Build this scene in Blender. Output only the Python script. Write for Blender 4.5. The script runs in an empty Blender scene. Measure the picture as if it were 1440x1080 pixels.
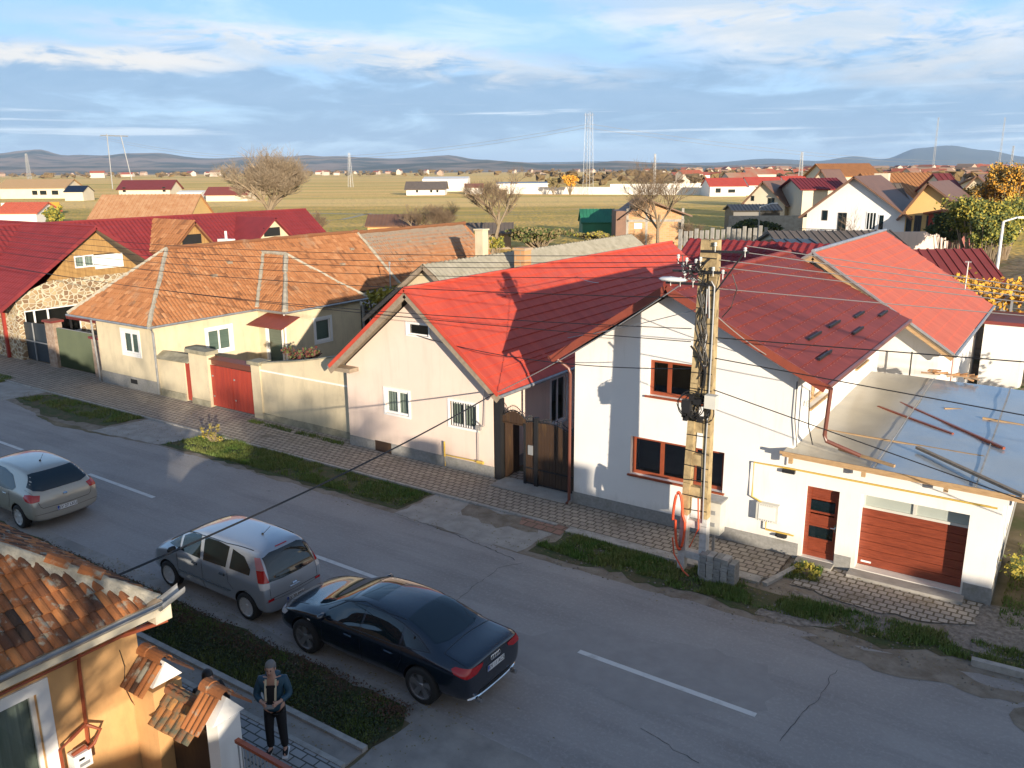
import bpy, bmesh, math, random, mathutils
from mathutils import Vector, Matrix, geometry
from mathutils.bvhtree import BVHTree
R = math.radians
random.seed(7)
sc = bpy.context.scene
col = sc.collection

# ------------------------------------------------------------------ camera
CAM_H = 9.4; F = 1185.0; PITCH = math.atan(301/F); YAW = R(34.3); ROLL = R(0.4)
fw = Vector((-math.sin(YAW)*math.cos(PITCH), math.cos(YAW)*math.cos(PITCH), -math.sin(PITCH)))
rt = Vector((math.cos(YAW), math.sin(YAW), 0)); up = rt.cross(fw)
# the photographed scene leans 0.4 degrees counter-clockwise, so the camera rolls clockwise
r2 = rt*math.cos(ROLL)-up*math.sin(ROLL); u2 = rt*math.sin(ROLL)+up*math.cos(ROLL)
cd = bpy.data.cameras.new('camera'); cam = bpy.data.objects.new('camera', cd); col.objects.link(cam)
cam.matrix_world = Matrix(((r2.x,u2.x,-fw.x,0),(r2.y,u2.y,-fw.y,0),(r2.z,u2.z,-fw.z,CAM_H),(0,0,0,1)))
cd.sensor_width = 36; cd.lens = F/1440*36; cd.clip_start = 0.1; cd.clip_end = 60000
sc.camera = cam

# ------------------------------------------------------------------ sky and sun
SUN_EL = 9.3; LX, LY = -0.82, 0.572           # direction the light travels over the ground
w = bpy.data.worlds.new("World"); sc.world = w; w.use_nodes = True
nt = w.node_tree; N = nt.nodes; L = nt.links
for n in list(N): N.remove(n)
def wn(t, **k):
    n = N.new(t)
    for a, b in k.items(): setattr(n, a, b)
    return n
def M(op, a, b=None, c=None, clamp=False):
    n = N.new('ShaderNodeMath'); n.operation = op; n.use_clamp = clamp
    for i, v in enumerate((a, b, c)):
        if v is None: continue
        if isinstance(v, (int, float)): n.inputs[i].default_value = v
        else: L.new(v, n.inputs[i])
    return n.outputs[0]
def sstep(x, a, b):
    n = N.new('ShaderNodeMapRange'); n.interpolation_type = 'SMOOTHSTEP'
    L.new(x, n.inputs[0]); n.inputs[1].default_value = a; n.inputs[2].default_value = b
    return n.outputs[0]
def mixc(f, a, b):
    n = N.new('ShaderNodeMix'); n.data_type = 'RGBA'
    for i, v in ((0, f), (6, a), (7, b)):
        if isinstance(v, (int, float)): n.inputs[i].default_value = v
        elif isinstance(v, tuple): n.inputs[i].default_value = (*v, 1)
        else: L.new(v, n.inputs[i])
    return n.outputs[2]
sky = wn('ShaderNodeTexSky', sky_type='NISHITA', sun_disc=False)
sky.sun_elevation = R(SUN_EL); sky.sun_rotation = math.atan2(-LX, -LY)
sky.air_density = 1.0; sky.dust_density = 0.6; sky.ozone_density = 2.0
tc = wn('ShaderNodeTexCoord'); sep = wn('ShaderNodeSeparateXYZ'); L.new(tc.outputs['Generated'], sep.inputs[0])
az = M('MULTIPLY', M('ARCTAN2', sep.outputs[0], sep.outputs[1]), 57.2958)      # degrees, 0 = +Y
el = M('MULTIPLY', M('ARCSINE', sep.outputs[2]), 57.2958)
def cn(sx, sy, off, scale=1.0, det=7, rough=0.6, dist=0.0):
    c = wn('ShaderNodeCombineXYZ'); L.new(M('MULTIPLY', az, sx), c.inputs[0]); L.new(M('MULTIPLY', el, sy), c.inputs[1]); c.inputs[2].default_value = off
    n = wn('ShaderNodeTexNoise'); L.new(c.outputs[0], n.inputs['Vector'])
    n.inputs['Scale'].default_value = scale; n.inputs['Detail'].default_value = det
    n.inputs['Roughness'].default_value = rough; n.inputs['Distortion'].default_value = dist
    return n.outputs[0]
n1 = cn(0.09, 0.42, 3.1, 1.0, 12, 0.6, 0.4)
n2 = cn(0.20, 0.80, 8.7, 1.0, 12, 0.62, 0.45)
n3 = cn(0.05, 1.5, 1.7, 1.0, 9, 0.6, 0.3)
wob = M('MULTIPLY', M('SUBTRACT', n2, 0.5), 6.0)
elw = M('ADD', el, wob)
# grey-blue stratus bank low over the plain
bank = M('MULTIPLY', sstep(elw, 0.6, 2.4), M('SUBTRACT', 1.0, sstep(elw, 5.4, 8.0)))
bank = M('MULTIPLY', bank, sstep(n1, 0.30, 0.50))
# lit streaks inside the bank
streak = M('MULTIPLY', sstep(n3, 0.53, 0.66), M('SUBTRACT', 1.0, sstep(el, 3.2, 5.2)))
# bright cloud mass above it: an oblique plume rising to the left, plus wisps
def blob(a0, e0, ra, re, tilt):
    da = M('SUBTRACT', az, a0); de = M('SUBTRACT', M('ADD', el, M('MULTIPLY', wob, 0.35)), e0)
    u = M('DIVIDE', M('ADD', M('MULTIPLY', da, math.cos(tilt)), M('MULTIPLY', de, math.sin(tilt))), ra)
    v = M('DIVIDE', M('SUBTRACT', M('MULTIPLY', de, math.cos(tilt)), M('MULTIPLY', da, math.sin(tilt))), re)
    d = M('SQRT', M('ADD', M('MULTIPLY', u, u), M('MULTIPLY', v, v)))
    return M('SUBTRACT', 1.0, sstep(d, 0.25, 1.15))
plume = M('MAXIMUM', blob(-16, 8.3, 17, 3.0, -0.17), blob(-45, 7.2, 20, 1.3, -0.08))
plume = M('MAXIMUM', plume, blob(-60, 6.6, 14, 0.9, 0.0))
plume = M('MULTIPLY', M('POWER', plume, 0.7), sstep(n2, 0.36, 0.53))
wisp = M('MULTIPLY', M('MULTIPLY', sstep(n1, 0.46, 0.74), sstep(el, 5.0, 8.5)), M('SUBTRACT', 1.0, sstep(el, 14.0, 40.0)))
veil = M('SUBTRACT', 0.86, M('MULTIPLY', sstep(el, 12.0, 50.0), 0.42))
SK = 0.14
skyc = wn('ShaderNodeMix', data_type='RGBA', blend_type='MULTIPLY'); skyc.inputs[0].default_value = 1
L.new(sky.outputs[0], skyc.inputs[6]); skyc.inputs[7].default_value = (0.6, 0.6, 0.62, 1)
def lum(c): return tuple(x/SK for x in c)
grad = mixc(sstep(el, 0.0, 11.0), lum((0.34, 0.48, 0.62)), lum((0.20, 0.37, 0.62)))
grad = mixc(sstep(el, 14.0, 45.0), grad, lum((0.06, 0.125, 0.26)))
sdaz = M('ABSOLUTE', M('WRAP', M('SUBTRACT', az, math.degrees(math.atan2(-LX, -LY))), 180, -180))
sung = M('MULTIPLY', M('SUBTRACT', 1.0, sstep(sdaz, 25.0, 110.0)), M('SUBTRACT', 1.0, sstep(el, 25.0, 70.0)))
c0 = mixc(M('MULTIPLY', veil, M('SUBTRACT', 1.0, M('MULTIPLY', sung, 0.75))), skyc.outputs[2], grad)
c0 = mixc(M('MULTIPLY', sung, 0.6), c0, lum((0.42, 0.40, 0.38)))
c1 = mixc(M('MULTIPLY', wisp, 0.55), c0, lum((0.47, 0.55, 0.64)))
shade = mixc(n2, lum((0.115, 0.20, 0.31)), lum((0.22, 0.31, 0.42)))
c2 = mixc(M('MULTIPLY', bank, 0.78), c1, shade)
c3 = mixc(M('MULTIPLY', plume, 0.9), c2, mixc(sstep(n1, 0.35, 0.62), lum((0.34, 0.40, 0.46)), lum((0.52, 0.50, 0.47))))
c4 = mixc(M('MULTIPLY', streak, 0.75), c3, lum((0.50, 0.57, 0.62)))
bgd = wn('ShaderNodeBackground'); bgd.inputs[1].default_value = SK
L.new(c4, bgd.inputs[0]); wo = wn('ShaderNodeOutputWorld'); L.new(bgd.outputs[0], wo.inputs[0])

sd = bpy.data.lights.new('sun', 'SUN'); sd.energy = 4.4; sd.angle = R(0.5); sd.color = (1.0, 0.86, 0.67)
sun = bpy.data.objects.new('sun', sd); col.objects.link(sun)
ld = Vector((LX*math.cos(R(SUN_EL)), LY*math.cos(R(SUN_EL)), -math.sin(R(SUN_EL))))
sun.rotation_euler = ld.to_track_quat('-Z', 'Y').to_euler()
sc.view_settings.view_transform = 'Standard'; sc.view_settings.look = 'None'
sc.view_settings.exposure = 1.0; sc.view_settings.gamma = 1
try: sc.view_settings.use_curve_mapping = False
except Exception: pass
sc.cycles.max_bounces = 6; sc.cycles.transparent_max_bounces = 12; sc.cycles.volume_bounces = 0

# ------------------------------------------------------------------ surveying helpers
O = Vector((0, 0, CAM_H))
def ray(px, py): return fw*F + r2*(px-720) + u2*(540-py)
def G(px, py, z=0.0):
    d = ray(px, py); return O + d*((z-CAM_H)/d.z)
def onY(px, py, Y):
    d = ray(px, py); return O + d*(Y/d.y)
def onX(px, py, X):
    d = ray(px, py); return O + d*(X/d.x)

# ------------------------------------------------------------------ materials
MATS = {}
def mat(name, c, c2=None, rough=0.8, metal=0.0, ns=3.0, bump=0.0, bs=None, spec=0.5, coat=0.0, thr=(0.35, 0.65), tint=None, stretch=None, detail=6, local=False):
    m = bpy.data.materials.new(name); m.use_nodes = True; t = m.node_tree; b = t.nodes['Principled BSDF']
    b.inputs['Roughness'].default_value = rough; b.inputs['Metallic'].default_value = metal
    b.inputs['Specular IOR Level'].default_value = spec; b.inputs['Coat Weight'].default_value = coat
    b.inputs['Coat Roughness'].default_value = 0.03
    if local:
        g = t.nodes.new('ShaderNodeTexCoord'); pos = g.outputs['Object']
    else:
        g = t.nodes.new('ShaderNodeNewGeometry'); pos = g.outputs['Position']
    mp = t.nodes.new('ShaderNodeMapping'); t.links.new(pos, mp.inputs[0])
    if stretch: mp.inputs['Scale'].default_value = stretch
    def noise(s, d=detail, r=0.6):
        n = t.nodes.new('ShaderNodeTexNoise'); t.links.new(mp.outputs[0], n.inputs['Vector'])
        n.inputs['Scale'].default_value = s; n.inputs['Detail'].default_value = d; n.inputs['Roughness'].default_value = r
        return n.outputs[0]
    out = None
    if tint:                                             # per-tile colour from a face attribute
        at = t.nodes.new('ShaderNodeAttribute'); at.attribute_name = 'tint'
        cr = t.nodes.new('ShaderNodeValToRGB'); t.links.new(at.outputs['Fac'], cr.inputs[0])
        els = cr.color_ramp.elements
        while len(els) < len(tint): els.new(0.5)
        for i, cc in enumerate(tint): els[i].position = i/(len(tint)-1); els[i].color = (*cc, 1)
        out = cr.outputs[0]
    if c2 is not None:
        mr = t.nodes.new('ShaderNodeMapRange'); mr.inputs[1].default_value = thr[0]; mr.inputs[2].default_value = thr[1]
        t.links.new(noise(ns), mr.inputs[0])
        mx = t.nodes.new('ShaderNodeMix'); mx.data_type = 'RGBA'
        t.links.new(mr.outputs[0], mx.inputs[0])
        if out is not None: t.links.new(out, mx.inputs[6])
        else: mx.inputs[6].default_value = (*c, 1)
        mx.inputs[7].default_value = (*c2, 1); out = mx.outputs[2]
    if out is not None: t.links.new(out, b.inputs['Base Color'])
    else: b.inputs['Base Color'].default_value = (*c, 1)
    if bump:
        bp = t.nodes.new('ShaderNodeBump'); bp.inputs['Strength'].default_value = 1; bp.inputs['Distance'].default_value = bump
        t.links.new(noise(bs or ns*6), bp.inputs['Height']); t.links.new(bp.outputs[0], b.inputs['Normal'])
    MATS[name] = m
    return m
def brickmat(name, c1, c2, mortar, bw, bh, ms=0.02, axes='XY', bump=0.01, rough=0.9, dirt=None, rot=0, off=0.5):
    m = mat(name, c1, rough=rough); t = m.node_tree; b = t.nodes['Principled BSDF']
    g = t.nodes.new('ShaderNodeNewGeometry'); s = t.nodes.new('ShaderNodeSeparateXYZ'); t.links.new(g.outputs['Position'], s.inputs[0])
    cb = t.nodes.new('ShaderNodeCombineXYZ')
    if axes == 'XZ': t.links.new(s.outputs[0], cb.inputs[0]); t.links.new(s.outputs[2], cb.inputs[1])
    elif axes == 'YZ': t.links.new(s.outputs[1], cb.inputs[0]); t.links.new(s.outputs[2], cb.inputs[1])
    else: t.links.new(s.outputs[0], cb.inputs[0]); t.links.new(s.outputs[1], cb.inputs[1])
    mp = t.nodes.new('ShaderNodeMapping'); t.links.new(cb.outputs[0], mp.inputs[0]); mp.inputs['Rotation'].default_value = (0, 0, rot)
    wn_ = t.nodes.new('ShaderNodeTexNoise'); wn_.inputs['Scale'].default_value = 1.3; t.links.new(mp.outputs[0], wn_.inputs['Vector'])
    ad = t.nodes.new('ShaderNodeMix'); ad.data_type = 'VECTOR'; ad.inputs[0].default_value = 0.02
    t.links.new(mp.outputs[0], ad.inputs[4]); t.links.new(wn_.outputs['Color'], ad.inputs[5])
    br = t.nodes.new('ShaderNodeTexBrick'); t.links.new(ad.outputs[1], br.inputs['Vector'])
    br.inputs['Color1'].default_value = (*c1, 1); br.inputs['Color2'].default_value = (*c2, 1); br.inputs['Mortar'].default_value = (*mortar, 1)
    br.inputs['Scale'].default_value = 1; br.inputs['Brick Width'].default_value = bw; br.inputs['Row Height'].default_value = bh
    br.inputs['Mortar Size'].default_value = ms; br.offset = off
    out = br.outputs[0]
    if dirt:
        nz = t.nodes.new('ShaderNodeTexNoise'); nz.inputs['Scale'].default_value = 0.9; nz.inputs['Detail'].default_value = 8; nz.inputs['Roughness'].default_value = .65
        t.links.new(g.outputs['Position'], nz.inputs['Vector'])
        mr = t.nodes.new('ShaderNodeMapRange'); mr.inputs[1].default_value = dirt[1]; mr.inputs[2].default_value = dirt[1]+.14; t.links.new(nz.outputs[0], mr.inputs[0])
        mx = t.nodes.new('ShaderNodeMix'); mx.data_type = 'RGBA'; t.links.new(mr.outputs[0], mx.inputs[0]); t.links.new(out, mx.inputs[6]); mx.inputs[7].default_value = (*dirt[0], 1); out = mx.outputs[2]
    t.links.new(out, b.inputs['Base Color'])
    bp = t.nodes.new('ShaderNodeBump'); bp.inputs['Distance'].default_value = bump; bp.invert = True
    t.links.new(br.outputs['Fac'], bp.inputs['Height']); t.links.new(bp.outputs[0], b.inputs['Normal'])
    return m
def glassmat(name, tintc=(0.75, 0.8, 0.8), refl=0.16, gl=(1, 1, 1)):
    m = bpy.data.materials.new(name); m.use_nodes = True; t = m.node_tree
    for n in list(t.nodes): t.nodes.remove(n)
    o = t.nodes.new('ShaderNodeOutputMaterial'); mx = t.nodes.new('ShaderNodeMixShader'); tr = t.nodes.new('ShaderNodeBsdfTransparent'); gb = t.nodes.new('ShaderNodeBsdfGlossy')
    tr.inputs[0].default_value = (*tintc, 1); gb.inputs[0].default_value = (*gl, 1); gb.inputs['Roughness'].default_value = 0.02
    lw = t.nodes.new('ShaderNodeLayerWeight'); lw.inputs[0].default_value = refl
    ma = t.nodes.new('ShaderNodeMath'); ma.operation = 'ADD'; ma.inputs[1].default_value = refl*.5; ma.use_clamp = True
    t.links.new(lw.outputs['Fresnel'], ma.inputs[0]); t.links.new(ma.outputs[0], mx.inputs[0])
    t.links.new(tr.outputs[0], mx.inputs[1]); t.links.new(gb.outputs[0], mx.inputs[2]); t.links.new(mx.outputs[0], o.inputs[0])
    MATS[name] = m; return m

mat('asphalt', (0.27, 0.25, 0.238), (0.335, 0.315, 0.30), rough=0.85, ns=0.5, bump=0.004, bs=60, thr=(.3, .7))
mat('asphalt_old', (0.22, 0.205, 0.19), (0.33, 0.305, 0.275), rough=0.95, ns=1.6, bump=0.008, bs=25)
mat('concrete_apron', (0.28, 0.265, 0.24), (0.38, 0.36, 0.33), rough=0.95, ns=2.2, bump=0.006, bs=20)
mat('paint_white', (0.62, 0.62, 0.60), (0.40, 0.40, 0.39), rough=0.7, ns=4, thr=(.5, .8))
mat('soil', (0.17, 0.135, 0.10), (0.27, 0.235, 0.19), rough=1, ns=2.5, bump=0.02, bs=12)
mat('gravel', (0.30, 0.27, 0.24), (0.14, 0.12, 0.10), rough=1, ns=9, bump=0.03, bs=18)
mat('turf', (0.050, 0.072, 0.022), (0.10, 0.085, 0.045), rough=1, ns=2.2, bump=0.03, bs=25, thr=(.42, .62))
mat('grass_blade', (0.075, 0.15, 0.020), (0.16, 0.18, 0.045), rough=0.7, ns=1.2)
mat('kerb', (0.42, 0.40, 0.37), (0.28, 0.27, 0.25), rough=.9, ns=5)
brickmat('pavers', (0.33, 0.28, 0.23), (0.42, 0.36, 0.29), (0.13, 0.105, 0.08), 0.24, 0.20, 0.02, dirt=((0.17, 0.14, 0.10), .58))
brickmat('pavers_worn', (0.33, 0.29, 0.25), (0.41, 0.37, 0.32), (0.12, 0.10, 0.07), 0.20, 0.19, 0.02, dirt=((0.18, 0.14, 0.09), .55), off=.5)
brickmat('pavers_grey', (0.27, 0.275, 0.28), (0.36, 0.365, 0.37), (0.09, 0.09, 0.08), 0.28, 0.16, 0.014, dirt=((0.13, 0.13, 0.10), .62))
mat('render_white', (0.84, 0.82, 0.79), (0.79, 0.77, 0.74), rough=0.9, ns=.7, bump=0.0015, bs=90)
mat('render_peach', (0.78, 0.625, 0.54), (0.72, 0.58, 0.50), rough=0.9, ns=.8, bump=0.0015, bs=90)
mat('render_cream', (0.66, 0.565, 0.39), (0.57, 0.485, 0.34), rough=0.92, ns=1.1, bump=0.002, bs=70, thr=(.4, .75))
mat('render_orange', (0.66, 0.385, 0.165), (0.58, 0.33, 0.14), rough=0.92, ns=1.2, bump=0.003, bs=60)
mat('plinth_grey', (0.24, 0.235, 0.225), (0.31, 0.305, 0.29), rough=.9, ns=14, bump=0.004, bs=60)
mat('plinth_stain', (0.36, 0.33, 0.24), (0.22, 0.20, 0.14), rough=.95, ns=3, bump=0.006, bs=30)
mat('metal_red', (0.58, 0.092, 0.056), (0.46, 0.066, 0.044), rough=0.55, ns=1.6, stretch=(.4, 2, .4), spec=.2)
mat('metal_wine', (0.25, 0.050, 0.038), (0.185, 0.038, 0.031), rough=0.6, ns=1.6, stretch=(.4, 2, .4), spec=.2)
mat('metal_coral', (0.62, 0.155, 0.090), (0.52, 0.125, 0.075), rough=0.6, ns=1.6, stretch=(.4, 2, .4), spec=.2)
mat('metal_crimson', (0.25, 0.038, 0.042), (0.20, 0.032, 0.036), rough=0.6, ns=1.2, spec=.2)
mat('metal_maroon', (0.20, 0.038, 0.034), (0.17, 0.034, 0.030), rough=0.5, ns=1.2)
mat('fascia_rust', (0.27, 0.065, 0.040), (0.22, 0.055, 0.035), rough=.45, ns=3)
mat('clay_tile', (0.4, 0.2, 0.1), (0.30, 0.22, 0.15), rough=0.95, ns=1.3, thr=(.58, .85), tint=((0.22, 0.092, 0.040), (0.36, 0.150, 0.060), (0.40, 0.172, 0.070), (0.46, 0.225, 0.105)), bump=0.006, bs=30)
mat('clay_old', (0.4, 0.2, 0.1), (0.27, 0.25, 0.20), rough=0.95, ns=5, thr=(.56, .66), tint=((0.035, 0.022, 0.017), (0.15, 0.060, 0.028), (0.29, 0.105, 0.036), (0.42, 0.165, 0.055)), bump=0.012, bs=24)
mat('clay_moss', (0.4, 0.2, 0.1), (0.10, 0.10, 0.07), rough=0.95, ns=6, thr=(.42, .6), tint=((0.06, 0.035, 0.025), (0.20, 0.075, 0.035), (0.30, 0.12, 0.04), (0.40, 0.19, 0.06)), bump=0.008, bs=24)
mat('mortar', (0.46, 0.42, 0.34), (0.30, 0.27, 0.21), rough=1, ns=6, bump=0.02, bs=18)
mat('asbestos', (0.38, 0.35, 0.28), (0.28, 0.26, 0.20), rough=.95, ns=2.5)
mat('brown_tile', (0.20, 0.105, 0.065), (0.16, 0.085, 0.055), rough=.6, ns=1)
mat('orange_tile', (0.46, 0.20, 0.07), (0.38, 0.16, 0.06), rough=.8, ns=1)
mat('grey_tile', (0.16, 0.125, 0.10), (0.12, 0.10, 0.085), rough=.7, ns=1)
mat('wood_raw', (0.50, 0.33, 0.17), (0.36, 0.23, 0.12), rough=.8, ns=6, stretch=(1, 1, 6))
mat('wood_old', (0.24, 0.19, 0.14), (0.33, 0.26, 0.19), rough=.9, ns=7)
mat('wood_band', (0.42, 0.25, 0.09), (0.30, 0.17, 0.06), rough=.7, ns=12, stretch=(1, 1, .1))
mat('frame_brown', (0.30, 0.075, 0.032), (0.25, 0.06, 0.028), rough=.4, ns=8)
mat('frame_white', (0.80, 0.80, 0.79), rough=.4)
mat('frame_dark', (0.05, 0.045, 0.04), rough=.4)
mat('panel_door', (0.27, 0.060, 0.028), (0.17, 0.036, 0.018), rough=.42, ns=4, stretch=(1, 1, 14), detail=4)
mat('dark_void', (0.012, 0.012, 0.013), rough=.9)
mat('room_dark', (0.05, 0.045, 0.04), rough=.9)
mat('curtain', (0.40, 0.44, 0.38), (0.25, 0.29, 0.25), rough=.9, ns=9, stretch=(1, 1, .05))
mat('blind_green', (0.20, 0.26, 0.22), (0.14, 0.19, 0.16), rough=.9, ns=9, stretch=(.05, .05, 5))
mat('frosted', (0.42, 0.46, 0.42), (0.36, 0.40, 0.37), rough=.35, ns=1)
mat('gate_brown', (0.055, 0.032, 0.020), (0.12, 0.07, 0.03), rough=.5, ns=5, thr=(.55, .8), stretch=(1, 1, .3))
mat('iron_black', (0.018, 0.018, 0.02), rough=.5)
mat('gate_red', (0.40, 0.055, 0.030), (0.30, 0.04, 0.026), rough=.55, ns=1.5, stretch=(4, 4, .3))
mat('gate_blue', (0.018, 0.027, 0.038), (0.03, 0.04, 0.05), rough=.5, ns=1)
mat('gate_green', (0.022, 0.042, 0.014), (0.035, 0.055, 0.02), rough=.55, ns=1)  # green set darker, the gate's shade is put into the colour
mat('fence_red', (0.30, 0.035, 0.025), rough=.5)
mat('fixing', (0.36, 0.13, 0.10), rough=.4)
mat('pipe_brown', (0.16, 0.055, 0.038), rough=.4)
mat('zinc', (0.42, 0.43, 0.44), (0.30, 0.31, 0.32), rough=.45, metal=.5, ns=5)
mat('gas_yellow', (0.62, 0.42, 0.08), rough=.45)
mat('meter_box', (0.62, 0.61, 0.55), (0.55, 0.54, 0.49), rough=.5, ns=3)
mat('pole_concrete', (0.50, 0.38, 0.20), (0.26, 0.19, 0.10), rough=.95, ns=4, bump=0.01, bs=25)  # ochre holds the warm sun tint in the concrete's colour
mat('pole_white', (0.62, 0.62, 0.62), (0.45, 0.44, 0.43), rough=.9, ns=5)
mat('cable_black', (0.015, 0.015, 0.016), rough=.5)
mat('cable_grey', (0.30, 0.29, 0.28), rough=.5)
mat('duct_orange', (0.75, 0.10, 0.035), rough=.45)
mat('porcelain', (0.6, 0.6, 0.58), rough=.2)
mat('steel_galv', (0.36, 0.37, 0.38), rough=.5, metal=.4)
mat('plastic_white', (0.75, 0.75, 0.74), rough=.4)
brickmat('stone_wall', (0.34, 0.24, 0.13), (0.46, 0.36, 0.22), (0.55, 0.50, 0.40), 0.42, 0.30, 0.05, axes='XZ', bump=.03, dirt=((0.20, 0.12, 0.07), .6))
brickmat('brick_raw', (0.50, 0.25, 0.11), (0.58, 0.33, 0.16), (0.42, 0.32, 0.22), 0.5, 0.24, 0.03, axes='XZ', bump=.01)
brickmat('block_stack', (0.30, 0.30, 0.29), (0.38, 0.38, 0.37), (0.06, 0.06, 0.06), 0.2, 0.085, 0.012, axes='XZ', bump=.02, off=0)
def stonemat(name, c1, c2, mort, sc_, axes):
    m = mat(name, c1, rough=.95); t = m.node_tree; b = t.nodes['Principled BSDF']; g = t.nodes.new('ShaderNodeNewGeometry')
    mp = t.nodes.new('ShaderNodeMapping'); t.links.new(g.outputs['Position'], mp.inputs[0]); mp.inputs['Scale'].default_value = (1, 1, 1.25)
    v1 = t.nodes.new('ShaderNodeTexVoronoi'); v1.feature = 'DISTANCE_TO_EDGE'; v2 = t.nodes.new('ShaderNodeTexVoronoi')
    for v in (v1, v2): v.inputs['Scale'].default_value = sc_; t.links.new(mp.outputs[0], v.inputs['Vector'])
    cr = t.nodes.new('ShaderNodeValToRGB'); sp = t.nodes.new('ShaderNodeSeparateColor'); t.links.new(v2.outputs['Color'], sp.inputs[0]); t.links.new(sp.outputs[0], cr.inputs[0])
    e = cr.color_ramp.elements; e[0].color = (*c1, 1); e[1].color = (*c2, 1); q = e.new(.5); q.color = (.20, .12, .07, 1)
    mr = t.nodes.new('ShaderNodeMapRange'); mr.inputs[1].default_value = .07; mr.inputs[2].default_value = .11; t.links.new(v1.outputs[0], mr.inputs[0])
    mx = t.nodes.new('ShaderNodeMix'); mx.data_type = 'RGBA'; t.links.new(mr.outputs[0], mx.inputs[0]); mx.inputs[6].default_value = (*mort, 1); t.links.new(cr.outputs[0], mx.inputs[7]); t.links.new(mx.outputs[2], b.inputs['Base Color'])
    bp = t.nodes.new('ShaderNodeBump'); bp.inputs['Distance'].default_value = .03; t.links.new(mr.outputs[0], bp.inputs['Height']); t.links.new(bp.outputs[0], b.inputs['Normal'])
stonemat('stone_wall', (.42, .28, .14), (.50, .38, .22), (.58, .51, .38), 3.6, 'XZ')
mat('stone_post', (0.40, 0.31, 0.24), (0.26, 0.17, 0.12), rough=.95, ns=6, bump=.02, bs=9)
mat('bark', (0.20, 0.15, 0.10), (0.28, 0.22, 0.15), rough=1, ns=8)
mat('twig', (0.24, 0.17, 0.11), (0.17, 0.12, 0.08), rough=1, ns=1)
mat('twig_pale', (0.34, 0.27, 0.19), (0.24, 0.18, 0.12), rough=1, ns=1)
mat('leaf_green', (0.060, 0.090, 0.022), (0.10, 0.12, 0.03), rough=.8, ns=1.2)
mat('leaf_lime', (0.22, 0.23, 0.035), (0.38, 0.29, 0.04), rough=.8, ns=.9)
mat('leaf_dark', (0.028, 0.048, 0.022), (0.045, 0.065, 0.03), rough=.8, ns=1.5)
mat('leaf_gold', (0.66, 0.38, 0.045), (0.55, 0.25, 0.03), rough=.8, ns=1)
mat('leaf_red', (0.16, 0.03, 0.03), (0.09, 0.05, 0.03), rough=.8, ns=3)
mat('leaf_brown', (0.13, 0.065, 0.045), (0.08, 0.055, 0.035), rough=.9, ns=3)
mat('leaf_dry', (0.26, 0.19, 0.09), (0.14, 0.13, 0.05), rough=.9, ns=2)
mat('tarp_green', (0.03, 0.20, 0.11), (0.025, 0.15, 0.09), rough=.6, ns=.6)
mat('glass_lamp', (0.85, 0.85, 0.82), rough=.2)
mat('skin', (0.50, 0.29, 0.21), rough=.6)
mat('hair_grey', (0.16, 0.155, 0.15), rough=.8)
mat('hair_black', (0.012, 0.011, 0.011), rough=.6)
mat('jacket_teal', (0.012, 0.050, 0.085), (0.02, 0.07, 0.11), rough=.6, ns=9)
mat('cloth_black', (0.012, 0.012, 0.014), rough=.9)
mat('strap_cream', (0.55, 0.48, 0.33), rough=.8)
mat('tyre', (0.018, 0.018, 0.018), rough=.85)
mat('rim_silver', (0.62, 0.62, 0.62), rough=.35, metal=.4)
mat('rim_dark', (0.30, 0.31, 0.33), rough=0.3, metal=.6)
mat('paint_silver', (0.37, 0.405, 0.455), rough=0.3, metal=.35, coat=1.0)
mat('paint_beige', (0.40, 0.38, 0.33), rough=0.3, metal=.3, coat=1.0)
mat('paint_navy', (0.004, 0.009, 0.020), rough=.25, metal=.0, coat=1.0, spec=.6)
mat('car_glass', (0.006, 0.014, 0.018), rough=.03, spec=.9)
mat('lamp_red', (0.42, 0.008, 0.012), rough=.15, spec=.8)
mat('lamp_pink', (0.55, 0.22, 0.22), rough=0.2)
mat('lamp_clear', (0.65, 0.62, 0.60), rough=.15)
mat('trim_black', (0.015, 0.015, 0.016), rough=.5)
mat('chrome', (0.7, 0.7, 0.7), rough=.15, metal=1)
mat('plate_white', (0.72, 0.73, 0.74), rough=.4)
mat('plate_blue', (0.02, 0.07, 0.35), rough=.4)
mat('plate_ink', (0.01, 0.01, 0.01), rough=.5)
mat('hall_white', (0.80, 0.78, 0.74), (0.72, 0.70, 0.66), rough=.7, ns=.1)
mat('wall_cream', (0.66, 0.59, 0.46), (0.60, 0.54, 0.42), rough=.9, ns=.5)
mat('wall_yellow', (0.72, 0.48, 0.19), (0.66, 0.43, 0.17), rough=.9, ns=.5)
mat('sheet_wrap', (0.36, 0.38, 0.38), (0.27, 0.33, 0.40), rough=.13, ns=.35, spec=.7, thr=(.4, .6), bump=.02, bs=1.2)
mat('sheet_tan', (0.46, 0.42, 0.33), (0.34, 0.32, 0.27), rough=0.3, ns=.5, spec=.6, bump=.015, bs=1.2)
mat('town_wall', (0.60, 0.54, 0.46), (0.42, 0.30, 0.22), rough=.9, ns=.01, thr=(.45, .55))
mat('far_wood', (0.13, 0.10, 0.06), (0.22, 0.14, 0.05), rough=1, ns=.02)
mat('hill_soil', (0.34, 0.24, 0.17), (0.06, 0.075, 0.05), rough=1, ns=.0016, thr=(.42, .56), detail=8)
mat('mountain', (0.05, 0.07, 0.05), (0.075, 0.085, 0.06), rough=1, ns=.001)
mat('solar', (0.01, 0.015, 0.03), rough=.1)
glassmat('pane'); glassmat('pane_dim', (0.42, 0.45, 0.45), .22)

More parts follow.
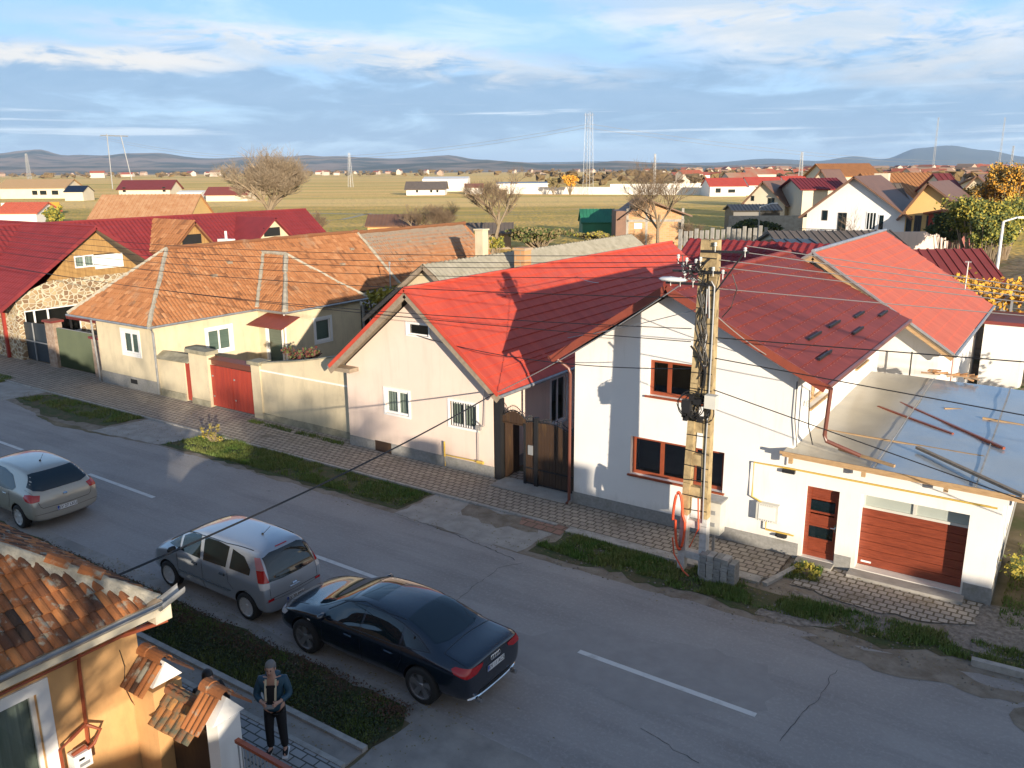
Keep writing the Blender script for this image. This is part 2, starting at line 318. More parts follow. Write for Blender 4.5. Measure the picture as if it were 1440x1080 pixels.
def weather(name, colr, amt, scale, thr, sc=1.0, base=None):
    """blend irregular stains into a material; base=(height, colour) adds splash dirt near the ground"""
    m = MATS[name]; t = m.node_tree; b = t.nodes['Principled BSDF']; lk = b.inputs['Base Color'].links; src = lk[0].from_socket if lk else None; dc = tuple(b.inputs['Base Color'].default_value)
    g = t.nodes.new('ShaderNodeNewGeometry'); mp = t.nodes.new('ShaderNodeMapping'); mp.inputs['Scale'].default_value = scale; t.links.new(g.outputs['Position'], mp.inputs[0])
    n = t.nodes.new('ShaderNodeTexNoise'); n.inputs['Scale'].default_value = sc; n.inputs['Detail'].default_value = 9; n.inputs['Roughness'].default_value = .68; t.links.new(mp.outputs[0], n.inputs['Vector'])
    r = t.nodes.new('ShaderNodeMapRange'); r.inputs[1].default_value = thr[0]; r.inputs[2].default_value = thr[1]; r.inputs[4].default_value = amt; t.links.new(n.outputs[0], r.inputs[0]); f_ = r.outputs[0]
    if base:
        s = t.nodes.new('ShaderNodeSeparateXYZ'); t.links.new(g.outputs['Position'], s.inputs[0]); q = t.nodes.new('ShaderNodeMath'); q.operation = 'MULTIPLY_ADD'; t.links.new(n.outputs[0], q.inputs[0]); q.inputs[1].default_value = -base*1.6; t.links.new(s.outputs[2], q.inputs[2])
        r2_ = t.nodes.new('ShaderNodeMapRange'); r2_.inputs[1].default_value = base*.1; r2_.inputs[2].default_value = -base*.5; r2_.inputs[4].default_value = .5; t.links.new(q.outputs[0], r2_.inputs[0])
        mx_ = t.nodes.new('ShaderNodeMath'); mx_.operation = 'MAXIMUM'; t.links.new(f_, mx_.inputs[0]); t.links.new(r2_.outputs[0], mx_.inputs[1]); f_ = mx_.outputs[0]
    x = t.nodes.new('ShaderNodeMix'); x.data_type = 'RGBA'; t.links.new(f_, x.inputs[0]); x.inputs[7].default_value = (*colr, 1)
    if src: t.links.new(src, x.inputs[6])
    else: x.inputs[6].default_value = dc
    t.links.new(x.outputs[2], b.inputs['Base Color'])
weather('render_white', (.50, .46, .40), .35, (3, 3, .35), (.56, .78), 1.0, .7)
weather('render_peach', (.46, .38, .30), .4, (2.5, 2.5, .3), (.54, .78), 1.0, .8)
weather('render_cream', (.33, .29, .20), .5, (1.6, 1.6, .5), (.50, .75), 1.0, .9)
weather('render_orange', (.36, .20, .09), .45, (1.5, 1.5, .5), (.50, .72), 1.6, .9)
weather('asphalt', (.15, .14, .135), .45, (.12, 1.3, 1), (.46, .68), 1.0)
weather('asphalt', (.40, .385, .365), .35, (1, 1, 1), (.50, .62), 14.0)
weather('asphalt', (.11, .10, .10), .6, (1, 1, 1), (.66, .74), 1.1)
weather('metal_red', (.40, .13, .10), .35, (.5, .5, .5), (.52, .7), 1.2)
weather('metal_wine', (.14, .035, .03), .5, (.5, .5, .5), (.5, .7), 1.5)
weather('plinth_grey', (.16, .16, .12), .5, (1, 1, 1), (.5, .68), 2.0)
# ------------------------------------------------------------------ mesh builder
class MB:
    def __init__(s): s.v = []; s.f = []; s.t = []
    def add(s, vs, fs, t=None):
        b = len(s.v); s.v += [tuple(v) for v in vs]
        for f in fs: s.f.append(tuple(b+i for i in f)); s.t.append(t or 0.0)
        return s
    def box(s, x0, x1, y0, y1, z0, z1, t=None):
        return s.add([(x0,y0,z0),(x1,y0,z0),(x1,y1,z0),(x0,y1,z0),(x0,y0,z1),(x1,y0,z1),(x1,y1,z1),(x0,y1,z1)],
                     [(0,3,2,1),(4,5,6,7),(0,1,5,4),(1,2,6,5),(2,3,7,6),(3,0,4,7)], t)
    def bar(s, a, b, w_, h_, upv=(0,0,1), t=None):          # square beam from a to b
        a = Vector(a); b = Vector(b); d = (b-a).normalized(); sd_ = d.cross(Vector(upv))
        if sd_.length < 1e-4: sd_ = d.cross(Vector((1,0,0)))
        sd_.normalize(); u_ = sd_.cross(d)
        vs = []
        for p in (a, b):
            for i, j in ((-1,-1),(1,-1),(1,1),(-1,1)): vs.append(p+sd_*(i*w_/2)+u_*(j*h_/2))
        return s.add(vs, [(0,1,2,3),(7,6,5,4),(0,4,5,1),(1,5,6,2),(2,6,7,3),(3,7,4,0)], t)
    def tube(s, pts, r, n=6, cap=True, t=None):
        pts = [Vector(p) for p in pts]; m = len(pts); rs = r if isinstance(r, (list, tuple)) else [r]*m
        vs = []; ref = Vector((0,0,1))
        for i, p in enumerate(pts):
            d = (pts[min(i+1, m-1)]-pts[max(i-1, 0)])
            if d.length < 1e-9: d = Vector((0,0,1))
            d.normalize(); q = ref if abs(d.dot(ref)) < .95 else Vector((1,0,0))
            a = d.cross(q).normalized(); b = a.cross(d)
            for k in range(n): vs.append(p+(a*math.cos(6.28318*k/n)+b*math.sin(6.28318*k/n))*rs[i])
        fs = [(i*n+k, i*n+(k+1) % n, (i+1)*n+(k+1) % n, (i+1)*n+k) for i in range(m-1) for k in range(n)]
        if cap: fs += [tuple(range(n-1, -1, -1)), tuple(range((m-1)*n, m*n))]
        return s.add(vs, fs, t)
    def lathe(s, prof, c=(0,0,0), ax=(0,0,1), n=20, t=None):  # prof: (r, h)
        ax = Vector(ax).normalized(); q = Vector((1,0,0)) if abs(ax.x) < .9 else Vector((0,0,1))
        a = ax.cross(q).normalized(); b = ax.cross(a); c = Vector(c); vs = []
        for r_, h_ in prof:
            for k in range(n): vs.append(c+ax*h_+(a*math.cos(6.28318*k/n)+b*math.sin(6.28318*k/n))*r_)
        m = len(prof)
        fs = [(i*n+k, i*n+(k+1) % n, (i+1)*n+(k+1) % n, (i+1)*n+k) for i in range(m-1) for k in range(n)]
        return s.add(vs, fs, t)
    def slab(s, pts, th, t=None):                            # polygon extruded against its normal
        pts = [Vector(p) for p in pts]; nrm = (pts[1]-pts[0]).cross(pts[2]-pts[0]).normalized(); n = len(pts)
        if nrm.z < 0: nrm = -nrm
        vs = pts+[p-nrm*th for p in pts]
        fs = [tuple(range(n)), tuple(range(2*n-1, n-1, -1))]+[(i, i+n, (i+1) % n+n, (i+1) % n) for i in range(n)]
        return s.add(vs, fs, t)
    def build(s, name, m, parent=None, smooth=False, **k):
        me = bpy.data.meshes.new(name); v = s.v
        off = Vector((0,0,0)); p = parent
        while p is not None: off += p.location; p = p.parent
        me.from_pydata([Vector(a)-off for a in v], [], s.f); me.update()
        if any(s.t):
            at = me.attributes.new('tint', 'FLOAT', 'FACE'); at.data.foreach_set('value', s.t)
        if smooth: me.polygons.foreach_set('use_smooth', [True]*len(me.polygons))
        bm_ = bmesh.new(); bm_.from_mesh(me); bmesh.ops.recalc_face_normals(bm_, faces=bm_.faces); bm_.to_mesh(me); bm_.free()
        me.materials.append(MATS[m] if isinstance(m, str) else m)
        o = bpy.data.objects.new(name, me); col.objects.link(o)
        if parent is not None: o.parent = parent
        for a, b in k.items(): o[a] = b
        return o
def thing(name, label, cat, loc=(0,0,0), group=None, rz=0):
    o = bpy.data.objects.new(name, None); col.objects.link(o); o.location = loc; o.rotation_euler = (0,0,rz)
    o.empty_display_size = .3; o['label'] = label; o['category'] = cat
    if group: o['group'] = group
    return o
def tag(o, label, cat, group=None):
    o['label'] = label; o['category'] = cat
    if group: o['group'] = group
    return o
def kids(o): return [c for c in bpy.data.objects if c.parent == o]
def dup(o, parent=None):
    c = o.copy(); col.objects.link(c); c.parent = parent
    for ch in kids(o): dup(ch, c)
    return c
def meshify(o):                                             # apply modifiers without operators
    dg = bpy.context.evaluated_depsgraph_get(); ev = o.evaluated_get(dg); me = bpy.data.meshes.new_from_object(ev)
    o.modifiers.clear(); o.data = me; return o
def lift(o, name, label, cat): pass

# --- facades: a frame (origin o, unit u along the wall, outward normal n)
class Fr:
    def __init__(s, o, u, n): s.o = Vector(o); s.u = Vector(u); s.n = Vector(n)
    def p(s, a, z, d=0.0): return s.o+s.u*a+Vector((0,0,z))+s.n*d
    def box(s, mb, a0, a1, z0, z1, d0, d1):
        vs = [s.p(a, z, d) for z in (z0, z1) for a, d in ((a0,d0),(a1,d0),(a1,d1),(a0,d1))]
        return mb.add(vs, [(0,3,2,1),(4,5,6,7),(0,1,5,4),(1,2,6,5),(2,3,7,6),(3,0,4,7)])
    def wall(s, mb, outer, holes=(), depth=.14):
        loops = [[Vector((a, z, 0)) for a, z in outer]]+[[Vector((a0,z0,0)),Vector((a0,z1,0)),Vector((a1,z1,0)),Vector((a1,z0,0))] for a0, a1, z0, z1 in holes]
        flat = [q for l in loops for q in l]
        tris = geometry.tessellate_polygon(loops)
        mb.add([s.p(q.x, q.y) for q in flat], [tuple(t) for t in tris])
        for a0, a1, z0, z1 in holes:
            for (b0, c0), (b1, c1) in (((a0,z0),(a1,z0)),((a1,z0),(a1,z1)),((a1,z1),(a0,z1)),((a0,z1),(a0,z0))):
                mb.add([s.p(b0,c0), s.p(b1,c1), s.p(b1,c1,-depth), s.p(b0,c0,-depth)], [(0,1,2,3)])
def window(fr, par, a0, a1, z0, z1, mull=(), fm='frame_white', back='curtain', depth=.14, name='window', fwid=.06, sur=None, sill=None, pane='pane', bars=0, sides=()):
    mb = MB(); d0, d1 = -depth, -depth+.06
    fr.box(mb, a0, a1, z0, z0+fwid, d0, d1); fr.box(mb, a0, a1, z1-fwid, z1, d0, d1)
    fr.box(mb, a0, a0+fwid, z0+fwid, z1-fwid, d0, d1); fr.box(mb, a1-fwid, a1, z0+fwid, z1-fwid, d0, d1)
    for m in mull: fr.box(mb, a0+(a1-a0)*m-fwid*.6, a0+(a1-a0)*m+fwid*.6, z0+fwid, z1-fwid, d0, d1-.003)
    W = mb.build(name, fm, par)
    g = MB(); g.add([fr.p(a0+fwid*.5,z0+fwid*.5,d0+.03),fr.p(a1-fwid*.5,z0+fwid*.5,d0+.03),fr.p(a1-fwid*.5,z1-fwid*.5,d0+.03),fr.p(a0+fwid*.5,z1-fwid*.5,d0+.03)], [(0,1,2,3)])
    g.build('pane', pane, W)
    c = MB()
    if back in ('curtain', 'blind_green'):
        n_ = 26; vs = []; fs = []
        for i in range(n_+1):
            a = a0+(a1-a0)*i/n_; dd = d0-.06+(.018*math.sin(i*2.1) if back == 'curtain' else 0)
            vs += [fr.p(a, z0, dd), fr.p(a, z1, dd)]
        for i in range(n_): fs.append((2*i, 2*i+2, 2*i+3, 2*i+1))
        c.add(vs, fs)
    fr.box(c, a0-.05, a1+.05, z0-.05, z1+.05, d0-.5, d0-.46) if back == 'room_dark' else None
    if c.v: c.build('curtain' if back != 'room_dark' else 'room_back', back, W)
    if bars:
        b = MB()
        for i in range(bars):
            a = a0+.04+(a1-a0-.08)*i/(bars-1); b.bar(fr.p(a, z0, -.02), fr.p(a, z1, -.02), .018, .018)
        b.build('bars', 'iron_black', W)
    if sur:
        q = MB(); s_ = sur
        fr.box(q, a0-s_, a0, z0-s_, z1+s_, 0.0, .03); fr.box(q, a1, a1+s_, z0-s_, z1+s_, 0.0, .03)
        fr.box(q, a0, a1, z1, z1+s_, 0.0, .03); fr.box(q, a0, a1, z0-s_, z0, 0.0, .035); q.build('surround', 'frame_white', W)
    if sill:
        q = MB(); fr.box(q, a0-.06, a1+.06, z0-.05, z0-.001, -.1, .07); q.build('sill', sill, W)
    return W
# --- roofs
def metal_plane(o, eu, ev, U, V, wave=.19, amp=.016, mod=.35, step=.02, res=4):
    """profiled metal tile sheet; o = lower left corner, eu along the eave, ev up the slope"""
    o = Vector(o); eu = Vector(eu).normalized(); ev = Vector(ev).normalized(); n = eu.cross(ev).normalized()
    if n.z < 0: n = -n
    us = [i*wave/res for i in range(int(U/wave*res)+1)]
    if us[-1] < U-.001: us.append(U)
    vs_ = []; k = 0
    while k*mod < V:
        vs_.append((k*mod, step)); vs_.append((min((k+1)*mod, V)-.002, 0.0)); k += 1
    mb = MB(); vs = []
    for v_, hv in vs_:
        for u_ in us: vs.append(o+eu*u_+ev*v_+n*(hv+amp*(math.sin(u_/wave*6.28318)+1)+.02))
    m = len(us)
    fs = [(j*m+i, j*m+i+1, (j+1)*m+i+1, (j+1)*m+i) for j in range(len(vs_)-1) for i in range(m-1)]
    mb.add(vs, fs)
    return mb
def clay_plane(mb, o, eu, ev, U, V, inside=None, w_=.18, l_=.30, h_=.04, seed=1, seg=3, base=.28, jit=.012, lost=0.0):
    rnd = random.Random(seed); o = Vector(o); eu = Vector(eu).normalized(); ev = Vector(ev).normalized(); n = eu.cross(ev).normalized()
    if n.z < 0: n = -n
    for j in range(int(V/l_)+1):
        for i in range(int(U/w_)+1):
            u_ = (i+.5)*w_; v_ = (j+.5)*l_
            if u_ > U+.02 or v_ > V: continue
            if inside and not inside(u_, v_): continue
            if rnd.random() < lost: continue
            t = max(.001, min(1, rnd.gauss(.55, .24)))
            if math.sin(i*.9+j*.35)+math.sin(j*.7-i*.22) > 1.5: t = max(.001, t-base)
            du = rnd.uniform(-jit, jit); dv = rnd.uniform(-jit, jit); dh = rnd.uniform(0, jit)
            vs = []
            for e_, hh in ((0, .03), (1, 0.0)):
                for k in range(seg+1):
                    a = k/seg; vs.append(o+eu*(u_+du+(a-.5)*w_*1.02)+ev*(v_+dv+(e_-.5)*l_*1.12)+n*(dh+hh+h_*math.sin(a*math.pi)+.012))
            fs = [(k, k+1, seg+2+k, seg+1+k) for k in range(seg)]+[tuple(range(seg, -1, -1))]
            mb.add(vs, fs, t)
    return mb
def house_shell(x0, x1, y0, y1, ze, zr, axis='y', xr=None):
    """closed gabled body without openings"""
    mb = MB(); xm = xr if xr is not None else (x0+x1)/2; ym = (y0+y1)/2
    if axis == 'y':
        mb.add([(x0,y0,0),(x1,y0,0),(x1,y0,ze),(xm,y0,zr),(x0,y0,ze),(x0,y1,0),(x1,y1,0),(x1,y1,ze),(xm,y1,zr),(x0,y1,ze)],
               [(0,1,2,3,4),(9,8,7,6,5),(1,6,7,2),(5,0,4,9),(4,3,8,9),(2,7,8,3)])
    else:
        mb.add([(x0,y0,0),(x0,y1,0),(x0,y1,ze),(x0,ym,zr),(x0,y0,ze),(x1,y0,0),(x1,y1,0),(x1,y1,ze),(x1,ym,zr),(x1,y0,ze)],
               [(0,1,2,3,4),(9,8,7,6,5),(0,5,9,4),(1,6,7,2),(2,7,8,3),(4,9,8,3)])
    return mb
def gable_roof(x0, x1, y0, y1, ze, zr, axis='y', oh=.5, th=.14, xr=None):
    """two slabs; x0..y1 are the wall lines; overhang oh keeps the pitch"""
    mb = MB()
    if axis == 'y':
        xm = xr if xr is not None else (x0+x1)/2; kl = (zr-ze)/(xm-x0); kr = (zr-ze)/(x1-xm)
        mb.slab([(x0-oh,y0-oh,ze-kl*oh+.1),(xm,y0-oh,zr+.1),(xm,y1+oh,zr+.1),(x0-oh,y1+oh,ze-kl*oh+.1)], th)
        mb.slab([(xm,y0-oh,zr+.1),(x1+oh,y0-oh,ze-kr*oh+.1),(x1+oh,y1+oh,ze-kr*oh+.1),(xm,y1+oh,zr+.1)], th)
    else:
        ym = (y0+y1)/2; k = (zr-ze)/(ym-y0)
        mb.slab([(x0-oh,y0-oh,ze-k*oh+.1),(x1+oh,y0-oh,ze-k*oh+.1),(x1+oh,ym,zr+.1),(x0-oh,ym,zr+.1)], th)
        mb.slab([(x0-oh,ym,zr+.1),(x1+oh,ym,zr+.1),(x1+oh,y1+oh,ze-k*oh+.1),(x0-oh,y1+oh,ze-k*oh+.1)], th)
    return mb
def ribs(mb, p00, p10, p11, p01, n, r=.03):                 # raised seams running up a slope between two edges
    p00, p10, p11, p01 = map(Vector, (p00, p10, p11, p01))
    for i in range(n+1):
        t = i/n; mb.bar(p00.lerp(p10, t), p01.lerp(p11, t), r*1.6, r)
    return mb
def text_obj(s, size, m, parent, mtx, name='lettering'):
    cu = bpy.data.curves.new('t', 'FONT'); cu.body = s; cu.size = size; cu.align_x = 'CENTER'; cu.align_y = 'CENTER'; cu.extrude = .001
    to = bpy.data.objects.new('t', cu); col.objects.link(to)
    dg = bpy.context.evaluated_depsgraph_get(); me = bpy.data.meshes.new_from_object(to.evaluated_get(dg)); bpy.data.objects.remove(to)
    me.materials.clear(); me.materials.append(MATS[m]); me.transform(mtx)
    o = bpy.data.objects.new(name, me); col.objects.link(o); o.parent = parent; return o
def poly_sheet(name, pts, z, m, seed=0, rag=0.0, **k):      # ragged-edged ground patch
    rnd = random.Random(seed); out = []
    n = len(pts)
    for i in range(n):
        a = Vector(pts[i][:2]); b = Vector(pts[(i+1) % n][:2]); q = max(1, int((b-a).length/.25)) if rag else 1
        d = (b-a).normalized(); nn = Vector((-d.y, d.x)); ph = rnd.uniform(0, 9)
        for j in range(q):
            t = j/q; e_ = rag*(math.sin(ph+t*q*.7)*.5+rnd.uniform(-.6, .6))*min(1, 4*t, 4*(1-t)) if rag else 0
            p = a.lerp(b, t)+nn*e_; out.append((p.x, p.y, z))
    loops = [[Vector(p) for p in out]]; tris = geometry.tessellate_polygon(loops)
    mb = MB(); mb.add(out, [tuple(t) for t in tris]); o = mb.build(name, m)
    me = o.data
    if me.polygons and sum(p.normal.z for p in me.polygons) < 0: me.flip_normals()
    o['kind'] = 'structure'
    for a, b in k.items(): o[a] = b
    return o

# ================================================================== GROUND, ROAD, VERGES
def ground_mat():
    m = mat('plain', (0.2, 0.17, 0.08), rough=1); t = m.node_tree; b = t.nodes['Principled BSDF']
    g = t.nodes.new('ShaderNodeNewGeometry')
    mp = t.nodes.new('ShaderNodeMapping'); mp.vector_type = 'POINT'; mp.inputs['Rotation'].default_value = (0, 0, -YAW); t.links.new(g.outputs['Position'], mp.inputs[0])
    s = t.nodes.new('ShaderNodeSeparateXYZ'); t.links.new(mp.outputs[0], s.inputs[0])      # y = away from the village
    def ns(sx, sy, sc_, det=6, rough=.6):
        q = t.nodes.new('ShaderNodeMapping'); q.inputs['Scale'].default_value = (sx, sy, 1); t.links.new(mp.outputs[0], q.inputs[0])
        n = t.nodes.new('ShaderNodeTexNoise'); n.inputs['Scale'].default_value = sc_; n.inputs['Detail'].default_value = det; n.inputs['Roughness'].default_value = rough
        t.links.new(q.outputs[0], n.inputs['Vector']); return n.outputs[0]
    def ramp(fac, els):
        r = t.nodes.new('ShaderNodeValToRGB'); t.links.new(fac, r.inputs[0]); e = r.color_ramp.elements
        while len(e) < len(els): e.new(.5)
        for i, (p, c) in enumerate(els): e[i].position = p; e[i].color = (*c, 1)
        return r.outputs[0]
    def mr(x, a, b_):
        n = t.nodes.new('ShaderNodeMapRange'); n.inputs[1].default_value = a; n.inputs[2].default_value = b_; t.links.new(x, n.inputs[0]); return n.outputs[0]
    def mix(f, a, b_):
        n = t.nodes.new('ShaderNodeMix'); n.data_type = 'RGBA'; t.links.new(f, n.inputs[0]); t.links.new(a, n.inputs[6]); t.links.new(b_, n.inputs[7]); return n.outputs[2]
    yard = ramp(ns(1, 1, .5, 8, .65), [(.38, (.075, .085, .03)), (.5, (.15, .12, .07)), (.62, (.22, .18, .12))])
    mead = ramp(ns(.35, 1, .06, 8, .6), [(.34, (.42, .32, .05)), (.5, (.60, .40, .08)), (.62, (.78, .48, .12)), (.7, (.52, .37, .06))])
    fld = ramp(ns(.06, 1, .012, 3, .5), [(.32, (.62, .45, .08)), (.42, (.95, .58, .17)), (.5, (.97, .63, .21)), (.56, (.64, .46, .09)), (.6, (.96, .58, .17)), (.72, (.88, .50, .15))])
    edge = t.nodes.new('ShaderNodeMath'); edge.operation = 'MULTIPLY_ADD'; t.links.new(ns(1, 1, .02), edge.inputs[0]); edge.inputs[1].default_value = 90; t.links.new(s.outputs[1], edge.inputs[2])
    c = mix(mr(edge.outputs[0], 120, 135), yard, mead); c = mix(mr(edge.outputs[0], 265, 285), c, fld)
    t.links.new(c, b.inputs['Base Color'])
    nz = t.nodes.new('ShaderNodeTexNoise'); nz.inputs['Scale'].default_value = 2.2; nz.inputs['Detail'].default_value = 2; t.links.new(mp.outputs[0], nz.inputs['Vector'])
    def vm(op, a, b_):                                    # stubble and tussocks: upright faces, not a flat sheet
        n = t.nodes.new('ShaderNodeVectorMath'); n.operation = op
        for k_, v in enumerate((a, b_)):
            if v is None: continue
            if isinstance(v, tuple): n.inputs[k_].default_value = v
            else: t.links.new(v, n.inputs[k_])
        return n.outputs[0]
    v = vm('MULTIPLY', vm('SUBTRACT', nz.outputs['Color'], (.5, .5, .5)), (2.4, 2.4, 0.0))
    v = vm('NORMALIZE', vm('ADD', v, (0, 0, 1)), None)
    mm = t.nodes.new('ShaderNodeMix'); mm.data_type = 'VECTOR'; t.links.new(mr(edge.outputs[0], 60, 140), mm.inputs[0]); mm.inputs[4].default_value = (0, 0, 1); t.links.new(v, mm.inputs[5])
    t.links.new(mm.outputs[1], b.inputs['Normal'])
ground_mat()
mb = MB(); q = 19500; steps = [-q, -3000, -600, -150, -40, 60, 200, 800, 3000, q]
mb.add([(x, y, 0) for y in steps for x in steps], [(j*10+i, j*10+i+1, (j+1)*10+i+1, (j+1)*10+i) for j in range(9) for i in range(9)])
mb.build('ground', 'plain', kind='structure')
poly_sheet('road', [(-150, 9.9), (-16, 10.0), (-8.9, 9.95), (-8, 9.2), (-4, 9.0), (60, 9.2), (60, 16.6), (1.2, 16.9), (-2.0, 16.6), (-5, 16.35), (-10.9, 16.25), (-15.3, 16.45), (-26.4, 16.45), (-32, 15.7), (-36, 16.4), (-44, 17.2), (-150, 16.9)], .006, 'asphalt', 3, .09)
poly_sheet('far_verge_soil', [(-150, 16.5), (-36, 16.0), (-26, 16.2), (-11, 16.0), (-5, 16.2), (-3, 16.35), (0, 16.2), (60, 16.4), (60, 19.9), (-150, 19.9)], .003, 'soil', 4, .1)
for i, (pts, mname, nm, rag) in enumerate([
    ([(-37.6, 16.9), (-36.6, 18.2), (-29.9, 18.3), (-30.2, 16.7), (-33.5, 16.2)], 'turf', 'grass_verge', .2),
    ([(-60, 17.6), (-60, 18.8), (-41.5, 18.8), (-41.0, 17.6)], 'turf', 'grass_verge', .2),
    ([(-26.6, 16.55), (-25.8, 18.45), (-15.3, 18.2), (-15.4, 16.7)], 'turf', 'grass_verge', .12),
    ([(-10.8, 16.5), (-10.6, 17.95), (-5.3, 17.75), (-3.2, 18.0), (1.0, 18.2), (6, 18.5), (6, 17.3), (0.2, 17.2), (-4, 16.7)], 'turf', 'grass_verge', .22),
    ([(-30.1, 16.1), (-29.7, 18.3), (-25.9, 18.5), (-26.5, 16.5)], 'concrete_apron', 'driveway', .06),
    ([(-15.3, 16.4), (-15.2, 18.25), (-13.0, 18.5), (-10.8, 17.9), (-11.0, 16.3)], 'concrete_apron', 'driveway', .08),
    ([(-41.0, 16.6), (-40.8, 18.9), (-37.2, 18.9), (-37.6, 16.4)], 'concrete_apron', 'driveway', .06),
    ([(-1.6, 17.6), (-1.2, 19.8), (8, 20.6), (8, 17.8)], 'gravel', 'gravel_patch', .25),
    ([(-5.0, 16.6), (-4.6, 18.2), (-1.9, 18.1), (-2.0, 17.2)], 'gravel', 'gravel_patch', .3),
    ([(-3.9, 16.2), (-3.2, 16.55), (-1.2, 16.7), (0.3, 16.5), (0.0, 16.1), (-1.4, 16.0), (-2.9, 15.9)], 'soil', 'soil_patch', .2),
    ([(0.0, 15.4), (0.1, 16.4), (6, 16.8), (6, 15.2), (1.5, 14.9)], 'soil', 'soil_patch', .2),
    ([(-13.6, 17.4), (-14.0, 18.3), (-11.4, 18.2), (-11.2, 17.6), (-12.3, 17.2)], 'soil', 'soil_patch', .2),
]):
    poly_sheet(nm, pts, .0092+.0002*i if mname != 'soil' else .0105+.0002*i, mname, 10+i, rag)
poly_sheet('brick_drive_patch', [(-11.9, 17.75), (-12.2, 18.4), (-10.7, 18.4), (-10.6, 17.75)], .02, 'pavers', 1); MATS['pavers_red'] = brickmat('pavers_red', (.26, .15, .11), (.33, .19, .14), (.14, .10, .07), .3, .3, .02, dirt=((.2, .14, .09), .6))
bpy.data.objects['brick_drive_patch'].data.materials[0] = MATS['pavers_red']
mb = MB(); mb.box(-150, -5.15, 18.32, 21.2, -.05, .05); sw = mb.build('far_pavement', 'pavers', kind='structure')
mb = MB(); mb.box(-150, -11.0, 18.22, 18.318, -.05, .055); mb.box(-10.6, -5.35, 17.98, 18.318, -.05, .06); mb.build('far_kerb', 'kerb', kind='structure')
mb = MB(); mb.box(-10.6, -5.15, 18.0, 18.3, -.05, .045)
poly_sheet('worn_pavement', [(-4.75, 18.35), (-4.75, 19.8), (-.9, 19.8), (-.95, 18.7), (-2.2, 18.2), (-3.2, 18.15)], .03, 'pavers_worn', 8, .12)
mb = MB(); mb.box(-4.98, -4.12, 19.5, 19.85, 0, .09); mb.box(-3.75, -1.3, 19.45, 19.85, 0, .10); mb.build('door_step', 'concrete_apron', kind='structure')
mb = MB(); mb.box(-14.2, -11.45, 19.62, 20.45, 0, .085); mb.build('gate_threshold', 'concrete_apron', kind='structure')
mb = MB(); mb.bar((-.85, 17.05, .06), (2.6, 17.25, .06), .14, .16); mb.build('loose_kerb', 'kerb', kind='structure')
mb = MB(); mb.bar((-5.22, 18.0, .03), (-4.85, 19.3, .03), .13, .1); mb.build('loose_kerb', 'kerb', kind='structure')
# road markings: worn centre dashes
mb = MB()
for x0, x1 in [(-46.2, -42.6), (-40, -36.4), (-33.6, -30.0)]+[(-25.69, -22.1)]+[(-17.0, -12.9)]+[(-7.43, -3.8), (2.2, 5.9), (11, 14.7)]:
    y = 13.46-(x0+25.7)*.0135; y1 = 13.46-(x1+25.7)*.0135
    mb.add([(x0, y-.065, .0105), (x1, y1-.065, .0105), (x1, y1+.065, .0105), (x0, y+.065, .0105)], [(0, 1, 2, 3)])
mb.build('road_marking', 'paint_white', kind='structure')
def crack(pts, wd, z=.0115, seed=0):
    rnd = random.Random(seed); mb = MB(); P = []
    for a, b in zip(pts, pts[1:]):
        a = Vector(a); b = Vector(b); n = max(2, int((b-a).length/.12)); dn = Vector((-(b-a).y, (b-a).x)).normalized()
        for i in range(n): P.append(a.lerp(b, i/n)+dn*rnd.uniform(-.035, .035))
    for a, b in zip(P, P[1:]):
        d = (b-a).normalized(); n = Vector((-d.y, d.x))*wd*rnd.uniform(.4, 1)
        mb.add([(*(a-n), z), (*(b-n), z), (*(b+n), z), (*(a+n), z)], [(0, 1, 2, 3)])
    return mb.build('road_crack', 'tar', kind='structure')
mat('tar', (.045, .043, .042), rough=.8)
crack([G(1175, 942).xy, G(1150, 985).xy, G(1118, 1012).xy, G(1096, 1050).xy], .006, seed=2)
crack([G(555, 722).xy, G(640, 752).xy, G(730, 790).xy], .010, seed=3)
crack([G(640, 845).xy, G(700, 800).xy, G(742, 790).xy], .006, seed=4)
crack([G(900, 1025).xy, G(990, 1080).xy], .008, seed=5)
poly_sheet('road_repair', [G(660, 905).xy, G(830, 880).xy, G(1080, 935).xy, G(1080, 1000).xy, G(900, 1000).xy], .0085, 'asphalt', 5, .2)
mat('asphalt_patch', (.27, .252, .24), (.31, .292, .278), rough=.9, ns=2.5, bump=.004, bs=50)
bpy.data.objects['road_repair'].data.materials[0] = MATS['asphalt_patch']
# near side of the street
poly_sheet('near_verge', [(-60, 8.7), (-60, 10.0), (-16, 10.0), (-9.1, 9.9), (-8.7, 9.2), (-8.85, 8.7)], .012, 'turf', 31, .1)
poly_sheet('dirt_strip', [(-60, 9.7), (-60, 10.45), (-17, 10.4), (-9, 10.1), (-6.4, 10.0), (-5, 9.6), (-7.3, 9.3), (-8.8, 9.6), (-16, 9.75)], .009, 'asphalt_old', 32, .04)
poly_sheet('near_apron', [(-8.9, 5.5), (-8.75, 9.75), (-7.6, 9.75), (-5.6, 9.3), (-3.0, 8.9), (-3.0, 5.5)], .014, 'asphalt_old', 33, .08)
mb = MB(); mb.box(-60, -8.85, 5.5, 8.06, -.05, .07); mb.build('near_pavement', 'pavers_grey', kind='structure')
mb = MB(); mb.box(-60, -8.9, 8.06, 8.16, -.05, .085); mb.box(-60, -8.9, 8.56, 8.68, -.05, .085); mb.build('near_kerb', 'kerb', kind='structure')
mb = MB(); mb.box(-60, -8.9, 8.16, 8.56, -.05, .03); mb.build('drain_gutter', 'asphalt_old', kind='structure')

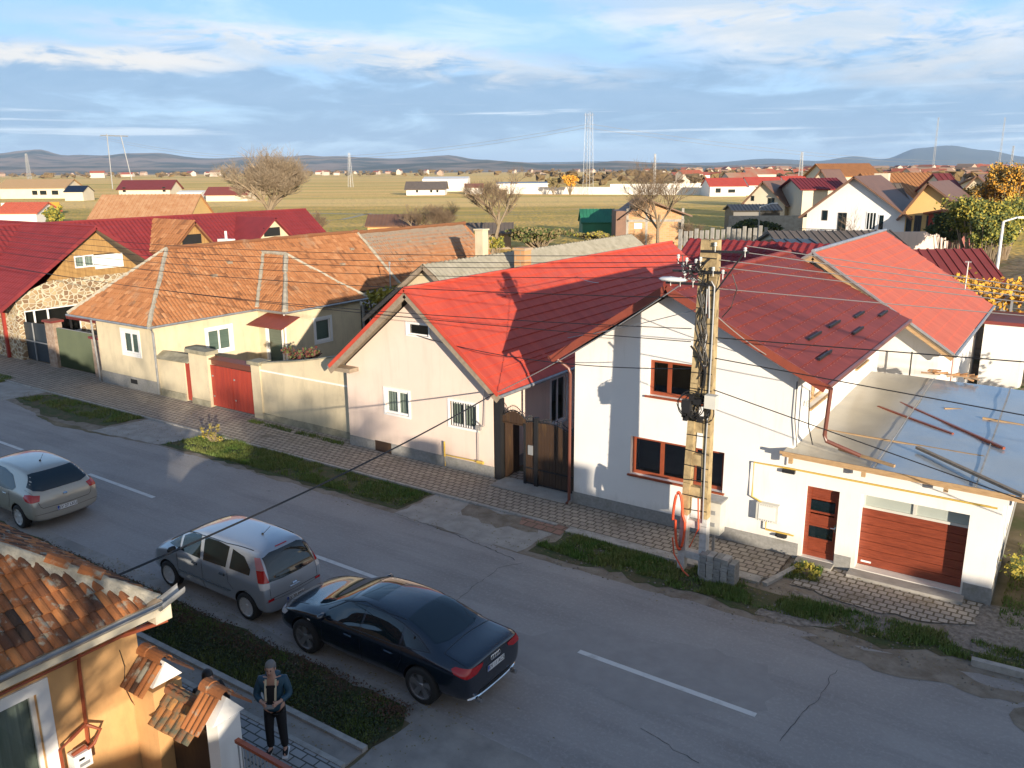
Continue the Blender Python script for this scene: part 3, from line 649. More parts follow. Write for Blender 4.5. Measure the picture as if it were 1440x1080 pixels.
def blades(name, label, areas, n, hmin, hmax, m='grass_blade', seed=1, wd=.012, holes=.0):
    rnd = random.Random(seed); vs = []; fs = []
    from mathutils import noise as mn
    tot = sum(abs(a[2]*1.0) for a in areas)
    for pts, z, wgt in areas:
        P = [Vector(p[:2]) for p in pts]; x0 = min(p.x for p in P); x1 = max(p.x for p in P); y0 = min(p.y for p in P); y1 = max(p.y for p in P)
        tris = geometry.tessellate_polygon([[Vector((p.x, p.y, 0)) for p in P]])
        T = [[P[i] for i in t] for t in tris]; A = [abs((t[1]-t[0]).cross(t[2]-t[0])) for t in T]
        for _ in range(int(n*wgt/tot)):
            t = rnd.choices(T, A)[0]; a, b = rnd.random(), rnd.random()
            if a+b > 1: a, b = 1-a, 1-b
            p = t[0]+(t[1]-t[0])*a+(t[2]-t[0])*b
            den = mn.noise(Vector((p.x*1.1, p.y*1.1, seed)))+.5*mn.noise(Vector((p.x*3, p.y*3, seed)))
            if den < rnd.uniform(-.35, .25)+holes: continue
            h = rnd.uniform(hmin, hmax)*(1+.7*max(0, den)); an = rnd.uniform(0, 6.28); w_ = wd*rnd.uniform(.6, 1.6); le = rnd.uniform(.1, .7)*h
            c, s_ = math.cos(an), math.sin(an); i = len(vs)
            vs += [(p.x-c*w_, p.y-s_*w_, z), (p.x+c*w_, p.y+s_*w_, z), (p.x-s_*le, p.y+c*le, z+h)]; fs.append((i, i+1, i+2))
    mb = MB(); mb.add(vs, fs); o = mb.build(name, m); o['kind'] = 'stuff'; o['label'] = label; o['category'] = 'grass'; return o
blades('grass', 'short green grass tufts on the verges along the far pavement', [
    ([(-37.4, 17.0), (-36.6, 18.1), (-30, 18.2), (-30.3, 16.9)], 0.01, 8), ([(-26.4, 16.7), (-25.8, 18.3), (-15.4, 18.1), (-15.5, 16.9)], 0.01, 26),
    ([(-10.8, 16.9), (-10.6, 18.0), (-7.2, 17.9), (-7.0, 17.0), (-9, 16.7)], 0.01, 14), ([(-6.6, 16.8), (-6.2, 17.7), (-1.0, 18.0), (6, 18.3), (6, 17.5), (0, 17.2)], 0.01, 30), ([(-7.2, 16.7), (-6.9, 18.0), (-4.4, 17.9), (-3.5, 17.2)], .01, 9),
    ([(-5.0, 18.6), (-5.0, 19.7), (-4.3, 19.5), (-4.2, 18.8)], .01, 3), ([(-26, 20.0), (-26, 20.25), (-20.8, 20.2), (-20.8, 19.9)], .05, 2),
    ([(-45, 17.9), (-45, 18.7), (-41, 18.7), (-41, 17.8)], .01, 4), ([(-.6, 19.0), (-.5, 26), (6, 26), (6, 19.4)], .01, 26)], 125000, .035, .115, seed=3)
rnd = random.Random(61); mb = MB(); mb2_ = MB(); mb3_ = MB()
for _ in range(42000):
    x, y = rnd.uniform(-22, -8.85), rnd.uniform(8.72, 9.95); n_ = mathutils.noise.noise(Vector((x*1.3, y*1.3, 4)))+.5*mathutils.noise.noise(Vector((x*4, y*4, 1)))
    if y > 9.6+.3*n_ and rnd.random() < .55: continue
    z = .02+max(0, rnd.gauss(.07+.05*n_, .03)); a = Vector((rnd.gauss(0, 1), rnd.gauss(0, 1), rnd.gauss(0, .6))).normalized()*rnd.uniform(.010, .024); b = a.orthogonal()*.7; p = Vector((x, y, z))
    brown = (y-9.25)*1.6+rnd.gauss(0, .35)+n_*.8 > .55
    (mb3_ if brown else (mb2_ if rnd.random() < .3 else mb)).add([p-a, p-b, p+a, p+b], [(0, 1, 2, 3)])
for q_, m_, lb in ((mb, 'leaf_dark', 'dark green ground cover leaves'), (mb2_, 'leaf_green', 'brighter green leaves in the ground cover'), (mb3_, 'leaf_brown', 'reddish brown dry leaves along the road side of the ground cover')):
    o = q_.build('ground_cover', m_); o['kind'] = 'stuff'; o['label'] = lb+' on the verge by the parked cars'; o['category'] = 'ground cover'
blades('grass', 'dark grass and weeds on the verge between the parked cars and the near pavement', [([(-22, 8.72), (-22, 9.8), (-9.2, 9.85), (-8.8, 9.2), (-9.0, 8.72)], 0.012, 1)], 26000, .04, .12, 'grass_blade', seed=8, wd=.008, holes=.05)
rnd = random.Random(5); mb = MB()
for _ in range(900):
    r_ = rnd.random(); x = rnd.uniform(-10, 3) if r_ < .6 else rnd.uniform(-22, -9); y = rnd.uniform(16.2, 18.1) if r_ < .6 else rnd.uniform(8.7, 10.1)
    s_ = rnd.uniform(.008, .035); mb.add([(x-s_, y, .02), (x, y-s_, .02), (x+s_, y+.3*s_, .02), (x, y+s_, .022), (x, y, .02+s_)], [(0, 1, 4), (1, 2, 4), (2, 3, 4), (3, 0, 4)])
o = mb.build('pebbles', 'gravel'); o['kind'] = 'stuff'; o['label'] = 'scattered pebbles and debris along the road edges'; o['category'] = 'pebbles'

rnd = random.Random(15); mb = MB()
for _ in range(5200):
    r_ = rnd.random()
    if r_ < .55: x, y, z = rnd.uniform(-38, 1), rnd.triangular(16.0, 19.8, 17.6), .075
    elif r_ < .8: x, y, z = rnd.uniform(-22, -8), rnd.uniform(8.0, 10.4), .06
    else: x, y, z = rnd.uniform(-38, 2), rnd.choice((rnd.gauss(16.3, .25), rnd.gauss(19.6, .12), rnd.gauss(10.0, .3))), .06
    a = rnd.uniform(0, 6.28); s_ = rnd.uniform(.012, .035); c_, q_ = math.cos(a)*s_, math.sin(a)*s_; h_ = rnd.uniform(0, .02)
    mb.add([(x-c_, y-q_, z), (x+q_*.5, y-c_*.5, z+h_), (x+c_, y+q_, z+.004), (x-q_*.5, y+c_*.5, z+h_)], [(0, 1, 2, 3)])
o = mb.build('fallen_leaves', 'leaf_dry'); o['kind'] = 'stuff'; o['label'] = 'dry fallen leaves scattered over the verges and pavements'; o['category'] = 'leaves'

# ================================================================== WHITE HOUSE WITH GARAGE (right)
t = thing('white_house', 'white rendered house with wine-red metal roof behind the utility pole', 'house', (-8.5, 24, 0))
WY = 19.83; fr = Fr((0, WY, 0), (1, 0, 0), (0, -1, 0)); fs = Fr((-5.3, 0, 0), (0, 1, 0), (1, 0, 0))
mb = MB()
fr.wall(mb, [(-11.4, 0), (-5.3, 0), (-5.3, 4.75), (-8.55, 6.36), (-11.4, 4.50)], [(-9.18, -7.5, 3.6, 4.57), (-9.63, -7.0, 1.31, 2.39)], .2)
fs.wall(mb, [(WY, 0), (29.2, 0), (29.2, 4.75), (WY, 4.75)], [(21.0, 22.8, 3.55, 4.4), (25.9, 27.4, 3.6, 4.4)], .2)
mb.add([(-11.4, WY, 0), (-11.4, 29.2, 0), (-11.4, 29.2, 4.5), (-11.4, WY, 4.5)], [(0, 1, 2, 3)])
mb.add([(-11.4, 29.2, 0), (-5.3, 29.2, 0), (-5.3, 29.2, 4.75), (-8.55, 29.2, 6.36), (-11.4, 29.2, 4.5)], [(0, 1, 2, 3, 4)])
mb.build('wall', 'render_white', t)
mb = MB(); fr.box(mb, -11.43, -5.0, 0, .40, 0, .02); mb.build('plinth', 'plinth_grey', t)
window(fr, t, -9.18, -7.5, 3.6, 4.57, (.32,), 'frame_brown', 'room_dark', .2, fwid=.09, sill='frame_brown', pane='pane_dim')
window(fr, t, -9.63, -7.0, 1.31, 2.39, (.33, .68), 'frame_brown', 'room_dark', .2, fwid=.09, sill='frame_brown', pane='pane_dim')
window(fs, t, 21.0, 22.8, 3.55, 4.4, (.5,), 'wood_raw', 'room_dark', .2, sill='wood_raw', pane='pane_dim')
window(fs, t, 25.9, 27.4, 3.6, 4.4, (.5,), 'wood_raw', 'room_dark', .2, sill='wood_raw', pane='pane_dim')
ap = Vector((-8.55, 0, 6.57)); eL = Vector((-11.87, 0, 4.41)); eR = Vector((-4.55, 0, 4.60)); y0, y1 = 19.32, 29.5
sl = (ap-eR).length; evR = (ap-eR).normalized(); evL = (ap-eL).normalized()
rf = metal_plane((eR.x, y0, eR.z), (0, 1, 0), evR, y1-y0, sl, wave=1.1, amp=.0, mod=.35, step=.028, res=1).build('roof', 'metal_wine', t)
metal_plane((eL.x, y0, eL.z), (0, 1, 0), evL, y1-y0, (ap-eL).length, amp=.009).build('roof', 'metal_wine', t)
mb = MB()
for e_, ev_ in ((eR, evR), (eL, evL)):
    n_ = Vector((0, 1, 0)).cross(ev_); n_ = n_ if n_.z > 0 else -n_
    q = [Vector((e_.x, y0, e_.z)), Vector((e_.x, y1, e_.z)), Vector((ap.x, y1, ap.z)), Vector((ap.x, y0, ap.z))]
    mb.slab([p+n_*.005 for p in q], .06)
mb.build('soffit', 'wood_old', rf)
mb = MB()
for e_ in (eR, eL): mb.bar((e_.x, y0-.01, e_.z-.07), (ap.x, y0-.01, ap.z-.05), .035, .20)
mb.build('verge_board', 'fascia_rust', rf)
mb = MB(); mb.tube([(ap.x, y0, ap.z+.05), (ap.x, y1, ap.z+.05)], .09, 8); mb.build('ridge_cap', 'metal_wine', rf)
mb = MB(); mb.tube([(eR.x+.05, y0, eR.z-.02), (eR.x+.05, y1, eR.z-.02)], .065, 8); mb.build('gutter', 'pipe_brown', rf); mb = MB(); mb.tube([(eL.x-.05, y0, eL.z-.02), (eL.x-.05, y1, eL.z-.02)], .065, 8); mb.build('gutter', 'pipe_brown', rf)
for (v0, u0) in ((.55, 1.2), (1.15, 2.2), (1.15, 4.2), (.6, 4.9), (1.0, 6.6), (.6, 8.3)):
    mb = MB(); c = Vector((eR.x, y0+u0, eR.z))+evR*v0+Vector((0, 0, .09)); mb.bar(c, c+Vector((0, 1.15, 0)), .045, .07); mb.build('snow_guard', 'trim_black', rf)
mb = MB(); mb.tube([(-11.84, 19.6, 4.42), (-11.82, 19.6, 4.28), (-11.55, 19.72, 4.05), (-11.50, 19.74, 3.9), (-11.50, 19.74, .15), (-11.5, 19.6, .08)], .045, 8); mb.build('downpipe', 'pipe_brown', t)
mb = MB(); mb.tube([(-4.5, 19.6, 4.5), (-4.55, 19.6, 3.35), (-4.5, 19.6, 3.22), (-3.75, 19.75, 2.95)], .05, 8); mb.build('downpipe', 'pipe_brown', t)
mb = MB(); rnd = random.Random(19)
nrm_ = Vector((0, 1, 0)).cross(evR); nrm_ = nrm_ if nrm_.z > 0 else -nrm_
for r_ in range(1, 13):
    for k_ in range(int((y1-y0)/.3)):
        if rnd.random() < .12: continue
        c = Vector((eR.x, y0+.15+k_*.3, eR.z))+evR*(r_*.35-.05)+nrm_*.055; mb.box(c.x-.009, c.x+.009, c.y-.012, c.y+.012, c.z-.008, c.z+.004)
o = mb.build('roof_screws', 'fixing', rf); o['kind'] = 'stuff'
# wall mounted bracket, gas pipe and meter
mb = MB(); mb.tube([(-5.95, 19.74, 1.32), (-6.2, 19.74, 1.42), (-6.2, 19.74, 2.32), (-5.3, 19.74, 2.33), (-.9, 19.72, 2.31)], .022, 6); mb.tube([(-5.8, 19.74, .85), (-5.8, 19.74, .62), (-5.1, 19.74, .62)], .02, 6); mb.build('gas_pipe', 'gas_yellow', t)
mb = MB(); mb.box(-6.05, -5.5, 19.66, 19.82, .86, 1.32); bx = mb.build('meter_cabinet', 'meter_box', t)
mb = MB(); mb.box(-5.98, -5.57, 19.645, 19.66, .92, 1.26)
for i in range(7): mb.box(-5.97+i*.055, -5.945+i*.055, 19.64, 19.65, 1.28, 1.305); mb.box(-5.97+i*.055, -5.945+i*.055, 19.64, 19.65, .875, .90)
mb.build('cabinet_door', 'plastic_white', bx)
mb = MB(); mb.box(-5.55, -5.28, 19.73, 19.83, .50, .56); mb.tube([(-5.5, 19.7, .53), (-5.3, 19.7, .53)], .03, 6); mb.build('gas_valve', 'iron_black', t)
mb = MB(); mb.box(-5.5, -5.2, 19.72, 19.83, 2.2, 2.28); mb.build('wall_bracket', 'iron_black', t)
mb = MB(); mb.tube([(-5.32, 19.78, 4.5), (-5.3, 19.76, 3.6), (-5.2, 19.76, 2.9)], .012, 5); mb.tube([(-5.05, 19.9, 4.3), (-5.0, 19.9, 3.4), (-4.9, 20.0, 2.95)], .015, 5); mb.build('wall_cable', 'cable_black', t)
# two white insulators at the side window
mb = MB(); mb.lathe([(.02, 0), (.045, .02), (.04, .07), (.055, .1), (.03, .15)], (-5.2, 20.4, 3.75), n=8); mb.build('insulator', 'porcelain', t)
# garage wing
g = thing('garage', 'low white garage wing with brown sectional door right of the white house', 'garage', (-3, 23, 0))
mb = MB()
fr.wall(mb, [(-5.3, 0), (-.8, 0), (-.8, 2.38), (-5.3, 2.38)], [(-4.92, -4.14, .1, 1.95), (-3.66, -1.40, .12, 2.0)], .3)
f2 = Fr((-.8, 0, 0), (0, 1, 0), (1, 0, 0)); f2.wall(mb, [(WY, 0), (28.2, 0), (28.2, 2.75), (WY, 2.38)])
mb.add([(-5.3, 28.2, 0), (-.8, 28.2, 0), (-.8, 28.2, 2.75), (-5.3, 28.2, 2.75)], [(0, 1, 2, 3)])
mb.add([(-5.3, WY, 2.37), (-.8, WY, 2.37), (-.8, 28.2, 2.74), (-5.3, 28.2, 2.74)], [(0, 1, 2, 3)])
mb.build('wall', 'render_white', g)
mb = MB(); fr.box(mb, -5.42, -.66, 2.38, 2.6, -.5, .05); mb.build('parapet', 'render_white', g)
mb = MB(); fr.box(mb, -4.13, -3.75, 0, .36, 0, .018); fr.box(mb, -1.36, -.78, 0, .40, 0, .018); mb.box(-.8, -.78, WY, 28.2, 0, .4); mb.build('plinth', 'plinth_grey', g)
mb = MB(); fr.box(mb, -4.92, -4.14, .1, .19, -.2, -.14); fr.box(mb, -4.92, -4.82, .19, 1.95, -.2, -.14); fr.box(mb, -4.24, -4.14, .19, 1.95, -.2, -.14); fr.box(mb, -4.82, -4.24, 1.86, 1.95, -.2, -.14)
for i in range(5): fr.box(mb, -4.82, -4.24, .19+i*.352-.0, .24+i*.352, -.2, -.145)
for i in (0, 2, 4): fr.box(mb, -4.82, -4.24, .24+i*.335, .53+i*.335, -.2, -.165)
dr = mb.build('front_door', 'panel_door', g)
for i in (1, 3):
    mb = MB(); mb.add([fr.p(-4.82, .24+i*.335, -.17), fr.p(-4.24, .24+i*.335, -.17), fr.p(-4.24, .55+i*.335, -.17), fr.p(-4.82, .55+i*.335, -.17)], [(0, 1, 2, 3)]); mb.build('door_pane', 'car_glass', dr)
mb = MB(); mb.tube([fr.p(-4.20, .95, -.14), fr.p(-4.20, .95, -.09), fr.p(-4.30, .95, -.09)], .012, 6); fr.box(mb, -4.22, -4.18, .85, 1.05, -.14, -.13); mb.build('handle', 'chrome', dr)
mb = MB(); n_ = 7
for i in range(n_):
    z0 = .12+i*1.46/n_; fr.box(mb, -3.66, -1.40, z0+.006, z0+1.46/n_-.004, -.34, -.30)
fr.box(mb, -3.66, -1.40, .12, 1.58, -.36, -.345); gd = mb.build('garage_door', 'panel_door', g)
mb = MB(); fr.box(mb, -3.66, -1.40, 1.58, 1.64, -.34, -.27); fr.box(mb, -2.57, -2.50, 1.64, 2.0, -.34, -.28); fr.box(mb, -3.66, -1.4, 1.96, 2.0, -.34, -.28); fr.box(mb, -3.66, -3.61, 1.64, 1.96, -.34, -.28); tr_ = mb.build('transom', 'meter_box', g)
mb = MB(); fr.box(mb, -3.66, -1.4, 1.64, 2.0, -.36, -.32); mb.build('pane', 'frosted', tr_)
mb = MB(); fr.box(mb, -3.58, -3.35, .19, .235, -.3, -.296); mb.build('sticker', 'plate_white', gd)
# raw timber frame and sheeting on top of the garage
s = thing('sheet_roof', 'unfinished flat roof of grey sheeting on raw timber over the garage', 'roof', (-2, 23, 2.6))
z0, z1 = 2.78, 3.02
fl = (-5.45, 19.45, z0); frr = (1.6, 19.45, z0-.12); br = (1.6, 28.3, z1-.1); bl = (-5.28, 28.3, z1)
mb = MB()
import mathutils
n_u, n_v = 36, 44; vs = []
for j in range(n_v+1):
    for i in range(n_u+1):
        a = Vector(fl).lerp(Vector(frr), i/n_u); b = Vector(bl).lerp(Vector(br), i/n_u); p = a.lerp(b, j/n_v)
        p.z += .05+.022*mathutils.noise.noise(Vector((p.x*1.1, p.y*.8, 0)))-.05*max(0, mathutils.noise.noise(Vector((p.x*.35+4, p.y*.3, 2)))); vs.append(p)
mb.add(vs, [(j*(n_u+1)+i, j*(n_u+1)+i+1, (j+1)*(n_u+1)+i+1, (j+1)*(n_u+1)+i) for j in range(n_v) for i in range(n_u)])
sh_ = mb.build('sheeting', 'sheet_wrap', s, smooth=True); sh_.data.materials.append(MATS['sheet_tan'])
for p in sh_.data.polygons:
    if p.center.x+s.location.x < -3.5: p.material_index = 1
mb = MB()
for q in (-3.4, -1.35, .75): mb.bar((q, 19.5, z0+.065-(q+5)*.017), (q-.05, 28.2, z1+.06), .025, .012)
mb.build('seam', 'kerb', s)
mb = MB(); mb.bar((-5.45, 19.5, z0-.03), (1.6, 19.5, z0-.15), .09, .09); mb.bar((-5.5, 19.42, z0+.03), (-.6, 19.42, z0-.04), .03, .07)
for y in (21.7, 24, 26.2, 28.2): mb.bar((-5.3, y, 2.82), (1.6, y, 2.74), .07, .1)
mb.build('beam', 'wood_raw', s)
for x in (-5.25, -3.6, -1.9, -.2):
    mb = MB(); mb.box(x-.045, x+.045, 19.46, 19.55, 2.5 if x > -.5 else 2.55, 2.74-(x+5)*.016); mb.build('post', 'wood_raw', s)
mb = MB(); mb.bar((1.45, 20.2, 0), (1.45, 20.2, 2.7), .1, .1); mb.build('post', 'wood_raw', s)
for k, (a, b, m_, nm) in enumerate([((1180, 630), (1258, 655), 'wood_raw', 'pale raw plank lying near the front left of the sheet roof'), ((1235, 571), (1340, 610), 'frame_brown', 'brown batten lying on the left part of the sheet roof'), ((1258, 562), (1412, 630), 'frame_brown', 'long brown batten lying across the middle of the sheet roof'), ((1290, 628), (1440, 697), 'wood_old', 'weathered grey beam lying along the front right of the sheet roof'), ((1328, 574), (1438, 579), 'wood_raw', 'pale board lying at the back of the sheet roof'), ((1382, 587), (1440, 598), 'wood_raw', 'short pale board in front of the longer board at the back of the sheet roof')]):
    A = G(*a, 2.95); B = G(*b, 2.9); mb = MB(); A.z = 2.93; B.z = 2.89; mb.bar(A, B, .1 if 'beam' in nm else .07, .06); o = mb.build('plank', m_); tag(o, nm, 'plank', 'loose timber on the sheet roof')
mb = MB(); rnd = random.Random(2)
for i in range(16):
    x = -3.9+rnd.uniform(0, 1.3); mb.bar((x, 28.4+rnd.uniform(-.12, .12), 3.1+rnd.uniform(0, .2)), (x+.35, 28.4+rnd.uniform(-.1, .1), 3.1+rnd.uniform(0, .2)), .06, .05)
tag(mb.build('brick_rubble', 'brick_raw'), 'small heap of brick rubble at the back of the sheet roof', 'rubble')

# ================================================================== CORAL ROOFED HOUSE (behind)
t = thing('coral_roof_house', 'white house with bright coral metal roof behind the garage', 'house', (-7.7, 35, 0))
ap = Vector((-7.76, 0, 6.59)); eR = Vector((-3.15, 0, 3.59)); eL = Vector((-12.3, 0, 3.65)); y0, y1 = 29.55, 41.4
f3 = Fr((0, 30.1, 0), (1, 0, 0), (0, -1, 0)); mb = MB(); f3.wall(mb, [(-11.9, 0), (-3.62, 0), (-3.62, 3.7), (-7.76, 6.35), (-11.9, 3.7)])
f4 = Fr((-3.62, 0, 0), (0, 1, 0), (1, 0, 0)); f4.wall(mb, [(30.1, 0), (41.2, 0), (41.2, 3.7), (30.1, 3.7)], [(31.3, 32.2, .2, 2.2), (33.8, 34.8, .2, 2.6)], .12)
mb.add([(-11.9, 30.1, 0), (-11.9, 41.2, 0), (-11.9, 41.2, 3.7), (-11.9, 30.1, 3.7)], [(0, 1, 2, 3)]); mb.add([(-11.9, 41.2, 0), (-3.62, 41.2, 0), (-3.62, 41.2, 3.7), (-7.76, 41.2, 6.35), (-11.9, 41.2, 3.7)], [(0, 1, 2, 3, 4)])
mb.build('wall', 'render_white', t)
for a0, a1, z1_ in ((31.3, 32.2, 2.2), (33.8, 34.8, 2.6)):
    mb = MB(); f4.box(mb, a0, a1, .2, z1_, -.12, -.07); mb.build('door', 'fascia_rust', t)
ev_ = (ap-eR).normalized(); rf = metal_plane((eR.x, y0, eR.z), (0, 1, 0), ev_, y1-y0, (ap-eR).length, wave=1.2, amp=.0, mod=.42, step=.03, res=1).build('roof', 'metal_coral', t)
metal_plane((eL.x, y0, eL.z), (0, 1, 0), (ap-eL).normalized(), y1-y0, (ap-eL).length, wave=.5, amp=.01, mod=.8).build('roof', 'metal_coral', t)
mb = MB(); mb.slab([(eR.x, y0, eR.z), (eR.x, y1, eR.z), (ap.x, y1, ap.z), (ap.x, y0, ap.z)], .07); mb.slab([(eL.x, y0, eL.z), (eL.x, y1, eL.z), (ap.x, y1, ap.z), (ap.x, y0, ap.z)], .07); mb.build('soffit', 'wood_old', rf)
mb = MB()
for e_ in (eR, eL): mb.bar((e_.x, y0+.06, e_.z-.13), (ap.x, y0+.06, ap.z-.13), .06, .2)
mb.build('verge_board', 'wood_raw', rf)
mb = MB()
for e_ in (eR, eL): mb.bar((e_.x, y0-.01, e_.z+.03), (ap.x, y0-.01, ap.z+.03), .06, .07)
mb.tube([(ap.x, y0, ap.z+.07), (ap.x, y1, ap.z+.07)], .07, 6); mb.build('verge_trim', 'zinc', rf)
mb = MB(); mb.tube([(eR.x+.06, y0, eR.z-.03), (eR.x+.06, y1, eR.z-.03)], .06, 8); mb.build('gutter', 'zinc', rf)
a = onX(1355, 422, -4.2); mb = MB(); mb.tube([(a.x, a.y, a.z-.3), (a.x, a.y, a.z+1.65)], .03, 6); mb.box(a.x-.12, a.x+.12, a.y-.02, a.y+.02, a.z+1.6, a.z+1.66); tag(mb.build('antenna_mast', 'steel_galv'), 'pale metal mast standing on the coral roof', 'mast')
a = onY(1277, 545, 29.5); mb = MB(); mb.tube([(a.x, a.y, a.z-.2), (a.x, a.y, a.z+1.2)], .025, 6); tag(mb.build('antenna_mast', 'iron_black'), 'short dark rod at the corner between wine-red and coral roofs', 'mast')

# ================================================================== PEACH HOUSE WITH BRIGHT RED ROOF (centre)
t = thing('peach_house', 'peach rendered gable house with bright red metal roof', 'house', (-17.5, 28, 0))
RY = 20.2; fr = Fr((0, RY, 0), (1, 0, 0), (0, -1, 0)); f5 = Fr((-14.5, 0, 0), (0, 1, 0), (1, 0, 0))
mb = MB(); wins = [(-18.93, -17.9, 1.50, 2.33), (-16.18, -15.12, 1.52, 2.32), (-17.85, -16.95, 4.29, 4.66)]
fr.wall(mb, [(-20.7, 0), (-14.5, 0), (-14.5, 3.2), (-17.48, 5.55), (-20.7, 2.95)], wins, .12)
f5.wall(mb, [(RY, 0), (39.5, 0), (39.5, 3.2), (RY, 3.2)], [(23.6, 24.6, .9, 2.5)], .12)
mb.add([(-20.7, RY, 0), (-20.7, 39.5, 0), (-20.7, 39.5, 2.95), (-20.7, RY, 2.95)], [(0, 1, 2, 3)]); mb.add([(-20.7, 39.5, 0), (-14.5, 39.5, 0), (-14.5, 39.5, 3.2), (-17.48, 39.5, 5.55), (-20.7, 39.5, 2.95)], [(0, 1, 2, 3, 4)])
mb.build('wall', 'render_peach', t)
mb = MB(); fr.box(mb, -20.7, -19.5, 0, .40, 0, .02); fr.box(mb, -18.75, -14.48, 0, .42, 0, .02); mb.box(-14.5, -14.48, RY, 39, 0, .4); mb.build('plinth', 'plinth_grey', t)
mb = MB(); fr.box(mb, -19.5, -18.75, 0.02, .42, 0, .01); mb.build('cellar_hatch', 'gate_brown', t)
window(fr, t, *wins[0], (.52,), sur=.07, back='curtain', depth=.1, fwid=.07); window(fr, t, *wins[1], (.52,), sur=.07, back='curtain', depth=.1, fwid=.07, bars=11)
window(fr, t, *wins[2], (), sur=.05, back='room_dark', depth=.12, fwid=.04, pane='pane_dim'); window(f5, t, 23.6, 24.6, .9, 2.5, (.5,), sur=.08, back='room_dark', depth=.1, pane='pane_dim')
ap = Vector((-17.48, 0, 5.79)); eR = Vector((-13.94, 0, 2.9)); eL = Vector((-21.02, 0, 2.9)); y0, y1 = 19.72, 40.0
rf = metal_plane((eR.x, y0, eR.z), (0, 1, 0), (ap-eR).normalized(), y1-y0, (ap-eR).length, wave=1.1, amp=.0, mod=.35, step=.03, res=1).build('roof', 'metal_red', t)
metal_plane((eL.x, y0, eL.z), (0, 1, 0), (ap-eL).normalized(), y1-y0, (ap-eL).length, wave=.5, amp=.01, mod=.8).build('roof', 'metal_red', t)
mb = MB(); mb.slab([(eR.x, y0, eR.z), (eR.x, y1, eR.z), (ap.x, y1, ap.z), (ap.x, y0, ap.z)], .06); mb.slab([(eL.x, y0, eL.z), (eL.x, y1, eL.z), (ap.x, y1, ap.z), (ap.x, y0, ap.z)], .06); mb.build('soffit', 'wood_old', rf)
mb = MB()
for e_ in (eR, eL): mb.bar((e_.x, y0-.0, e_.z-.13), (ap.x, y0-.0, ap.z-.13), .05, .22)
mb.box(-20.98, -20.1, 19.75, 20.18, 2.78, 2.92); mb.build('verge_board', 'wood_old', rf)
mb = MB()
for e_ in (eR, eL): mb.bar((e_.x, y0-.03, e_.z+.03), (ap.x, y0-.03, ap.z+.03), .03, .12)
mb.tube([(ap.x, y0, ap.z+.05), (ap.x, y1, ap.z+.05)], .07, 6); mb.build('verge_trim', 'metal_red', rf)
mb = MB(); mb.tube([(eR.x+.06, y0, eR.z-.02), (eR.x+.06, y1, eR.z-.02)], .055, 8); mb.build('gutter', 'zinc', rf); mb = MB(); mb.tube([(eL.x-.06, y0, eL.z-.02), (eL.x-.06, y1, eL.z-.02)], .055, 8); mb.build('gutter', 'zinc', rf)
for u0 in (1.2, 3.6):
    mb = MB(); c = Vector((eR.x, y0+u0, eR.z))+(ap-eR).normalized()*.8+Vector((0, 0, .05)); mb.bar(c, c+Vector((0, 2.2, 0)), .03, .05); mb.build('snow_guard', 'metal_red', rf)
mb = MB(); mb.tube([(-14.75, 20.15, 3.0), (-14.75, 20.1, 1.75), (-15.0, 20.1, 1.65), (-15.0, 20.1, .5)], .014, 5); mb.box(-15.1, -14.92, 20.1, 20.19, 1.55, 1.7); mb.tube([(-14.8, 20.1, 1.7), (-15.05, 20.1, 1.85)], .02, 5); mb.build('service_cable', 'cable_grey', t)
mb = MB(); mb.tube([(-16.35, 20.08, .45), (-16.35, 20.08, .95)], .03, 6); mb.tube([(-16.35, 20.1, .12), (-16.35, 20.1, .5), (-14.9, 20.1, .52)], .02, 6); mb.tube([(-15.05, 20.08, .52), (-14.8, 20.08, .52)], .05, 6); mb.build('gas_pipe', 'gas_yellow', t)
# crimson roof behind it, ridge across
a = onY(943, 337, 44); b = onY(1110, 343, 44); t = thing('crimson_roof_house', 'low house with crimson tile-shaped metal roof behind the red and wine-red roofs', 'house', ((a.x+b.x)/2, 46, 0))
zr = (a.z+b.z)/2-.1; x0, x1 = a.x+.3, b.x+2
house_shell(x0+.3, x1-.3, 42, 50, zr-2.2, zr-.1, 'x').build('wall', 'render_cream', t)
metal_plane((x0, 41.5, zr-2.45), (1, 0, 0), (0, 4.5, 2.45), x1-x0, 5.12, wave=.42, amp=.035, mod=.5, step=.03).build('roof', 'metal_crimson', t)
mb = MB(); mb.slab([(x0, 46, zr), (x1, 46, zr), (x1, 50.5, zr-2.4), (x0, 50.5, zr-2.4)], .1); mb.build('roof', 'metal_crimson', t)
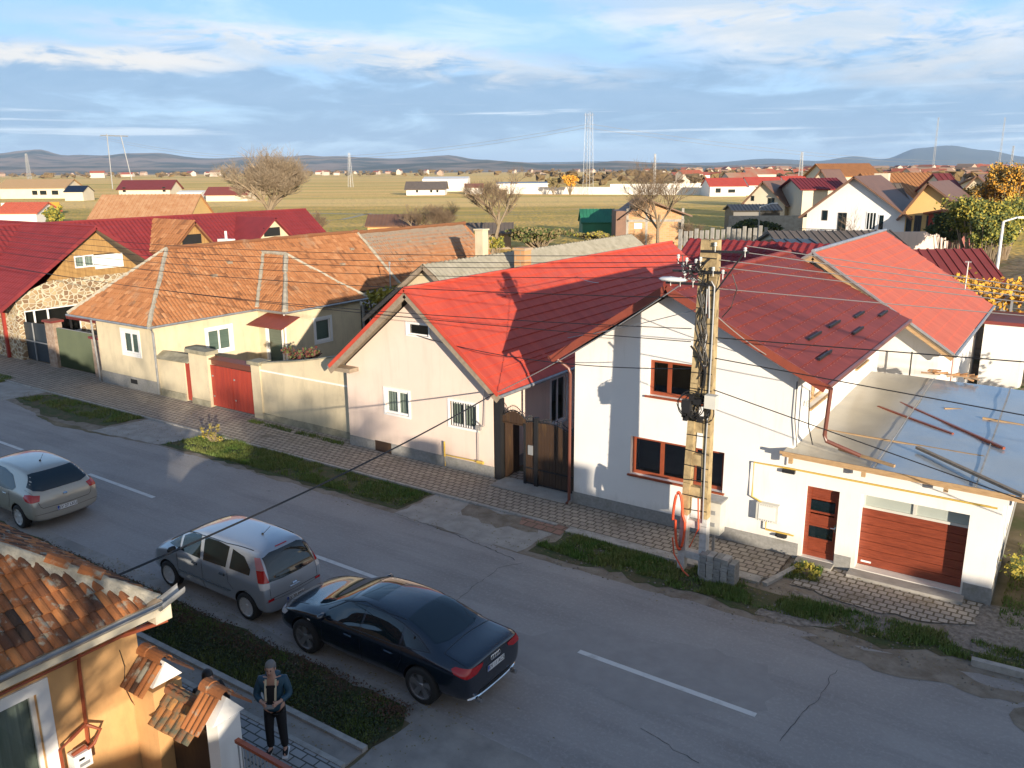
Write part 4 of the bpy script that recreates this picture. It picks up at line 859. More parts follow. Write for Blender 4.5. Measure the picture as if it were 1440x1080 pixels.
# gate between the peach and the white house
t = thing('yard_gate', 'brown boarded double yard gate with black iron frame, one leaf open', 'gate', (-12.9, 20.3, 0)); GY = 20.3
mb = MB(); mb.box(-14.42, -14.2, GY-.12, GY+.1, 0, 2.65); mb.build('post', 'iron_black', t)
for bx_ in ((-13.02, -12.9, GY-.07, GY+.05, 0.05, 2.25), (-11.58, -11.46, GY-.07, GY+.05, 0.05, 1.9), (-13.42, -13.34, GY-.04, GY+.04, .05, 2.0)): mb = MB(); mb.box(*bx_); mb.build('post', 'iron_black', t)
def leaf(x0, x1, zt0, zt1, y, nm, bump=.12):
    mb = MB(); n = max(4, int((x1-x0)/.1))
    for i in range(n):
        a = x0+(x1-x0)*i/n; b = x0+(x1-x0)*(i+1)/n; q = (i+.5)/n; zt = zt0+(zt1-zt0)*q+bump*math.sin(q*3.1416)
        mb.box(a+.004, b-.004, y-.012-(i % 2)*.006, y+.012, .12, zt)
    o = mb.build(nm, 'gate_brown', t); mb = MB(); mb.bar((x0, y-.03, .62), (x1, y-.03, .62), .03, .04); mb.bar((x0, y-.03, .14), (x1, y-.03, .14), .03, .04); pts = []
    for i in range(13):
        q = i/12; pts.append((x0+(x1-x0)*q, y, zt0+(zt1-zt0)*q+bump*math.sin(q*3.1416)+.03))
    mb.tube(pts, .02, 5); mb.tube([(p[0], p[1], p[2]+.13*math.sin(i/12*3.1416)+.01) for i, p in enumerate(pts)], .012, 5)
    for i in range(1, 12): mb.tube([pts[i], (pts[i][0], y, pts[i][2]+.13*math.sin(i/12*3.1416)+.06)], .008, 4)
    mb.build('ironwork', 'iron_black', o); return o
lf = leaf(-12.9, -11.58, 2.08, 1.82, GY, 'gate_leaf'); lf2 = leaf(-13.36, -13.02, 2.02, 2.08, GY, 'gate_leaf', .02)
leaf(-14.2, -13.36, 2.1, 2.1, GY, 'overpanel', .22)
me = bpy.data.objects['overpanel'].data
for v in me.vertices:
    if v.co.z < 1.9: v.co.z = 1.9+(v.co.z)*.02
ir = [o for o in bpy.data.objects if o.parent and o.parent.name == 'overpanel'][0]
for v in ir.data.vertices:
    if v.co.z < 1.7: v.co.z = 1.95
mb = MB()
for i in range(8): mb.box(-14.16+.0, -14.13, GY+.05+i*.095, GY+.14+i*.095, .12, 1.88)
mb.build('gate_leaf', 'gate_brown', t)
mb = MB(); mb.box(-13.25, -13.08, GY-.05, GY-.02, 1.05, 1.35); mb.build('letter_box', 'steel_galv', t)

# ================================================================== CREAM TILED HOUSE (left)
t = thing('cream_house', 'long cream house with old clay tile hip roof and red gate yard', 'house', (-34.5, 26, 0))
LYY = 20.6; fr = Fr((0, LYY, 0), (1, 0, 0), (0, -1, 0)); fs = Fr((-32.5, 0, 0), (0, 1, 0), (1, 0, 0)); fb = Fr((0, 26.1, 0), (1, 0, 0), (0, -1, 0)); fe = Fr((-30.6, 0, 0), (0, 1, 0), (1, 0, 0))
def rectY(p0, p1, Y): a = onY(*p0, Y); b = onY(*p1, Y); return (a.x, b.x, b.z, a.z)
def rectX(p0, p1, X): a = onX(*p0, X); b = onX(*p1, X); return (a.y, b.y, b.z, a.z)
w1 = (-34.85, -33.72, 1.70, 2.62); a = onX(291, 462, -32.5); b = onX(326, 489, -32.5); w2 = (a.y, b.y, 1.45, 2.45); a = onX(443, 448, -30.6); b = onX(465, 476, -30.6); w3 = (a.y, b.y, b.z, a.z-.1)
a = onY(375, 460, 26.1); b = onY(399, 505, 26.1); dd = (a.x, b.x, .25, 2.35)
mb = MB(); fr.wall(mb, [(-36.9, 0), (-32.5, 0), (-32.5, 3.1), (-36.9, 3.1)], [w1], .1); fs.wall(mb, [(LYY, 0), (26.1, 0), (26.1, 3.1), (LYY, 3.1)], [w2], .1)
fb.wall(mb, [(-32.5, 0), (-30.6, 0), (-30.6, 3.1), (-32.5, 3.1)], [dd], .1); fe.wall(mb, [(26.1, 0), (31.1, 0), (31.1, 3.1), (26.1, 3.1)], [w3], .1)
mb.add([(-30.6, 31.1, 0), (-32.5, 31.1, 0), (-32.5, 31.1, 3.1), (-30.6, 31.1, 3.1)], [(0, 1, 2, 3)]); mb.add([(-36.9, LYY, 0), (-36.9, 46, 0), (-36.9, 46, 3.1), (-36.9, LYY, 3.1)], [(0, 1, 2, 3)])
mb.add([(-36.9, 46, 0), (-32.5, 46, 0), (-32.5, 46, 3.2), (-35.4, 46, 5.7), (-36.9, 46, 3.1)], [(0, 1, 2, 3, 4)]); mb.build('wall', 'render_cream', t)
f6 = Fr((-32.5, 0, 0), (0, 1, 0), (1, 0, 0)); mb = MB(); f6.wall(mb, [(31.1, 0), (46, 0), (46, 3.1), (31.1, 3.1)], [(32.6, 33.8, .9, 2.3)], .1); mb.build('wall', 'render_white', t)
mb = MB(); fr.box(mb, -36.93, -32.48, 0, .60, 0, .03); mb.box(-32.5, -32.47, LYY, 26, 0, .55); mb.build('plinth', 'plinth_grey', t)
mb = MB(); fr.box(mb, -34.6, -34.1, .3, .5, .03, .04); mb.build('cellar_vent', 'dark_void', t)
window(fr, t, *w1, (.52,), sur=.16, back='blind_green', depth=.08); window(fs, t, *w2, (.5,), sur=.14, back='blind_green', depth=.08); window(fe, t, *w3, (), sur=.14, back='blind_green', depth=.08)
window(fb, t, *dd, (), sur=.1, back='blind_green', depth=.08, name='door'); window(f6, t, 32.6, 33.8, .9, 2.3, (.5,), sur=.08, back='room_dark', depth=.08, pane='pane_dim')
E0 = -32.25; Zs = 3.1; RX = -35.4; ZR = 5.93; HY = 23.56; FY = 20.25; V1 = math.hypot(3.15, 2.83)
mb = MB()
def ins(u, v):
    f = v/V1; y = FY+u
    if y < FY+f*3.31: return False
    if f < .82 and 25.9+f/.8*2.7 < y < 31.3-f/.8*2.7: return False
    return True
clay_plane(mb, (E0, FY, Zs), (0, 1, 0), (-3.15, 0, 2.83), 35.9-FY, V1, ins, seed=11)
V2 = math.hypot(3.31, 2.83)
clay_plane(mb, (-38.55, FY, Zs), (1, 0, 0), (0, 3.31, 2.83), 6.3, V2, lambda u, v: 3.15*v/V2 < u < 6.3-3.15*v/V2, seed=12)
V3 = math.hypot(2.7, 2.26); clay_plane(mb, (-34.9, 25.9, Zs), (1, 0, 0), (0, 2.7, 2.26), 4.6, V3, lambda u, v: 2.65-2.51*v/V3 < u < 4.6-2.8*v/V3, seed=13, base=.4)
V4 = math.hypot(2.8, 2.26); clay_plane(mb, (-30.3, 25.9, Zs), (0, 1, 0), (-2.8, 0, 2.26), 5.4, V4, lambda u, v: 2.7*v/V4 < u < 5.4-2.7*v/V4, seed=14)
rf = mb.build('roof', 'clay_tile', t)
mb = MB(); clay_plane(mb, (E0+.1, 36.1, Zs-.12), (0, 1, 0), (-3.25, 0, 2.83), 10.2, V1+.05, None, seed=15, base=.45); mb.build('roof', 'clay_tile', t)
mb = MB()
und = [[(E0, HY-3.31, Zs), (E0, 46, Zs), (RX, 46, ZR), (RX, HY, ZR)], [(-38.55, FY, Zs), (E0, FY, Zs), (RX, HY, ZR)], [(-38.55, FY, Zs), (RX, HY, ZR), (RX, 46, ZR), (-38.55, 46, Zs)],
       [(-32.25, 25.9, Zs), (-30.3, 25.9, Zs), (-33.1, 28.6, 5.36), (-34.76, 28.6, 5.36)], [(-30.3, 25.9, Zs), (-30.3, 31.3, Zs), (-33.1, 28.6, 5.36)], [(-30.3, 31.3, Zs), (-32.25, 31.3, Zs), (-34.76, 28.6, 5.36), (-33.1, 28.6, 5.36)]]
for q in und:
    q = [Vector(p) for p in q]; n_ = (q[1]-q[0]).cross(q[2]-q[0]).normalized(); n_ = n_ if n_.z > 0 else -n_
    mb.slab([p-n_*.01 for p in q], .05)
mb.build('underlay', 'wood_old', rf)
mb = MB(); up_ = Vector((0, 0, .05))
def cap(a, b, r=.10):
    a = Vector(a)+up_; b = Vector(b)+up_; n = max(2, int((b-a).length/.4)); rr = random.Random(n)
    mb.tube([a.lerp(b, i/n)+Vector((rr.uniform(-.02, .02), rr.uniform(-.02, .02), rr.uniform(-.01, .02))) for i in range(n+1)], [r*rr.uniform(.8, 1.2) for _ in range(n+1)], 6)
mb = MB(); cap((E0, FY, Zs), (RX, HY, ZR)); mb.build('ridge_mortar', 'mortar', rf); mb = MB(); cap((-38.55, FY, Zs), (RX, HY, ZR)); mb.build('ridge_mortar', 'mortar', rf); mb = MB(); cap((-32.25, 25.9, Zs), (-34.76, 28.6, 5.36), .12); mb.build('ridge_mortar', 'mortar', rf); mb = MB(); cap((-30.3, 25.9, Zs), (-33.1, 28.6, 5.36), .12); cap((-33.1, 28.6, 5.36), (-34.9, 28.6, 5.38)); cap((-33.1, 28.6, 5.36), (-30.3, 31.3, Zs), .08); mb.build('ridge_mortar', 'mortar', rf); mb = MB(); cap((E0, 36, Zs), (RX, 36, ZR), .09)
mb.build('ridge_mortar', 'mortar', rf)
mb = MB(); cap((RX, HY, ZR), (RX, 36, ZR), .12); cap((RX, 36, ZR-.06), (RX, 46.3, ZR-.06), .12); mb.build('ridge_tiles', 'clay_tile', rf)
for u, v in ((24.9, 2.2), (26.2, 2.9), (33.0, 1.9), (37.6, 1.7), (39.5, 3.0), (41.5, 2.6), (34.5, 2.9)):
    c = Vector((E0, u, Zs))+Vector((-3.15, 0, 2.83)).normalized()*v+Vector((0, 0, .1)); mb = MB(); mb.box(c.x-.1, c.x+.1, c.y-.13, c.y+.13, c.z-.05, c.z+.07); mb.build('roof_vent', 'wood_old', rf)
mb = MB(); mb.tube([(E0+.05, FY, Zs-.03), (E0+.05, 25.9, Zs-.03), (-30.25, 25.85, Zs-.03), (-30.25, 31.3, Zs-.03)], .055, 6); mb.build('gutter', 'zinc', rf); mb = MB(); mb.tube([(-38.6, FY-.05, Zs-.03), (E0, FY-.05, Zs-.03)], .055, 6); mb.build('gutter', 'zinc', rf)
mb = MB(); mb.tube([(-32.3, 20.35, 3.0), (-32.42, 20.5, 2.8), (-32.42, 20.5, .1)], .05, 7); mb.build('downpipe', 'zinc', t)
mb = MB(); mb.tube([(-36.95, 20.4, 3.0), (-36.95, 20.5, .1)], .045, 7); mb.build('downpipe', 'zinc', t)
mb = MB(); mb.tube([(-30.55, 26.05, 3.0), (-30.55, 26.05, .3)], .05, 7); mb.build('downpipe', 'plastic_white', t)
mb = MB(); mb.tube([(-30.4, 31.0, 3.0), (-30.1, 31.0, 2.9), (-30.4, 31.1, 2.6), (-30.45, 31.1, .3)], .05, 7); mb.build('downpipe', 'zinc', t)
a = onY(352, 455, 25.2); b = onY(398, 458, 25.2); mb = MB(); mb.slab([(a.x, 25.0, 2.52), (b.x+.1, 25.0, 2.52), (b.x+.15, 26.08, 2.95), (a.x+.2, 26.08, 2.95)], .04); mb.build('door_canopy', 'fascia_rust', t)
# yard wall with gate posts
t = thing('yard_wall', 'cream yard wall with piers and caps beside the red gate', 'wall', (-26.5, 20.6, 0)); fr = Fr((0, 20.6, 0), (1, 0, 0), (0, -1, 0))
mb = MB(); mb.slab([(-25.75, 20.6, 0), (-20.75, 20.6, 0), (-20.75, 20.6, 3.0), (-21.4, 20.6, 3.05), (-23.5, 20.6, 2.62), (-25.75, 20.6, 2.28)], .2)
mb.box(-32.47, -30.62, 20.62, 20.82, 0, 1.75); mb.box(-30.15, -28.95, 20.55, 20.95, 0, 2.22); mb.box(-26.25, -25.75, 20.55, 20.95, 0, 2.2); mb.build('wall', 'render_cream', t)
mb = MB(); fr.box(mb, -25.75, -20.76, 0, .3, 0, .04); fr.box(mb, -30.15, -28.95, 0, .3, .05, .08); fr.box(mb, -32.45, -30.62, 0, .35, -.02, .03); mb.build('plinth', 'plinth_stain', t)
mb = MB(); fr.box(mb, -25.75, -20.76, 1.98, 2.04, 0, .02); mb.build('band', 'render_white', t)
mb = MB(); mb.box(-30.25, -28.85, 20.45, 21.05, 2.22, 2.38); mb.box(-26.35, -25.65, 20.45, 21.05, 2.2, 2.34); mb.slab([(-32.5, 20.5, 1.72), (-30.2, 20.5, 1.78), (-30.2, 20.95, 1.98), (-32.5, 20.95, 1.98)], .05)
for a, b in (((-25.65, 2.3), (-23.5, 2.64)), ((-23.5, 2.64), (-21.4, 3.07)), ((-21.4, 3.07), (-20.8, 3.03))): mb.bar((a[0], 20.7, a[1]), (b[0], 20.7, b[1]), .26, .05)
mb.build('coping', 'plinth_stain', t)
t = thing('red_gate', 'rusty red double driveway gate with sheet canopy between cream piers', 'gate', (-27.6, 20.7, 0))
for x0, x1 in ((-28.93, -27.62), (-27.58, -26.27)):
    mb = MB(); n = 7
    for i in range(n): mb.box(x0+(x1-x0)*i/n+.006, x0+(x1-x0)*(i+1)/n-.006, 20.66, 20.69, .12, 1.82)
    mb.box(x0, x1, 20.69, 20.72, .14, 1.8); o = mb.build('gate_leaf', 'gate_red', t)
    mb = MB(); mb.box(x0+.1, x0+.16, 20.63, 20.66, 1.35, 1.41); mb.box(x0+.1, x0+.16, 20.63, 20.66, .5, .56); mb.build('hinge', 'plinth_grey', o)
mb = MB(); mb.slab([(-28.95, 20.62, 2.08), (-26.25, 20.62, 2.08), (-26.25, 21.0, 2.14), (-28.95, 21.0, 2.14)], .04); mb.box(-28.95, -26.25, 20.74, 20.8, 1.82, 2.1); mb.build('canopy', 'pipe_brown', t)
mb = MB(); mb.box(-30.6, -30.17, 20.66, 20.7, .1, 1.8); mb.tube([(-30.25, 20.62, .95), (-30.25, 20.66, .95)], .02, 6); tag(mb.build('yard_door', 'gate_red'), 'narrow red yard door beside the cream gate pier', 'door')
# garden plants behind the wall
def leafball(name, label, cat, c, rx, ry, rz, n, m, seed=1, size=.09, trunk=None, m2=None, group=None, lumps=7):
    rnd = random.Random(seed); c = Vector(c); root = thing(name, label, cat, (c.x, c.y, 0), group); L_ = [MB(), MB()]
    cs = [(Vector((rnd.uniform(-.8, .8)*rx, rnd.uniform(-.8, .8)*ry, (rnd.random()**.8*1.7-.95)*rz*.85)), rnd.uniform(.16, .42)) for _ in range(lumps*2)]
    for i in range(n):
        q, s_ = rnd.choice(cs); d = Vector((rnd.gauss(0, 1), rnd.gauss(0, 1), rnd.gauss(0, 1))).normalized()*(rnd.random()**.6)*s_*rnd.choice((1, 1, 1.35))
        p = c+q+Vector((d.x*rx, d.y*ry, d.z*rz)); a = Vector((rnd.gauss(0, 1), rnd.gauss(0, 1), rnd.gauss(0, 1))).normalized(); b = a.orthogonal().normalized(); a = a*size*rnd.uniform(.6, 1.4); b = b*size*rnd.uniform(.4, 1.0)
        L_[1 if (m2 and rnd.random() < .4) else 0].add([p-a, p-b, p+a, p+b], [(0, 1, 2, 3)])
    L_[0].build('foliage', m, root)
    if m2: L_[1].build('foliage', m2, root)
    mb = MB()
    for q, s_ in cs:
        b0 = Vector((c.x+rnd.uniform(-.1, .1)*rx, c.y+rnd.uniform(-.1, .1)*ry, 0.0)); e_ = c+q; mid = b0.lerp(e_, .5)+Vector((rnd.uniform(-.1, .1)*rx, rnd.uniform(-.1, .1)*ry, 0))
        r0 = trunk or .03; mb.tube([b0, mid, e_], [r0, r0*.6, r0*.2], 5)
    mb.build('stems', 'bark', root); return root
leafball('rose_bush', 'dark red leaved bush behind the cream yard wall', 'bush', (-24.6, 21.6, 2.5), 1.0, .5, .5, 500, 'leaf_red', 3, .06, m2='leaf_green')
t = thing('pergola', 'iron pergola with green vine beyond the cream house', 'pergola', (-29.2, 34, 0))
mb = MB()
for x, y in ((-31.2, 32.5), (-27.5, 32.5), (-31.2, 36.5), (-27.5, 36.5)): mb.tube([(x, y, 0), (x, y, 2.9)], .04, 5)
for y in (32.5, 33.8, 35.2, 36.5): mb.tube([(-31.4, y, 2.9), (-27.2, y, 2.9)], .03, 5)
mb.build('frame', 'iron_black', t)
mb = MB(); rnd = random.Random(4)
for i in range(2600):
    p = Vector((rnd.uniform(-31.5, -27), rnd.uniform(32, 36.8), 2.95+rnd.gauss(0, .16)-max(0, rnd.gauss(-.5, .7)))); a = Vector((rnd.gauss(0, 1), rnd.gauss(0, 1), rnd.gauss(0, 1))).normalized()*.11; b = a.orthogonal()*.7; mb.add([p-a, p-b, p+a, p+b], [(0, 1, 2, 3)])
mb.build('vine', 'leaf_lime', t)
# grey sheet roofed house behind the peach house
a = onX(594, 373, -23); b = onX(888, 329, -23); t = thing('grey_roof_house', 'cream gabled outbuilding with old grey corrugated roof behind the red roof', 'house', (-23, 38, 0))
zr = a.z; y0, y1 = a.y, b.y; k = .72; hw = 3.6
house_shell(-23-hw+.35, -23+hw-.35, y0+.35, y1-.3, zr-k*(hw-.35)-.12, zr-.12, 'y').build('wall', 'render_cream', t)
for sg in (1, -1):
    e_ = Vector((-23+sg*hw, y0, zr-k*hw)); metal_plane(e_, (0, 1, 0), (-sg*hw, 0, k*hw), y1-y0, math.hypot(hw, k*hw), wave=.3, amp=.03, mod=1.8, step=.02).build('roof', 'asbestos', t)
mb = MB(); mb.slab([(-23+hw, y0, zr-k*hw-.01), (-23+hw, y1, zr-k*hw-.01), (-23, y1, zr-.01), (-23, y0, zr-.01)], .04); mb.slab([(-23-hw, y0, zr-k*hw-.01), (-23-hw, y1, zr-k*hw-.01), (-23, y1, zr-.01), (-23, y0, zr-.01)], .04)
for sg in (1, -1): mb.bar((-23+sg*hw, y0, zr-k*hw-.08), (-23, y0, zr-.08), .05, .16)
mb.build('verge_board', 'wood_old', t)
c = onX(735, 350, -21.5); mb = MB(); mb.box(c.x-.28, c.x+.28, c.y-.28, c.y+.28, c.z-1.3, c.z-.05); mb.box(c.x-.34, c.x+.34, c.y-.34, c.y+.34, c.z-.05, c.z+.06); mb.build('chimney', 'brick_raw', t)
c = onX(677, 325, -30); mb = MB(); mb.box(c.x-.28, c.x+.28, c.y-.28, c.y+.28, 0, c.z+.05); mb.box(c.x-.34, c.x+.34, c.y-.34, c.y+.34, c.z+.05, c.z+.14); tag(mb.build('chimney_stack', 'render_cream'), 'tall freestanding cream chimney stack at the end of the clay tile roof', 'chimney')
c = onX(549, 402, -30.9); mb = MB(); mb.tube([(c.x, c.y, c.z-.1), (c.x, c.y, c.z+1.15)], .035, 6); mb.lathe([(.02, 0), (.06, .03), (.06, .12), (.02, .15)], (c.x, c.y, c.z+1.15), n=8); tag(mb.build('vent_pipe', 'steel_galv'), 'thin vent pipe with white cap at the shaded eave of the clay roof', 'pipe')

# ================================================================== STONE HOUSE WITH CRIMSON ROOF (far left)
t = thing('stone_house', 'rubble stone house with crimson metal roof and timber gable window at the left', 'house', (-47, 24, 0))
GX = -44.3; a = onX(135, 320, GX); AY, AZ = a.y, a.z; EY, EZ = 19.9, 2.75; kk = (AZ-EZ)/(AY-EY); BY = AY+(AZ-2.9)/kk
f7 = Fr((GX-.5, 0, 0), (0, 1, 0), (1, 0, 0)); f8 = Fr((0, 20.95, 0), (1, 0, 0), (0, -1, 0)); XL = -62
bw = (AY-2.0, AY+.6, 4.45, 5.6); zt = lambda y: AZ-.18-kk*abs(y-AY)
p0 = onX(32, 470, GX-.5); p1 = onX(118, 424, GX-.5); b1 = onX(33, 466, GX-.5); gw = (20.95+.35, 24.2, 1.1, 2.55)
mb = MB(); f7.wall(mb, [(20.95, 0), (BY-.6, 0), (BY-.6, zt(BY-.6)), (AY+2.6, 3.95), (AY-2.6, 3.95), (20.95, zt(20.95))], [gw], .12)
f8.wall(mb, [(XL, 0), (GX-.5, 0), (GX-.5, 3.0), (XL, 3.0)]); mb.add([(GX-.5, BY-.6, 0), (XL, BY-.6, 0), (XL, BY-.6, 2.9), (GX-.5, BY-.6, 2.9)], [(0, 1, 2, 3)]); mb.build('wall', 'stone_wall', t)
ww = (AY-1.15, AY+1.2, 4.45, 5.1)
mb = MB(); f7.wall(mb, [(AY-2.75, 3.95), (AY+2.75, 3.95), (AY+.02, AZ-.1)], [ww], .1); mb.build('gable_boards', 'wood_band', t)
mb = MB(); f7.box(mb, AY-.05, AY+1.6, 4.3, 5.05, .01, .04); mb.build('white_panel', 'render_white', t)
window(f7, t, ww[0], ww[0]+1.1, ww[2], ww[3], (.5,), back='curtain', depth=.07, fwid=.08); window(f7, t, *gw, (.18, .42), back='room_dark', depth=.1, fwid=.07, pane='pane_dim')
rv = (Vector((0, AY, AZ))-Vector((0, EY, EZ))); rf = metal_plane((XL, EY, EZ), (1, 0, 0), rv.normalized(), GX-XL, rv.length, wave=.3, amp=.018, mod=.4, step=.025).build('roof', 'metal_crimson', t)
rv2 = Vector((0, AY-BY, AZ-2.9)); metal_plane((XL, BY, 2.9), (1, 0, 0), rv2.normalized(), GX-XL, rv2.length, wave=.6, amp=.018, mod=.8).build('roof', 'metal_crimson', t)
mb = MB(); mb.slab([(XL, EY, EZ), (GX, EY, EZ), (GX, AY, AZ), (XL, AY, AZ)], .08); mb.slab([(XL, BY, 2.9), (GX, BY, 2.9), (GX, AY, AZ), (XL, AY, AZ)], .08); mb.build('soffit', 'wood_old', rf)
mb = MB(); mb.bar((GX+.02, EY, EZ), (GX+.02, AY, AZ), .04, .18); mb.bar((GX+.02, BY, 2.9), (GX+.02, AY, AZ), .04, .18); mb.tube([(XL, AY, AZ+.06), (GX, AY, AZ+.06)], .08, 6); mb.build('verge_trim', 'metal_crimson', rf)
mb = MB(); mb.box(-46.2, -46.05, 20.8, 20.94, 0, 3.0); mb.build('corner_post', 'fence_red', t)
# gates beside it
t = thing('blue_gate', 'dark blue-grey sheet steel double gate beside the stone house', 'gate', (-43.7, 21.2, 0)); mb = MB(); mb.slab([(-45.3, 21.2, .1), (-42.25, 21.2, .1), (-42.25, 21.2, 2.1), (-45.3, 21.2, 2.0)], .05); mb.build('sheet', 'gate_blue', t)
mb = MB(); mb.bar((-45.3, 21.13, 1.1), (-42.25, 21.13, 1.1), .04, .05); mb.bar((-43.8, 21.13, .1), (-43.8, 21.13, 2.05), .05, .04); mb.build('frame', 'steel_galv', t)
t = thing('green_gate', 'ribbed green sheet gate between stone posts', 'gate', (-40, 21.1, 0)); mb = MB()
n = 26; vs = []; fs_ = []
for i in range(n*2+1): x = -41.4+3.2*i/(n*2); y = 21.1+(.05 if i % 2 else -.03); vs += [(x, y, .12), (x, y, 2.05)]
mb.add(vs, [(2*i, 2*i+2, 2*i+3, 2*i+1) for i in range(n*2)]); mb.build('sheet', 'gate_green', t); mb = MB(); mb.bar((-41.4, 21.15, 2.05), (-38.2, 21.15, 2.05), .04, .04); mb.build('top_rail', 'steel_galv', t)
for x0, x1, zt_, lb in ((-42.2, -41.45, 2.3, 'rough stone gate post between the blue and green gates'), (-38.15, -37.0, 1.9, 'rough stone gate post between the green gate and the cream house')):
    t = thing('gate_post', lb, 'gate post', ((x0+x1)/2, 21.1, 0), 'stone gate posts'); mb = MB(); mb.box(x0, x1, 20.95, 21.4, 0, zt_); mb.build('shaft', 'stone_post', t); mb = MB(); mb.box(x0-.06, x1+.06, 20.85, 21.5, zt_, zt_+.1); mb.build('cap', 'metal_maroon', t)
t = thing('yard_canopy', 'dark red ribbed canopy behind the green gate', 'canopy', (-40, 23, 0)); mb = MB(); mb.slab([(-42.5, 22.2, 2.3), (-37.2, 22.2, 2.3), (-37.2, 24.6, 2.6), (-42.5, 24.6, 2.6)], .05); ribs(mb, (-42.5, 22.2, 2.35), (-37.2, 22.2, 2.35), (-37.2, 24.6, 2.65), (-42.5, 24.6, 2.65), 22, .04); mb.build('sheet', 'metal_maroon', t)
for x in (-42.3, -39.9, -37.4): mb = MB(); mb.bar((x, 22.3, 0), (x, 22.3, 2.3), .08, .08); mb.build('post', 'iron_black', t)
# long crimson roofed range behind, with cross gables
t = thing('crimson_range', 'long house range with crimson metal roof and small cross gables behind the stone house', 'house', (-51, 36, 0))
CX = -52.0; a = onX(140, 306, CX); b = onX(430, 299, CX); CZ = (a.z+b.z)/2; cy0, cy1 = 22.0, b.y
house_shell(CX-4.5, CX+4.5, cy0, cy1-.3, CZ-3.7, CZ-.3, 'y').build('wall', 'render_cream', t)
h_ = 3.9; metal_plane((CX+4.9, cy0, CZ-h_), (0, 1, 0), Vector((-4.9, 0, h_)).normalized(), cy1-cy0, math.hypot(4.9, h_), wave=.3, amp=.02, mod=.45, step=.03).build('roof', 'metal_crimson', t)
mb = MB(); mb.slab([(CX+4.9, cy0, CZ-h_), (CX+4.9, cy1, CZ-h_), (CX, cy1, CZ), (CX, cy0, CZ)], .1); mb.slab([(CX-4.9, cy0, CZ-h_), (CX-4.9, cy1, CZ-h_), (CX, cy1, CZ), (CX, cy0, CZ)], .1); mb.tube([(CX, cy0, CZ+.04), (CX, cy1, CZ+.04)], .1, 6); mb.build('roof_deck', 'metal_crimson', t)
for pa, pl, pr, mm, wm in (((275, 312), (246, 346), (302, 344), 'clay_tile', 'wood_band'), ((388, 306), (362, 336), (413, 333), 'metal_crimson', 'render_cream')):
    X1 = CX+4.6; A = onX(*pa, X1); B = onX(*pl, X1); C_ = onX(*pr, X1); hy = (C_.y-B.y)/2; zb = min(B.z, C_.z)
    mb = MB(); mb.add([(X1-.3, B.y, zb), (X1-.3, C_.y, zb), (X1-.3, A.y, A.z-.08), (X1-5, B.y, zb), (X1-5, C_.y, zb), (X1-5, A.y, A.z-.08)], [(0, 1, 2), (0, 2, 5, 3), (1, 4, 5, 2), (0, 3, 4, 1)]); g_ = mb.build('cross_gable', wm, t)
    mb = MB(); k2 = (A.z-zb)/(A.y-B.y)
    mb.slab([(X1, B.y-.4, zb-.4*k2), (X1, A.y, A.z), (X1-5, A.y, A.z), (X1-5, B.y-.4, zb-.4*k2)], .1); mb.slab([(X1, C_.y+.4, zb-.4*k2), (X1, A.y, A.z), (X1-5, A.y, A.z), (X1-5, C_.y+.4, zb-.4*k2)], .1); mb.build('gable_roof', mm, g_)
    mb = MB(); mb.box(X1-.32, X1-.26, A.y-.9, A.y+.5, zb+.15, zb+.75); mb.build('opening', 'dark_void', g_)
    if mm == 'clay_tile':
        mb = MB(); e0 = Vector((X1, B.y-.4, zb-.4*k2+.05)); clay_plane(mb, (X1-5, e0.y, e0.z), (1, 0, 0), (0, A.y-e0.y, A.z-e0.z+.1), 5, math.hypot(A.y-e0.y, A.z-e0.z), seed=44, w_=.28, l_=.4); mb.build('gable_tiles', 'clay_tile', g_)
a = onX(318, 336, CX+6); mb = MB(); mb.box(a.x-.5, a.x+.5, a.y-.3, a.y+.3, a.z-1.6, a.z); mb.tube([(a.x, a.y, a.z), (a.x, a.y, a.z+.5)], .08, 6); mb.build('chimney', 'render_white', t)

# ================================================================== ORANGE HOUSE (near left)
HX, HYf, HZ = -10.85, 6.52, 3.16; KP = .72
t = thing('orange_house', 'orange rendered house with weathered clay tiles at the lower left', 'house', (-15, 3, 0))
f9 = Fr((-11.2, 0, 0), (0, 1, 0), (1, 0, 0)); a = onX(12, 978, -11.2); wz = (2.55, 3.72, .9, 1.78)
c0_ = onX(50, 975, -11.2); c1_ = onX(62, 1075, -11.2); wy1 = c0_.y; wz = (wy1-1.35, wy1, .55, c0_.z)
mb = MB(); f9.wall(mb, [(-9, 0), (6.25, 0), (6.25, 2.95), (-9, 2.95)], [wz], .16); mb.add([(-11.2, 6.25, 0), (-21, 6.25, 0), (-21, 6.25, 2.95), (-11.2, 6.25, 2.95)], [(0, 1, 2, 3)]); mb.build('wall', 'render_orange', t)
window(f9, t, *wz, (.5,), fm='frame_white', back='curtain', depth=.13, fwid=.06, sur=.17)
rf = None; RYo = HYf-4.9; ZRo = HZ+4.9*KP; Vn = math.hypot(1, KP)*4.9
mb = MB(); clay_plane(mb, (HX, -9.5, HZ), (0, 1, 0), (-1, 0, KP), HYf+9.5, Vn, lambda u, v: (u-9.5) < HYf-.0-v/Vn*4.9-.12, w_=.125, l_=.27, h_=.030, seed=21, seg=4, base=.45, jit=.012); rf = mb.build('roof', 'clay_old', t)
mb = MB(); clay_plane(mb, (-21.5, HYf, HZ), (1, 0, 0), (0, -1, KP), HX+21.5, Vn, lambda u, v: (u-21.5) < HX-v/Vn*4.9-.12, w_=.125, l_=.27, h_=.030, seed=22, seg=3, base=.5, jit=.012); mb.build('roof', 'clay_old', t)
mb = MB()
